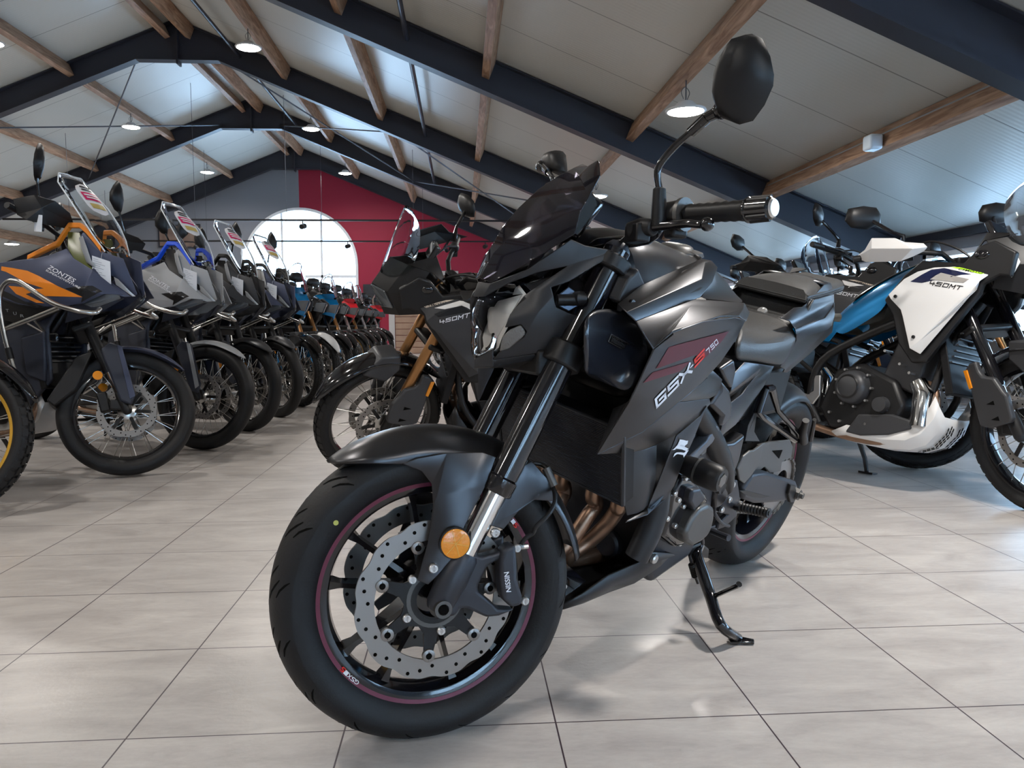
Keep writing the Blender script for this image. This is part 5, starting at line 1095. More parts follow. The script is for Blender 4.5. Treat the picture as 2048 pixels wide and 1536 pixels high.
def spoke_wheel(parent, name, c, rr, rt, w, rim, disc_y, M_=None, knobs=True, n_sp=18):
    """wire wheel: rim, knobbly tyre, hub with its crossed spokes, disc."""
    m = MB(); b = rr
    m.lathe([(b+.012, -w*.60), (b-.004, -w*.52), (b-.012, -w*.3), (b-.016, 0), (b-.012, w*.3), (b-.004, w*.52), (b+.012, w*.60), (b+.002, w*.62), (b-.014, w*.5), (b-.022, 0), (b-.014, -w*.5), (b+.002, -w*.62)], n=64, closed=True)
    m.xf(Matrix.Translation(c)); wh = m.build(name, rim, parent, ang=40)
    m = MB(); m.lathe(tyre_profile(rr+.002, rt-(.008 if knobs else 0), w, crown=.8), n=80, closed=True)
    if knobs:
        N = 44
        for k in range(N):
            a0 = 2*PI*k/N
            for u, du, sh in ((-.18, .15, 0), (.18, .15, .35), (-.62, .2, .5), (.62, .2, .15)):
                a = a0+2*PI/N*sh; da = 2*PI/N*.36; vs = []
                for aa in (a-da, a+da):
                    for uu in (u-du, u+du):
                        r, y = tread_y(rr, rt-.008, w, uu)
                        for dr in (-.002, .008 if abs(u) < .4 else .006):
                            vs.append(((r+dr)*math.cos(aa), y+(0 if dr < 0 else .003*uu), (r+dr)*math.sin(aa)))
                m.add(vs, [(1, 3, 7, 5), (0, 1, 5, 4), (2, 6, 7, 3), (0, 2, 3, 1), (4, 5, 7, 6)])
    m.xf(Matrix.Translation(c)); m.build('tyre', M_RUBBER, wh, ang=45, weld=0)
    m = MB(); m.lathe([(.0, -.062), (.024, -.062), (.048, -.05), (.050, -.036), (.026, -.02), (.026, .02), (.050, .036), (.048, .05), (.024, .062), (0, .062)], n=24)
    for k in range(n_sp):
        for s in (-1, 1):
            a = 2*PI*(k+(.25 if s > 0 else 0))/n_sp; a2 = a+(.55 if k % 2 else -.55)
            m.tube([(.046*math.cos(a2), s*.043, .046*math.sin(a2)), ((b-.014)*math.cos(a), s*.012, (b-.014)*math.sin(a))], .0021, 5, cap=False)
    m.xf(Matrix.Translation(c)); m.build('spoked_hub', M_STEELB, wh, weld=0)
    for y, rd_ in disc_y:
        q = brake_disc(rd_*.76, rd_, y, .005, waves=8); h = disc_holes(rd_*.78, rd_, y, .006, n=11); q.xf(Matrix.Translation(c)); d = q.build('brake_disc', M_DISC, wh, ang=30)
        h.xf(Matrix.Translation(c)); h.build('disc_hole', M_GROOVE, wh)['kind'] = 'stuff'
        m = MB(); 
        for k in range(6):
            a = 2*PI*k/6; m.box((rd_*.55*math.cos(a), y, rd_*.55*math.sin(a)), (rd_*.5, .005, .018), Matrix.Rotation(-a, 3, 'Y'))
        m.xf(Matrix.Translation(c)); m.build('disc_carrier', M_MATTE, wh, weld=0)
    return wh
def two(name, polys, material, root, **k): return panel(name, polys, material, root, None, both=True, **k)
def slab2(name, P, y0, y1, material, root, **k):
    a = slab(name, P, y0, y1, material, root, **k); slab(name, P, y0, y1, material, root, mirror=True, **k); return a
def mark_steer(objs, S):
    for o in objs: o['_s'] = 1; o.matrix_local = S
def neg(P): return [(p[0], abs(p[1]), p[2]) for p in P]
def common(t, wb, Rf, Rr, S, rim, fork_col, knobs=True, rimR=(.275, .235), up_fork=True):
    """running gear shared by the tall bikes. Returns steered objects."""
    st = []; fw = Vector((wb, 0, Rf)); A = Vector((-math.sin(R(27)), 0, math.cos(R(27))))
    w = spoke_wheel(t, 'front_wheel', fw, rimR[0], Rf, .047, rim, ((-.062, .150), (.062, .150)), knobs=knobs); st.append(w)
    spoke_wheel(t, 'rear_wheel', Vector((0, 0, Rr)), rimR[1], Rr, .070, rim, ((-.075, .115),), knobs=knobs)
    for s in (1, -1):
        o = fw+Vector((0, .098*s, 0)); m = MB(); m.tube([o+A*.22, o+A*.23, o+A*.80, o+A*.81], [.024, .0265, .0265, .02], 18); l = m.build('fork_leg', fork_col, t); st.append(l)
        m = MB(); m.tube([o+A*.04, o+A*.24], .0205, 16); m.build('fork_slider', M_CHROME, l)
        m = MB(); m.tube([o-A*.03, o-A*.01, o+A*.06, o+A*.10], [.015, .026, .027, .022], 16); m.box(o+Vector((-.045, 0, .02)), (.07, .025, .05)); m.build('axle_clamp', M_MATTE, l, bevel=.004)
        m = MB(); m.box(fw+Vector((-.115, s*.062, .035)), (.05, .055, .11), Matrix.Rotation(R(-18), 3, 'Y')); st.append(m.build('brake_caliper', M_MATTE, t, bevel=.008))
    for tt, nm in ((.50, 'lower_triple_clamp'), (.76, 'upper_triple_clamp')):
        m = MB(); m.box(fw+A*tt+Vector((-.03*math.cos(R(27)), 0, -.03*math.sin(R(27)))), (.10, .26, .035), Matrix.Rotation(R(-27), 3, 'Y')); st.append(m.build(nm, M_MATTE, t, bevel=.012))
    # engine
    m = MB(); m.prism([(.52, -.15, .36), (.60, -.15, .56), (.74, -.15, .60), (.92, -.15, .52), (.98, -.15, .40), (.92, -.15, .28), (.60, -.15, .26)], (0, .30, 0)); e = m.build('engine', M_MATTE, t, bevel=.02)
    m = MB(); m.prism([(.82, -.11, .52), (.92, -.11, .80), (1.06, -.11, .74), (1.00, -.11, .46)], (0, .22, 0)); m.build('cylinder', M_CARB, e, bevel=.012)
    for s in (1, -1):
        m = MB(); m.lathe([(0, .215), (.05, .213), (.074, .200), (.082, .185), (.086, .15)], (0, 0, 0), 32); 
        if s < 0: m.mirror()
        m.xf(Matrix.Translation((.715, 0, .475))); m.build('clutch_cover', M_CARB, e)
        m = MB(); m.lathe([(.05, .213), (.055, .217), (.060, .211)], (0, 0, 0), 32)
        if s < 0: m.mirror()
        m.xf(Matrix.Translation((.715, 0, .475))); m.build('cover_ridge', M_MATTE, e)
        m = MB(); m.lathe([(0, .185), (.035, .183), (.04, .15)], n=20)
        if s < 0: m.mirror()
        m.xf(Matrix.Translation((.87, 0, .40))); m.build('oil_cover', M_CARB, e)
    m = MB(); rng = random.Random(3)
    for k in range(9):
        a = k*.7; c = (.715+.098*math.cos(a), 0, .475+.098*math.sin(a))
        for s in (1, -1): m.cyl((c[0], s*.15, c[2]), (c[0], s*.172, c[2]), .006, n=8)
    for c in ((.94, .60), (.99, .56), (.86, .66), (.95, .72), (.60, .34), (.66, .30), (.80, .30)):
        for s in (1, -1): m.cyl((c[0], s*.10, c[1]), (c[0], s*.165, c[1]), .007, n=8)
    m.build('case_bolts', M_SILVER, e, weld=0)
    # frame, swingarm, subframe
    for s in (1, -1):
        m = MB(); m.tube([(1.18, .04*s, .98), (1.02, .12*s, .86), (.76, .15*s, .74), (.52, .15*s, .60), (.47, .14*s, .40), (.52, .12*s, .28)], .021, 12, sub=4); m.tube([(1.22, .03*s, .90), (1.12, .08*s, .70), (1.08, .12*s, .46), (.98, .13*s, .30)], .018, 12, sub=3)
        m.tube([(.60, .14*s, .70), (.20, .13*s, .84), (-.15, .10*s, .88)], .013, 10); m.tube([(.50, .14*s, .52), (.05, .12*s, .80)], .012, 10); m.build('frame_tube', M_MATTE, t)
        m = MB(); m.prism([(.52, s*.10, .44), (.40, s*.10, .42), (0.02, s*.10, Rr+.035), (-.07, s*.10, Rr+.02), (-.07, s*.10, Rr-.03), (.05, s*.10, Rr-.04), (.42, s*.10, .33), (.52, s*.10, .36)], (0, s*.035, 0)); m.build('swingarm', M_MATTE, t, bevel=.008)
    m = MB(); m.tube([(-.0, -.16, Rr), (0, .16, Rr)], .014, 12); m.build('rear_axle', M_SILVER, t)
    # radiator
    m = MB(); m.box((1.14, 0, .62), (.035, .30, .30), Matrix.Rotation(R(-14), 3, 'Y')); r_ = m.build('radiator', M_FIN, t, bevel=.004)
    m = MB()
    for k in range(11): m.box((1.163-.0035*0+.068*(k-5)/5*.5*0+math.sin(R(14))*(.026*(k-5)), 0, .62+.026*(k-5)), (.012, .28, .007), Matrix.Rotation(R(-14), 3, 'Y'))
    m.build('radiator_grille', M_MATTE2, r_, weld=0)
    # chain and sprocket
    m = MB(); m.lathe([(.05, .092), (.10, .092), (.10, .098), (.05, .098)], (0, 0, Rr), 40, closed=True); m.build('rear_sprocket', M_DISC, t)
    m = MB(); m.tube([(0, .095, Rr+.10), (.5, .095, .42), (.5, .095, .36), (0, .095, Rr-.10)], .008, 6); m.build('drive_chain', M_GREY, t)
    # exhaust
    m = MB(); m.tube([(.98, -.08, .52), (1.08, -.10, .50), (1.10, -.11, .38), (1.02, -.12, .26), (.80, -.12, .22), (.50, -.13, .26), (.30, -.16, .34)], .019, 14, sub=4); m.build('exhaust_pipe', M_BRONZE, t)
    m = MB(); m.tube([(.32, -.165, .34), (.28, -.17, .36), (-.14, -.20, .60), (-.17, -.20, .615)], [.03, .052, .056, .04], 22); m.build('silencer', M_MATTE, t)
    # side stand
    m = MB(); m.tube([(.58, .12, .26), (.60, .20, .12), (.60, .235, .045)], [.014, .012, .011], 12); m.box((.60, .245, .042), (.08, .05, .010)); m.build('side_stand', M_GLOSS, t)
    # handlebar, grips
    g0, g1 = Vector((1.02, .26, 1.165)), Vector((.93, .42, 1.150))
    m = MB(); H = [(1.13, .06, 1.09), (1.115, .12, 1.145), (1.04, .23, 1.165), tuple(g0), tuple(g1)]
    m.tube([(x, -y, z) for x, y, z in H][::-1]+H, .0125, 12, sub=0); hb_ = m.build('handlebar', M_MATTE, t); st.append(hb_)
    for s in (1, -1):
        a = Vector((g0.x, s*g0.y, g0.z)); b = Vector((g1.x, s*g1.y, g1.z)); d = (b-a).normalized()
        m = MB(); m.tube([a+(b-a)*k/8 for k in range(9)], [.0165+.001*(k % 2) for k in range(9)], 14); m.tube([b, b+d*.022], [.018, .016], 14); m.build('grip', M_MATTE, hb_)
        m = MB(); m.tube([a-d*.055, a-d*.05, a-d*.012, a-d*.006], [.018, .026, .028, .02], 14); m.box(a-d*.03+Vector((.0, 0, -.03)), (.035, .034, .03)); m.build('switch_housing', M_MATTE, hb_, bevel=.004)
        m = MB(); m.tube([a-d*.07+Vector((.035, 0, 0)), a-d*.02+Vector((.055, 0, -.004)), a+d*.07+Vector((.055, 0, -.006)), b-d*.02+Vector((.045, 0, -.006))], [.011, .008, .007, .006], 10); m.build('brake_lever' if s < 0 else 'clutch_lever', M_GLOSS, hb_)
    m = MB(); m.box((1.13, 0, 1.10), (.05, .13, .045)); m.build('bar_clamp', M_MATTE, hb_, bevel=.008)
    m = MB(); m.box((.15, 0, .62), (.30, .22, .14)); m.build('under_tray', M_MATTE, t, bevel=.02)
    return st
def mirror_pair(t, kind, st):
    for s in (1, -1):
        m = MB()
        if kind == 'tall':
            base = Vector((1.04, s*.25, 1.18)); m.tube([base, base+Vector((-.005, s*.01, .03)), base+Vector((-.03, s*.06, .17)), base+Vector((-.035, s*.08, .21))], [.011, .007, .0065, .009], 10); mr = m.build('mirror_stalk', M_GLOSS, t)
            c = base+Vector((-.04, s*.10, .27)); O = [(-.045, -.085), (.0, -.075), (.05, -.03), (.055, .02), (.03, .075), (.0, .115), (-.03, .08), (-.055, .0)]
        else:
            base = Vector((1.025, s*.25, 1.20)); m.tube([base, base+Vector((0, 0, .04)), base+Vector((-.02, s*.035, .06)), base+Vector((-.09, s*.09, .125))], [.013, .012, .008, .009], 10); mr = m.build('mirror_stalk', M_GLOSS, t)
            c = base+Vector((-.115, s*.125, .145)); O = [(-.09, -.035), (-.02, -.055), (.06, -.045), (.095, -.01), (.075, .045), (.0, .055), (-.07, .045), (-.095, .01)]
        P = [c+Vector((0, s*u, v)) for u, v in O]; rows = [[c+(p-c)*f+Vector((d, 0, 0)) for p in P]+[c+(P[0]-c)*f+Vector((d, 0, 0))] for f, d in ((1, -.004), (1.0, .008), (.8, .024), (.3, .034))]
        q = MB(); q.grid(rows); q.add(rows[-1][:8], [tuple(range(8))]); q.build('mirror_head', M_MATTE, mr, ang=50)
        q = MB(); q.add([p+Vector((-.0045, 0, 0)) for p in P], [tuple(range(8))]); q.build('mirror_glass', M_CHROME, mr, smooth=False)
        st.append(mr)
def mt_bike(t, S, col):
    """twin cylinder adventure bike; outlines measured on its right side, built on both."""
    st = common(t, 1.505, .347, .33, S, col['rim'], col['fork']); mirror_pair(t, 'wide', st)
    def N(*P): return neg(P)
    FR = N((0.848,-0.200,0.903), (0.935,-0.200,1.018), (1.011,-0.190,1.081), (1.199,-0.190,1.056), (1.261,-0.150,1.129), (1.316,-0.120,1.147), (1.409,-0.120,1.090), (1.395,-0.150,0.987), (1.353,-0.170,0.993), (1.288,-0.200,0.959), (1.280,-0.210,0.919), (1.079,-0.200,0.609), (1.014,-0.200,0.604), (0.942,-0.200,0.692), (0.898,-0.200,0.826))
    fr = slab2('tank_guard', FR, .165, .200, M_MATTE, t, bevel=.008)
    P1 = N((0.878,-0.215,0.923), (0.946,-0.215,0.994), (1.005,-0.212,1.026), (1.080,-0.210,1.041), (1.143,-0.200,1.041), (1.278,-0.235,0.945), (1.253,-0.232,0.909), (1.209,-0.232,0.880), (1.053,-0.222,0.702), (1.012,-0.220,0.669), (0.962,-0.220,0.817), (0.949,-0.220,0.849), (0.892,-0.217,0.902))
    tip = N((1.061,-0.215,0.644))[0]
    P2 = N((1.143,-0.200,1.041), (1.223,-0.185,1.046), (1.281,-0.155,1.096), (1.320,-0.130,1.117), (1.385,-0.125,1.081), (1.398,-0.130,1.059), (1.380,-0.150,0.991), (1.348,-0.170,1.013), (1.310,-0.195,0.998), (1.284,-0.215,0.970), (1.278,-0.235,0.945))
    P3 = N((1.278,-0.235,0.945), (1.284,-0.215,0.970), (1.266,-0.212,0.943), (1.273,-0.212,0.930), (1.271,-0.210,0.938))
    P4 = [P1[6], P1[5], P3[3], P3[4], tip, P1[9], P1[8], P1[7]]
    pn = two('side_panel', [P1, P2, P4, [P1[5], P2[9], P3[2], P3[3]]], col['panel'], t, thick=.006, bevel=.005)
    for s, pan in ((-1, [o for o in t.children if o.name.startswith('side_panel')][-1]), (1, pn)):
        bv = _bvh(pan); nn_ = Vector((0, s, 0))
        sd = lambda p: (p[0], s*abs(p[1]), p[2])
        def dc(nm, P, mt_, off=.0012):
            bm = bmesh.new(); bm.faces.new([bm.verts.new(sd(p)) for p in P]); bmesh.ops.triangulate(bm, faces=bm.faces); bmesh.ops.subdivide_edges(bm, edges=bm.edges, cuts=6, use_grid_fill=True)
            for v in bm.verts:
                h = onto(bv, v.co, nn_, off)
                if h is not None: v.co = h
            me = bpy.data.meshes.new(nm); bm.to_mesh(me); bm.free(); me.materials.append(mt_); o = bpy.data.objects.new(nm, me); C.objects.link(o); o.parent = pan
        dc('graphic_band', [(0.977,-0.220,0.980), (1.067,-0.220,1.033), (1.120,-0.220,1.037), (1.242,-0.200,1.001), (1.192,-0.200,0.998), (1.111,-0.220,1.016), (1.082,-0.220,1.004), (1.033,-0.220,0.971)], col['band'])
        dc('graphic_patch', [(1.070,-0.220,0.985), (1.090,-0.220,1.002), (1.111,-0.220,1.015), (1.244,-0.200,0.976), (1.221,-0.200,0.962)], col['patch'], .0018)
        dc('graphic_strip', [(1.147,-0.200,1.040), (1.184,-0.200,1.037), (1.296,-0.190,1.007), (1.279,-0.190,1.000)], col['strip'])
        Q = [sd((1.071,-0.220,0.960)), sd((1.216,-0.220,0.930)), sd((1.221,-0.220,0.947)), sd((1.071,-0.220,0.980))]
        if s > 0: Q = [Q[1], Q[0], Q[3], Q[2]]
        block_text('450MT', Q, col['text'], pan, bv, th=.2, n=nn_, off=.0022, shear=(.18 if s < 0 else .18))
        Q = [sd((1.182,-0.200,1.024)), sd((1.284,-0.200,1.001)), sd((1.286,-0.200,1.009)), sd((1.184,-0.200,1.032))]
        if s > 0: Q = [Q[1], Q[0], Q[3], Q[2]]
        letter_on('CFMOTO', Q, M_MATTE, pan, bv, n=nn_, off=.0026)
        for p in ((0.917,-0.220,0.912), (1.026,-0.222,0.721)): bolt((p[0], s*(abs(p[1])+.004), p[2]), .008, (0, s, 0), M_MATTE, pan)
        p = (1.294,-0.140,1.080); m = MB(); p = Vector((p[0], s*.14, p[2])); m.tube([p, p+Vector((0, s*.03, 0)), p+Vector((-.01, s*.045, .004))], [.010, .010, .016], 14); m.ball(p+Vector((-.02, s*.06, .008)), .022, 8, (1.4, .5, .9)); m.build('front_indicator', M_GLOSS, t)
    # painted tank with black top
    TB = [N((1.152,-0.110,1.070), (1.169,-0.150,1.054)), N((1.018,-0.100,1.093), (1.062,-0.170,1.051)), N((0.950,-0.100,1.092), (0.987,-0.180,1.030)), N((0.817,-0.100,1.042), (0.862,-0.185,0.930)), N((0.706,-0.110,0.983), (0.845,-0.185,0.852)), N((0.612,-0.110,0.915), (0.740,-0.170,0.797)), N((0.517,-0.110,0.819), (0.616,-0.160,0.721))]
    m = MB(); rows = []
    for i, (a, b) in enumerate(TB):
        a, b = Vector(a), Vector(b); rows.append([Vector((a.x, 0, a.z+.022)), Vector((a.x, .055, a.z+.016)), a, a*.5+b*.5+Vector((0, .022, 0)), b])
    m.grid(rows); m.both(); tk = m.build('fuel_tank', col['tank'], t, sub=2, ang=60)
    m = MB(); m.grid([[Vector((r[0].x, 0, r[0].z+.004)), r[1]+Vector((0, .0, .004)), r[2]+Vector((0, .006, .002)), r[2]*.8+r[3]*.2+Vector((0, .005, 0))] for r in rows[1:6]]); m.both(); m.build('tank_top', M_GLOSS, tk, sub=2, ang=60)
    # seat
    SR = []
    for x, zt, hw in ((.80, .905, .10), (.70, .870, .13), (.55, .855, .155), (.40, .865, .16), (.30, .895, .15), (.24, .94, .14), (.10, .95, .135), (-.12, .955, .12), (-.2, .94, .10)):
        SR.append([(x, 0, zt), (x, hw*.6, zt-.002), (x, hw*.92, zt-.022), (x, hw, zt-.06), (x, hw*.9, zt-.085)])
    m = MB(); m.grid([[Vector(p) for p in r] for r in SR]); m.both(); se = m.build('seat', M_KHAKI, t, sub=2, sol=.006, ang=60)
    two('tail_panel', [[(.62, .15, .80), (.30, .155, .83), (-.10, .13, .90), (-.22, .11, .89), (-.20, .11, .85), (.10, .14, .76), (.55, .155, .70)]], col['tail'], t, bevel=.006)
    m = MB(); m.tube([(.0, .12, .96), (-.12, .13, .985), (-.30, .10, .985), (-.33, 0, .985), (-.30, -.10, .985), (-.12, -.13, .985), (.0, -.12, .96)], .012, 10, sub=3); m.box((-.22, 0, .975), (.18, .16, .012)); m.build('luggage_rack', M_MATTE, t)
    m = MB(); m.box((-.25, 0, .90), (.04, .12, .05)); m.build('tail_light', mat('red tail light', (.4, .01, .01), .15, coat=.5), t, bevel=.01)
    m = MB(); m.prism([(-.22, -.09, .88), (-.34, -.09, .70), (-.40, -.09, .56), (-.37, -.09, .55), (-.28, -.09, .70), (-.14, -.09, .86)], (0, .18, 0)); m.build('rear_mudguard', M_MATTE, t, bevel=.006)
    # nose, screen, headlight
    two('nose_cowl', [[(1.44, 0, 1.20), (1.36, .10, 1.185), (1.46, .10, 1.05), (1.53, 0, 1.07)], [(1.36, .10, 1.185), (1.26, .15, 1.16), (1.33, .155, 1.05), (1.46, .10, 1.05)], [(1.53, 0, 1.07), (1.46, .10, 1.05), (1.40, .09, .93), (1.47, 0, .91)], [(1.46, .10, 1.05), (1.33, .155, 1.05), (1.30, .14, .95), (1.40, .09, .93)]], M_MATTE, t, thick=.005, bevel=.006)
    two('headlight', [[(1.535, .006, 1.065), (1.47, .09, 1.052), (1.43, .085, .965), (1.49, .006, .955)]], mat('headlight glass', (.10, .115, .13), .08, .3, coat=.8), t, thick=.012, bevel=.004)
    SCR = [[(1.50, 0, 1.13), (1.47, .07, 1.125), (1.38, .115, 1.13)], [(1.47, 0, 1.22), (1.43, .085, 1.215), (1.33, .14, 1.20)], [(1.435, 0, 1.32), (1.40, .085, 1.31), (1.31, .14, 1.27)], [(1.395, 0, 1.42), (1.365, .07, 1.41), (1.30, .11, 1.34)], [(1.375, 0, 1.455), (1.35, .05, 1.445), (1.31, .07, 1.39)]]
    m = MB(); m.grid([[Vector(p) for p in r] for r in SCR]); m.both(); m.build('windscreen', col['screen'], t, sub=1, sol=.004, ang=60)
    m = MB(); m.box((1.24, 0, 1.22), (.03, .15, .11), Matrix.Rotation(R(-30), 3, 'Y')); m.build('instrument_panel', M_GLOSS, t, bevel=.008)
    two('fairing_inner', [[(1.37, .11, 1.19), (1.25, .15, 1.16), (1.17, .10, 1.08), (1.22, .06, 1.22)]], M_MATTE, t)
    # skid plate
    SKP = N((0.629,-0.120,0.252), (0.690,-0.130,0.305), (0.732,-0.140,0.306), (0.748,-0.140,0.291), (0.876,-0.150,0.303), (0.940,-0.155,0.343), (0.976,-0.160,0.388), (0.973,-0.160,0.409), (0.992,-0.160,0.431))
    SKL = N((0.630,-0.120,0.248), (0.756,-0.125,0.222), (0.918,-0.130,0.221), (0.998,-0.130,0.235), (1.037,-0.130,0.256), (1.080,-0.130,0.314), (1.108,-0.130,0.386))
    cxs = [(.64, .245, .215), (.72, .285, .205), (.88, .275, .195), (1.00, .285, .205), (1.07, .33, .235), (1.12, .41, .30), (1.14, .46, .37)]
    m = MB(); rows = []
    for x, zt, zb in cxs: rows.append([(x-.02, .155, zt), (x, .150, (zt+zb)/2), (x+.01, .115, zb), (x+.02, .05, zb-.006), (x+.022, 0, zb-.006)])
    m.grid([[Vector(p) for p in r] for r in rows]); m.both(); sk = m.build('skid_plate', col['skid'], t, sol=.005, ang=30, bevel=0)
    skv = [Vector((r[4][0], 0, r[4][2])) for r in rows]; m = MB()
    for j in (-1, 1):
        for c_ in range(3):
            for i in range(9):
                f = 3.15+i*.27+(c_ % 2)*.13; k_ = min(5, int(f)); p = skv[k_].lerp(skv[k_+1], f-k_); d_ = (skv[k_+1]-skv[k_]).normalized(); n_ = Vector((d_.z, 0, -d_.x))
                c0 = p+n_*.0035+Vector((0, j*(.028+.022*c_), 0)); e1 = d_*.0085; e2 = Vector((0, .0045, 0)); sk_ = d_*.003*j
                m.prism([c0-e1-e2-sk_, c0+e1-e2-sk_, c0+e1+e2+sk_, c0-e1+e2+sk_], n_*.0008)
    m.build('skid_slots', M_GROOVE, sk, weld=0)['kind'] = 'stuff'
    slab2('engine_side_cover', [(.70, 0, .25), (.76, 0, .345), (.93, 0, .36), (1.02, 0, .34), (1.03, 0, .30), (.92, 0, .26), (.78, 0, .24)], .14, .165, M_CARB, t, bevel=.008)
    m = MB(); m.tube([(1.02, -.13, .52), (1.055, -.135, .47), (1.05, -.135, .32)], [.038, .046, .044], 22); m.build('exhaust_shield', M_CHROME, t)
    # footrest plate
    slab2('footrest_plate', [(.49, 0, .52), (.525, 0, .525), (.535, 0, .42), (.50, 0, .37), (.44, 0, .39), (.42, 0, .43), (.46, 0, .42), (.495, 0, .44)], .150, .162, M_SILVER, t, bevel=.004)
    for s in (1, -1):
        m = MB(); m.tube([(.45, s*.155, .40), (.43, s*.17, .395), (.42, s*.27, .40)], [.012, .014, .013], 10); m.build('foot_peg', M_MATTE, t)
    # fork guards, fender, hand guards
    FG = N((1.293,-0.150,0.643), (1.328,-0.150,0.655), (1.345,-0.150,0.611), (1.365,-0.150,0.591), (1.423,-0.150,0.587), (1.470,-0.150,0.530), (1.488,-0.150,0.518), (1.516,-0.150,0.422), (1.509,-0.150,0.405), (1.403,-0.150,0.366), (1.349,-0.150,0.371), (1.324,-0.150,0.441), (1.300,-0.150,0.526), (1.269,-0.150,0.614))
    for s in (1, -1):
        g_ = slab('fork_guard', FG, .122, .150, M_CARB, t, bevel=.010, mirror=(s < 0)); st.append(g_)
        a = slab('amber_reflector', N((1.268,-0.150,0.611), (1.288,-0.150,0.615), (1.315,-0.150,0.537), (1.300,-0.150,0.529)), .148, .156, M_AMBER, g_, bevel=.002, mirror=(s < 0))
        for P_ in (N((1.388,-0.150,0.470), (1.425,-0.150,0.489), (1.431,-0.150,0.471)), N((1.412,-0.150,0.405), (1.449,-0.150,0.424), (1.456,-0.150,0.406))): slab('guard_slot', P_, .1495, .1512, M_GROOVE, g_, bevel=0, mirror=(s < 0))
        HG = [(0.880,-0.400,1.160), (0.982,-0.420,1.186), (1.032,-0.420,1.235), (1.159,-0.400,1.218), (1.180,-0.370,1.196), (1.235,-0.320,1.180), (1.236,-0.300,1.168), (1.227,-0.310,1.151), (1.195,-0.340,1.133), (1.163,-0.380,1.115), (0.992,-0.420,1.129)]
        HGm = [(1.032,-0.435,1.185), (1.223,-0.380,1.161)]
        hp = [(p[0], s*abs(p[1]), p[2]) for p in HG]; hm = [(p[0]+.03, s*(abs(p[1])+.01), p[2]) for p in HGm]
        h_ = panel('hand_guard', [[hp[0], hp[1], hm[0]], [hp[1], hp[2], hm[0]], [hp[2], hp[3], hm[1], hm[0]], [hp[3], hp[4], hm[1]], [hp[4], hp[5], hp[6], hm[1]], [hp[6], hp[7], hp[8], hm[1]], [hp[8], hp[9], hm[1]], [hp[9], hp[10], hm[0], hm[1]], [hp[10], hp[0], hm[0]]], col['guard'], t, thick=.006, bevel=.004); st.append(h_)
    st.append(arch('front_fender', .385, 25, 150, .075, .03, M_GLOSS, t, None, c=Vector((1.505, 0, .347)), tip0=.35, tip1=.2))
    m = MB(); m.prism([(1.42, -.07, .74), (1.52, -.07, .745), (1.62, -.07, .66), (1.50, -.07, .60), (1.42, -.07, .66)], (0, .14, 0)); o_ = m.build('fender_bridge', M_CARB, t, bevel=.01); st.append(o_)
    m = MB(); m.tube([(1.35, 0, .96), (1.30, .02, 1.02), (1.22, .05, 1.12), (1.15, .12, 1.17), (1.10, .18, 1.18)], .006, 8, sub=4); m.tube([(1.34, -.03, .93), (1.25, -.10, 1.12), (1.12, -.16, 1.20), (1.04, -.20, 1.19)], .005, 8, sub=4); st.append(m.build('brake_hose', M_MATTE, t))
    mark_steer(st, S)
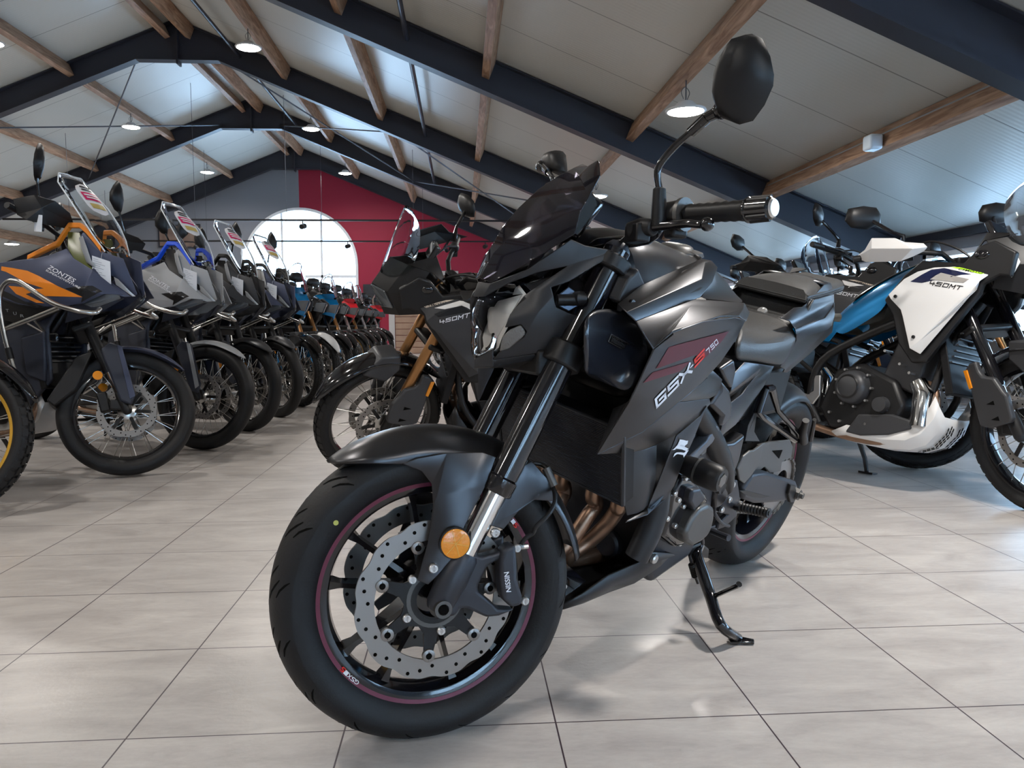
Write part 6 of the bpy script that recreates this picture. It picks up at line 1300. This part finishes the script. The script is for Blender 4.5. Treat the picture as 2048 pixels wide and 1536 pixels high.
def zontes_bike(t, S, col):
    st = common(t, 1.55, .345, .32, S, M_GLOSS, M_MATTE, knobs=False, rimR=(.265, .235)); mirror_pair(t, 'tall', st)
    def N(*P): return neg(P)
    UP = Matrix.Translation((.03, 0, .13))
    for o in st:
        if o.name.split('.')[0] in ('handlebar', 'mirror_stalk'):
            for q in [o]+list(o.children):
                if q is o or True: q.data.transform(UP)
    # big side panel with graphics
    SPn = N((0.834,-0.160,1.116), (0.948,-0.180,1.146), (1.213,-0.200,1.163), (1.287,-0.200,1.179), (1.368,-0.190,1.209), (1.420,-0.200,1.154), (1.520,-0.190,1.095), (1.648,-0.120,0.970), (1.575,-0.180,0.971), (1.479,-0.210,0.922), (1.377,-0.220,0.907), (1.210,-0.220,0.905), (1.087,-0.210,0.921), (0.964,-0.200,0.958), (0.851,-0.180,1.000))
    mid = N((1.243,-0.235,1.033), (1.493,-0.225,0.992), (0.965,-0.200,1.041))
    P = SPn
    sp = two('side_panel', [[P[0], P[1], mid[2], P[13], P[14]], [P[1], P[2], mid[0], mid[2]], [P[2], P[3], P[4], P[5], mid[0]], [P[5], P[6], mid[1], mid[0]], [P[6], P[7], P[8], mid[1]], [P[8], P[9], mid[1]], [P[9], P[10], mid[1]], [P[10], P[11], mid[0], mid[1]], [P[11], P[12], P[13], mid[2], mid[0]]], col['panel'], t, thick=.006, bevel=.006)
    pans = [o for o in t.children if o.name.startswith('side_panel')]
    for pan in pans:
        s = 1 if sum(v.co.y for v in pan.data.vertices) > 0 else -1
        bv = _bvh(pan); nn_ = Vector((0, s, 0)); sd = lambda p: (p[0], s*abs(p[1]), p[2])
        def dc(nm, PP, mt_, off=.0014):
            bm = bmesh.new(); bm.faces.new([bm.verts.new(sd(p)) for p in PP]); bmesh.ops.triangulate(bm, faces=bm.faces); bmesh.ops.subdivide_edges(bm, edges=bm.edges, cuts=7, use_grid_fill=True)
            for v in bm.verts:
                h = onto(bv, v.co, nn_, off)
                if h is not None: v.co = h
            me = bpy.data.meshes.new(nm); bm.to_mesh(me); bm.free(); me.materials.append(mt_); o = bpy.data.objects.new(nm, me); C.objects.link(o); o.parent = pan
        dc('graphic_sweep', [(0.967,-0.200,1.124), (1.042,-0.200,1.113), (1.148,-0.210,1.095), (1.235,-0.220,1.064), (1.355,-0.230,1.008), (1.488,-0.220,0.953), (1.265,-0.230,0.961), (1.187,-0.230,0.996), (1.266,-0.230,1.000), (1.156,-0.220,1.031), (1.001,-0.200,1.094), (0.967,-0.200,1.102)], col['accent'])
        dc('graphic_sweep', [(1.027,-0.210,1.019), (1.155,-0.220,1.007), (1.211,-0.220,0.986), (1.143,-0.220,0.973), (1.260,-0.220,0.924), (1.210,-0.220,0.927), (1.077,-0.210,0.975)], col['accent'])
        dc('graphic_wedge', [(1.390,-0.220,0.999), (1.527,-0.200,1.013), (1.567,-0.190,0.984), (1.470,-0.200,0.926), (1.482,-0.210,0.955)], M_MATTE, .0018)
        dc('graphic_wedge', [(0.970,-0.200,1.002), (1.031,-0.210,0.980), (1.131,-0.220,0.935), (1.277,-0.220,0.905), (1.198,-0.220,0.907), (1.076,-0.210,0.931), (0.964,-0.200,0.972)], M_MATTE, .0018)
        def L(s_, A, B, Cc, D, mt_):
            Q = [sd(A), sd(B), sd(Cc), sd(D)]
            if s > 0: Q = [Q[1], Q[0], Q[3], Q[2]]
            letter_on(s_, Q, mt_, pan, bv, n=nn_, off=.003)
        L('ZONTES', (1.276,-0.220,1.104), (1.431,-0.210,1.027), (1.447,-0.210,1.043), (1.290,-0.220,1.121), M_WHITE)
        L('SUPERADVENTURE', (1.268,-0.220,1.091), (1.472,-0.210,0.994), (1.480,-0.210,1.001), (1.274,-0.220,1.099), M_WHITE)
    lw = two('lower_panel', [N((0.841,-0.170,0.996), (0.954,-0.190,0.953), (1.078,-0.200,0.920), (1.191,-0.200,0.904), (1.317,-0.190,0.905), (1.342,-0.180,0.897), (1.173,-0.170,0.835), (1.024,-0.170,0.826), (0.931,-0.170,0.846), (0.828,-0.160,0.877))], M_MATTE, t)
    for pan in [o for o in t.children if o.name.startswith('lower_panel')]:
        s = 1 if sum(v.co.y for v in pan.data.vertices) > 0 else -1
        bv = _bvh(pan); nn_ = Vector((0, s, 0)); sd = lambda p: (p[0], s*abs(p[1]), p[2])
        for ch, x, y in (('T', 60, 865), ('U', 140, 895), ('R', 235, 925)):
            k_ = 18; Q = dict(T=[(0.978,-0.190,0.884), (0.997,-0.190,0.884), (0.997,-0.190,0.899), (0.978,-0.190,0.899)], U=[(1.022,-0.190,0.868), (1.043,-0.190,0.868), (1.043,-0.190,0.884), (1.022,-0.190,0.884)], R=[(1.064,-0.180,0.855), (1.087,-0.180,0.855), (1.087,-0.180,0.870), (1.064,-0.180,0.871)])[ch]
            Q = [sd(p) for p in Q]; Q = [Q[1], Q[0], Q[3], Q[2]] if s > 0 else Q
            letter_on(ch, Q, M_LGREY, pan, bv, n=nn_, off=.003)
    # nose
    two('nose_panel', [N((1.401,-0.130,1.284), (1.410,-0.120,1.305), (1.514,-0.100,1.198), (1.607,-0.070,1.166), (1.657,-0.030,0.982), (1.640,-0.030,0.970), (1.572,-0.070,1.059), (1.479,-0.120,1.119), (1.446,-0.140,1.151), (1.419,-0.140,1.214))], col['nose'], t, bevel=.006)
    two('nose_strip', [N((1.407,-0.150,1.269), (1.429,-0.150,1.280), (1.456,-0.150,1.212), (1.471,-0.140,1.150), (1.488,-0.130,1.131), (1.483,-0.130,1.112), (1.445,-0.145,1.141), (1.426,-0.155,1.212))], col['strip'], t, bevel=.003)
    two('nose_strip', [N((1.563,-0.090,1.069), (1.590,-0.090,1.056), (1.636,-0.060,0.995), (1.655,-0.040,0.969), (1.644,-0.050,0.967), (1.576,-0.090,1.027))], col['strip'], t, bevel=.003)
    two('inner_fairing', [N((1.323,-0.130,1.306), (1.387,-0.120,1.301), (1.435,-0.130,1.147), (1.479,-0.130,1.096), (1.394,-0.170,1.153), (1.356,-0.170,1.217))], col['inner'], t)
    two('lower_nose', [N((1.476,-0.130,1.113), (1.576,-0.090,1.022), (1.642,-0.040,0.968), (1.609,-0.070,0.963), (1.560,-0.120,0.988), (1.494,-0.160,1.017), (1.473,-0.160,1.090))], col['nose'], t)
    two('headlight', [N((1.437,-0.170,0.925), (1.568,-0.130,0.986), (1.605,-0.100,0.972), (1.603,-0.090,0.954), (1.506,-0.130,0.911), (1.481,-0.160,0.905))], mat('headlight glass', (.10, .115, .13), .08, .3, coat=.8), t, thick=.012, bevel=.004)
    two('chin_panel', [N((1.347,-0.160,0.908), (1.437,-0.170,0.925), (1.477,-0.155,0.906), (1.506,-0.130,0.910), (1.595,-0.080,0.954), (1.594,-0.050,0.957), (1.475,-0.100,0.876), (1.297,-0.130,0.826))], M_NAVY2, t)
    # coloured top rail
    def rail(P_, hw):
        for s in (1, -1):
            m = MB(); P__ = [Vector((p[0], s*abs(p[1]), p[2])) for p in P_]; rows = []
            for p in P__: rows.append([p+Vector((0, s*.012, hw)), p+Vector((0, s*.016, -hw)), p+Vector((0, -s*.016, -hw)), p+Vector((0, -s*.012, hw)), p+Vector((0, s*.012, hw))])
            m.grid(rows); m.build('fairing_rail', col['rail'], t, bevel=.004, sol=0)
    rail([(1.121,-0.170,1.169), (1.201,-0.170,1.203), (1.287,-0.160,1.241), (1.314,-0.150,1.288), (1.337,-0.130,1.340), (1.397,-0.120,1.338), (1.436,-0.120,1.307), (1.476,-0.110,1.256), (1.506,-0.100,1.212)], .014)
    # tank, seat, tail
    tz = (1.186,-0.170,1.167); 
    SR = [[(1.22, 0, 1.15), (1.22, .08, 1.13), (1.20, .14, 1.06), (1.20, .17, .98)], [(1.06, 0, 1.12), (1.06, .09, 1.10), (1.06, .15, 1.04), (1.06, .17, .96)], [(.86, 0, 1.06), (.86, .10, 1.04), (.86, .155, .98), (.86, .17, .92)], [(.72, 0, .95), (.72, .08, .94), (.72, .13, .90), (.72, .15, .86)]]
    m = MB(); m.grid([[Vector(p) for p in r] for r in SR]); m.both(); m.build('fuel_tank', col['panel'], t, sub=2, ang=60)
    SR = []
    for x, zt, hw in ((.80, .92, .10), (.70, .885, .13), (.55, .87, .155), (.40, .88, .16), (.28, .91, .15), (.22, .955, .14), (.10, .965, .135), (-.12, .97, .12), (-.2, .955, .10)):
        SR.append([(x, 0, zt), (x, hw*.6, zt-.002), (x, hw*.92, zt-.022), (x, hw, zt-.06), (x, hw*.9, zt-.085)])
    m = MB(); m.grid([[Vector(p) for p in r] for r in SR]); m.both(); m.build('seat', M_SEATB, t, sub=2, sol=.006, ang=60)
    two('tail_panel', [[(.62, .15, .81), (.30, .155, .84), (-.10, .13, .91), (-.25, .10, .90), (-.20, .11, .85), (.10, .14, .76), (.55, .155, .70)]], col['panel'], t, bevel=.006)
    m = MB(); m.tube([(.0, .12, .97), (-.12, .13, 1.0), (-.30, .10, 1.0), (-.33, 0, 1.0), (-.30, -.10, 1.0), (-.12, -.13, 1.0), (.0, -.12, .97)], .012, 10, sub=3); m.build('luggage_rack', M_MATTE, t)
    m = MB(); m.prism([(-.22, -.09, .88), (-.34, -.09, .70), (-.40, -.09, .56), (-.37, -.09, .55), (-.28, -.09, .70), (-.14, -.09, .86)], (0, .18, 0)); m.build('rear_mudguard', M_MATTE, t, bevel=.006)
    # clear screen with oval sticker
    SCR = [[(1.252,0.000,1.626), (1.253,-0.050,1.628), (1.234,-0.085,1.629)], [(1.292,0.000,1.590), (1.289,-0.070,1.579), (1.259,-0.120,1.572)], [(1.370,0.000,1.508), (1.366,-0.080,1.492), (1.348,-0.145,1.475)], [(1.441,0.000,1.413), (1.434,-0.080,1.395), (1.419,-0.145,1.375)], [(1.497,0.000,1.315), (1.487,-0.075,1.300), (1.469,-0.130,1.292)], [(1.560,0.000,1.209), (1.535,-0.050,1.199), (1.517,-0.095,1.202)]]
    rows = [[Vector((p[0], abs(p[1]), p[2])) for p in r] for r in SCR]
    m = MB(); m.grid(rows); m.both(); sc_ = m.build('windscreen', M_CLEAR, t, sub=1, sol=.005, ang=60)
    m = MB()
    for s in (1, -1): m.tube([Vector((r[2].x, s*r[2].y, r[2].z)) for r in rows], .004, 6)
    m.tube([Vector((rows[0][k].x, -rows[0][k].y, rows[0][k].z)) for k in (2, 1, 0)]+[rows[0][k] for k in (1, 2)], .004, 6); m.build('screen_edge', mat('polished acrylic edge', (.75, .78, .8), .1, coat=.5), sc_)
    bvs = _bvh(sc_); c0, c1 = (rows[1][0]+Vector((0, 0, -.01))), (rows[3][0])
    def stk(nm, f0, f1, hw, mt_, off):
        pts = []; N_ = 10; rws = []
        for i in range(N_+1):
            f = f0+(f1-f0)*i/N_; p = c0.lerp(c1, f); wv = hw*math.sqrt(max(.02, 1-((f-.5)*2)**4)); rw = []
            for j in range(-5, 6):
                q = Vector((p.x, wv*j/5, p.z)); h = bvs.ray_cast(q+Vector((.2, 0, .1)), Vector((-1, 0, -.5)).normalized(), .5); rw.append(h[0]+Vector((off, 0, off*.5)) if h[0] is not None else q)
            rws.append(rw)
        m = MB(); m.grid(rws); m.build(nm, mt_, sc_)
    stk('screen_sticker', 0.0, 1.0, .075, M_STICK, .003); stk('sticker_print', .30, .56, .060, M_REDST, .0045); stk('sticker_print', .36, .41, .05, M_STICK, .006); stk('sticker_print', .45, .50, .045, M_STICK, .006); stk('sticker_print', .66, .82, .052, M_YELST, .0045); stk('sticker_print', .08, .14, .045, M_MATTE, .0045); stk('sticker_print', .18, .23, .04, M_MATTE, .0045)
    m = MB(); m.box((1.30, 0, 1.22), (.03, .18, .12), Matrix.Rotation(R(-30), 3, 'Y')); m.build('instrument_panel', M_GLOSS, t, bevel=.008)
    m = MB(); m.box((1.38, 0, 1.16), (.10, .16, .22), Matrix.Rotation(R(-30), 3, 'Y')); m.build('screen_bracket', M_MATTE, t, bevel=.02)
    # hand guards
    for s in (1, -1):
        HG = [(.99, .40, 1.26), (.97, .43, 1.33), (1.06, .445, 1.36), (1.15, .42, 1.355), (1.21, .34, 1.335), (1.22, .28, 1.31), (1.20, .28, 1.27), (1.12, .38, 1.235), (1.04, .43, 1.225)]
        P_ = [(x+.0, s*y, z-.01) for x, y, z in HG]; c_ = (1.10, s*.435, 1.29)
        o = panel('hand_guard', [[P_[i], P_[(i+1) % 9], c_] for i in range(9)], M_MATTE, t, thick=.006, bevel=.003); st.append(o)
    # crash bars
    for s in (1, -1):
        def Y(*P_): return [Vector((p[0], s*abs(p[1]), p[2])) for p in P_]
        m = MB(); m.tube(Y((0.967,-0.200,0.059), (0.994,-0.280,0.403), (1.077,-0.290,0.451), (1.146,-0.300,0.493), (1.151,-0.300,0.548), (1.126,-0.300,0.618), (1.091,-0.300,0.734), (1.068,-0.300,0.839), (1.059,-0.300,0.935), (1.072,-0.300,0.992), (1.109,-0.300,1.029), (1.165,-0.300,1.033), (1.214,-0.300,1.009), (1.371,-0.300,0.920), (1.492,-0.290,0.882), (1.539,-0.270,0.873), (1.574,-0.240,0.872), (1.566,-0.200,0.894))[1:], .0125, 14, sub=4)
        m.tube(Y((1.406,-0.290,0.896), (1.273,-0.290,0.850), (1.077,-0.290,0.787)), .0125, 14); m.tube(Y((1.151,-0.300,0.548), (1.079,-0.290,0.542), (0.977,-0.260,0.540)), .0125, 12)
        m.tube(Y((1.202,-0.280,0.820), (1.217,-0.200,0.778)), .006, 8); m.tube(Y((1.247,-0.280,0.832), (1.228,-0.200,0.782)), .006, 8); cb = m.build('crash_bar', M_STEELB, t)
        m = MB(); m.tube(Y((1.104,-0.300,0.689), (1.120,-0.300,0.633)), .017, 14); m.build('bar_sleeve', M_MATTE, cb)
        slab('engine_guard_panel', [(1.044,-0.200,0.746), (1.194,-0.200,0.782), (1.192,-0.200,0.510), (1.076,-0.200,0.550)], .13, .16, M_NAVY2, t, bevel=.01, mirror=(s < 0)) if True else None
        m = MB(); q = (1.259,-0.160,0.747); m.box((q[0], s*.165, q[2]), (.05, .02, .05)); m.build('fog_lamp', M_GLOSS, t, bevel=.008)
        slab('belly_side', [(1.00, 0, .30), (1.22, 0, .52), (1.20, 0, .80), (1.30, 0, .95), (1.05, 0, .93), (.85, 0, .80), (.85, 0, .55), (.86, 0, .32)], .12, .145, M_NAVY2, t, bevel=.012, mirror=(s < 0))
    # skid plate
    m = MB(); rows = []
    for x, zt, zb in ((.66, .30, .22), (.90, .30, .215), (1.02, .34, .235), (1.10, .42, .31), (1.14, .48, .40)): rows.append([(x-.02, .13, zt), (x+.01, .115, zb), (x+.02, .05, zb-.006), (x+.022, 0, zb-.006)])
    m.grid([[Vector(p) for p in r] for r in rows]); m.both(); m.build('skid_plate', M_SKIDG, t, sol=.006, ang=30)
    m = MB(); m.tube([(.62, -.12, .24), (.52, -.17, .10), (.50, -.18, .035)], .012, 10); m.tube([(.62, .12, .24), (.52, .17, .10), (.50, .18, .035)], .012, 10); m.tube([(.56, -.15, .16), (.56, .15, .16)], .010, 10); m.build('centre_stand', M_MATTE, t)
    # fender, guards
    f_ = arch('front_fender', .375, 45, 118, .07, .03, col['fender'], t, None, c=Vector((1.55, 0, .345)), tip0=.4); st.append(f_)
    for s in (1, -1):
        g_ = slab('fork_guard', [(1.50, 0, .68), (1.44, 0, .70), (1.40, 0, .66), (1.42, 0, .60), (1.52, 0, .38), (1.575, 0, .36), (1.59, 0, .42)], .115, .142, M_NAVY2, t, bevel=.010, mirror=(s < 0)); st.append(g_)
        slab('guard_strip', [(1.50, 0, .68), (1.475, 0, .685), (1.565, 0, .39), (1.59, 0, .41)], .142, .147, col['fender'], g_, bevel=.002, mirror=(s < 0))
        m = MB(); m.tube([(1.40, s*.13, .51), (1.40, s*.142, .51)], .024, 20); a_ = m.build('amber_reflector', M_AMBER, t); st.append(a_)
    m = MB(); m.prism([(1.28, -.09, .62), (1.36, -.09, .66), (1.30, -.09, .44), (1.21, -.09, .34), (1.17, -.09, .37)], (0, .18, 0)); o = m.build('fender_extender', M_MATTE, t, bevel=.008); st.append(o)
    mark_steer(st, S)
def clone(src, mw, S, label, cat, group, swap=None, skip=()):
    """a copy of a whole bike: root, parts and sub-parts; steered parts get their own angle, some parts their own paint."""
    r = src.copy(); C.objects.link(r); r.matrix_world = mw; r['label'] = label; r['category'] = cat; r['group'] = group
    def paint(o, base):
        if swap and base in swap:
            me = swap[base]
            o.data = o.data.copy(); o.data.materials[0] = me
    for ch in list(src.children):
        if ch.name.split('.')[0] in skip: continue
        c = ch.copy(); C.objects.link(c); c.parent = r; b = ch.name.split('.')[0]
        if '_s' in ch.keys(): c.matrix_local = S
        paint(c, b)
        for g_ in list(ch.children):
            d = g_.copy(); C.objects.link(d); d.parent = c; paint(d, g_.name.split('.')[0])
    return r
def pose(fx, fy, yaw, lean, steer, wb):
    """placed by where the front tyre stands."""
    y = R(yaw); x0 = fx-math.cos(y)*wb; y0 = fy-math.sin(y)*wb
    return bike_matrix(x0, y0, y, R(lean)), steer_matrix(R(steer), wb, .11, 27)
WCOL = dict(panel=M_WHITEP, band=M_DKNAVY, patch=M_LGREYG, strip=M_GREEN, text=M_MATTE, tank=M_TEAL, tail=M_TEAL, rim=M_GLOSS, fork=M_GLOSS, screen=mat('light smoked screen', (.55,.57,.6), .04, trans=.95, ior=1.15), guard=M_WHITEP, skid=M_WHITEP)
BCOL = dict(WCOL, panel=M_CARB, band=M_WHITEP, patch=M_MATTE, strip=mat('cream graphic', (.65, .55, .45), .4), text=M_WHITE, tank=M_GLOSS, tail=M_MATTE, fork=M_COPPER, guard=M_MATTE, skid=M_MATTE, screen=M_CLEAR)
wS = steer_matrix(R(-24), 1.505, .11, 27)
white = thing('motorcycle', 'white and ocean blue adventure motorcycle marked 450MT at the right edge', 'motorcycle', mw=bike_matrix(1.66, 4.38, R(-60), R(8.3)))
mt_bike(white, wS, WCOL)
bS = steer_matrix(R(19), 1.505, .11, 27)
black = thing('motorcycle', 'black adventure motorcycle marked 450MT with copper forks, behind the naked bike', 'motorcycle', mw=bike_matrix(1.038, 4.402, R(187.4), R(17.5)))
mt_bike(black, bS, BCOL)
ZCOL = dict(panel=M_NAVY, nose=M_NAVY, accent=M_ORANGE, strip=M_SILVST, inner=M_OLIVE, rail=M_ORANGE, fender=M_NAVY)
zS = steer_matrix(R(37), 1.55, .11, 27)
zon = thing('motorcycle', 'slate blue adventure motorcycle with orange graphics and orange fairing rail, foremost on the left', 'motorcycle', mw=bike_matrix(-3.33, 4.70, R(-15), R(2.5)), group='adventure bikes in the left display row')
zontes_bike(zon, zS, ZCOL)

# ---- the left display row, one bike behind the other ----
GL = 'adventure bikes in the left display row'; GR = 'bikes in the right display row'
NAKED = ('windscreen', 'hand_guard', 'nose_cowl', 'fairing_inner')
def row(src, fx, fy, yaw, lean, steer, label, group, swap=None, skip=()):
    wb = 1.55 if src is zon else 1.505
    mw, S = pose(fx, fy, yaw, lean, steer, wb); return clone(src, mw, S, label, 'motorcycle', group, swap, skip)
GREYZ = {'side_panel': M_LGREY, 'nose_panel': M_LGREY, 'lower_nose': M_LGREY, 'fairing_rail': M_BLUEP, 'front_fender': M_LGREY, 'guard_strip': M_LGREY, 'graphic_sweep': M_LGREY, 'nose_strip': M_SILVST, 'inner_fairing': M_MATTE, 'tail_panel': M_LGREY, 'fuel_tank': M_LGREY}
DARKZ = {'side_panel': M_CARB, 'nose_panel': M_CARB, 'lower_nose': M_CARB, 'fairing_rail': M_MATTE, 'front_fender': M_CARB, 'guard_strip': M_CARB, 'graphic_sweep': M_CARB, 'inner_fairing': M_MATTE, 'tail_panel': M_CARB, 'fuel_tank': M_CARB}
NAVYZ = dict(DARKZ, side_panel=M_NAVY, nose_panel=M_NAVY, graphic_sweep=M_NAVY)
TEALM = {'side_panel': M_TEAL, 'fork_leg': M_GLOSS, 'nose_cowl': M_TEAL, 'hand_guard': M_MATTE, 'graphic_strip': M_TEAL, 'fork_guard': M_TEAL}
REDM = {'side_panel': M_RED, 'nose_cowl': M_RED, 'fork_leg': M_SILVER, 'hand_guard': M_MATTE, 'fuel_tank': M_RED, 'front_wheel': M_GOLD, 'rear_wheel': M_GOLD, 'graphic_band': M_RED, 'tail_panel': M_RED}
GOLDM = {'front_wheel': M_GOLD, 'rear_wheel': M_GOLD}
row(zon, -1.70, 5.16, -24, 5, 10, 'light grey adventure motorcycle with bright blue fairing rail, second in the left row', GL, GREYZ)
row(zon, -1.66, 6.03, -26, 6, -8, 'dark adventure motorcycle with black rail and clear screen, third in the left row', GL, DARKZ)
row(zon, -1.63, 6.92, -28, 7, -18, 'slate adventure motorcycle fourth in the left row, just left of the arched window', GL, NAVYZ)
specs = [(black, -1.62, 7.80, TEALM, 'teal panelled adventure motorcycle, fifth in the left row'),
 (black, -1.60, 8.66, {'nose_cowl': M_CARB, 'front_fender': M_WHITEP}, 'black adventure motorcycle with white front fender, sixth in the left row'),
 (black, -1.60, 9.55, TEALM, 'teal panelled adventure motorcycle, seventh in the left row'),
 (black, -1.62, 10.45, GOLDM, 'black adventure motorcycle with gold rims, eighth in the left row'),
 (black, -1.60, 11.35, REDM, 'red adventure motorcycle with gold rims, ninth in the left row'),
 (black, -1.62, 12.3, GOLDM, 'black adventure motorcycle with gold rims, tenth in the left row'),
 (black, -1.60, 13.3, dict(REDM, front_wheel=M_GLOSS, rear_wheel=M_GLOSS), 'red adventure motorcycle with black rims, eleventh in the left row'),
 (black, -1.62, 14.3, {'fork_leg': M_GLOSS}, 'black adventure motorcycle, twelfth in the left row'),
 (black, -1.60, 15.3, dict(REDM, front_wheel=M_GLOSS, rear_wheel=M_GLOSS), 'red motorcycle last in the left row, nearest the gable wall')]
for i, (src, fx, fy, sw, lb) in enumerate(specs): row(src, fx, fy, -32, 8, -14+(i % 3)*3, lb, GL, sw, NAKED if i in (1, 3, 6, 7) else (('hand_guard',) if i % 2 else ()))
# bike cut by the left edge of the photo, gold rim
row(black, -2.22, 3.40, -12, 8, 14, 'motorcycle with yellow gold front rim cut off by the left photo edge', GL, GOLDM)
# bikes standing farther left, seen over the first one
for fx, fy, yw, lb in ((-4.3, 6.6, -20, 'black motorcycle behind the orange railed bike at far left'), (-4.6, 8.2, -20, 'dark motorcycle farther back at far left, second behind the orange railed bike')):
    row(black, fx, fy, yw, 8, 5, lb, 'bikes at the far left')
# short cluster in the middle distance, behind the black bike
for fx, fy, yw, sw, lb in ((-.35, 13.0, 215, dict(REDM, front_wheel=M_GLOSS, rear_wheel=M_GLOSS), 'red motorcycle facing left, behind the black 450MT screen'), (-.25, 14.3, 215, None, 'black motorcycle facing left in the distance beside the door frame')):
    row(black, fx, fy, yw, 8, 0, lb, 'bikes in the middle distance', sw)
# ---- right display row ----
DKM = {'side_panel': M_CARB, 'hand_guard': M_MATTE}
right = [(2.50, 4.12, -50, 16, dict(DKM, fork_leg=M_GLOSS), 'dark motorcycle with bare upright grip, directly behind the white 450MT'),
 (2.52, 5.27, -50, 4, dict(DKM, fork_leg=M_GLOSS), 'dark motorcycle with hand guards seen above the pillion seat'),
 (2.55, 6.42, -50, 0, dict(DKM, fork_leg=M_GLOSS), 'dark motorcycle fourth in the right row, tall mirror above the naked bike seat'),
 (2.55, 7.57, -50, -6, REDM, 'red motorcycle with gold rims in the right row, behind the naked bike tank'),
 (2.55, 8.72, -50, 0, None, 'black motorcycle sixth in the right row'),
 (2.6, 9.9, -50, 0, TEALM, 'teal motorcycle seventh in the right row'),
 (2.6, 11.1, -50, 0, None, 'black motorcycle last in the right row')]
for i, (fx, fy, yw, stg, sw, lb) in enumerate(right): row(black, fx, fy, yw, 8, stg, lb, GR, sw, (NAKED, ('nose_cowl',), NAKED, ('windscreen',), NAKED, (), NAKED)[i])
for fx, fy, yw, sw, lb in ((4.25, 5.6, -50, DKM, 'dark motorcycle by the right wall windows, nearest the camera'), (4.25, 7.1, -50, None, 'black motorcycle by the right wall windows, middle one'), (4.25, 8.6, -50, REDM, 'red motorcycle by the right wall windows, farthest one')):
    row(black, fx, fy, yw, 8, 0, lb, 'bikes along the right wall', sw)
# ---- price cards hanging on the first bikes of the left row ----
def card(bikeroot, lb, dims):
    inv = bikeroot.matrix_world
    P = [Vector((p[0], -abs(p[1])-.022, p[2])) for p in ((1.470,-0.110,1.049), (1.565,-0.090,1.028), (1.561,-0.090,1.147), (1.469,-0.110,1.178))]
    m = MB(); Wp = [inv @ p for p in P]; n = (Wp[1]-Wp[0]).cross(Wp[3]-Wp[0]).normalized(); m.prism(Wp, n*.001); o = m.build('price_card', M_PAPER, smooth=False)
    tag(o, lb, 'price card', 'paper price cards on the left row')
    q = MB(); top = (Wp[2]+Wp[3])/2; q.tube([top, top-n*.012+Vector((0, 0, .03))], .0008, 5); q.build('card_string', M_PAPER, o)
    q = MB()
    for i in range(9):
        a = Wp[3].lerp(Wp[0], .1+.085*i).lerp(Wp[2].lerp(Wp[1], .1+.085*i), .08); b = Wp[3].lerp(Wp[0], .1+.085*i).lerp(Wp[2].lerp(Wp[1], .1+.085*i), .35+.45*((i*7) % 5)/5)
        for sg in (1, -1): q.tube([a+n*sg*.0016, b+n*sg*.0016], .0009, 4)
    q.build('printed_line', mat('grey print', (.25, .25, .3), .6), o, weld=0)
bikes = [o for o in C.objects if o.get('group') == GL and o.parent is None]
bpy.context.view_layer.update()
for b_, w_ in zip(bikes[:4], ('orange railed slate bike', 'light grey bike with blue rail', 'dark third bike of the left row', 'slate fourth bike of the left row')):
    card(b_, 'white price card on the nose of the %s' % w_, None)
tgw = zon.matrix_world; 
m = MB(); c_ = tgw @ Vector((1.299,-0.300,1.323)); m.box(c_, (.045, .003, .085), Matrix.Rotation(R(-15), 3, 'Z') @ Matrix.Rotation(R(6), 3, 'Y')); o = m.build('key_tag', M_PAPER, bevel=.001); tag(o, 'small white key tag hanging from the handlebar of the orange railed bike', 'tag')
# ridge of small things on the wall behind the left row
for o in list(C.objects):
    if '_s' in o.keys(): del o['_s']
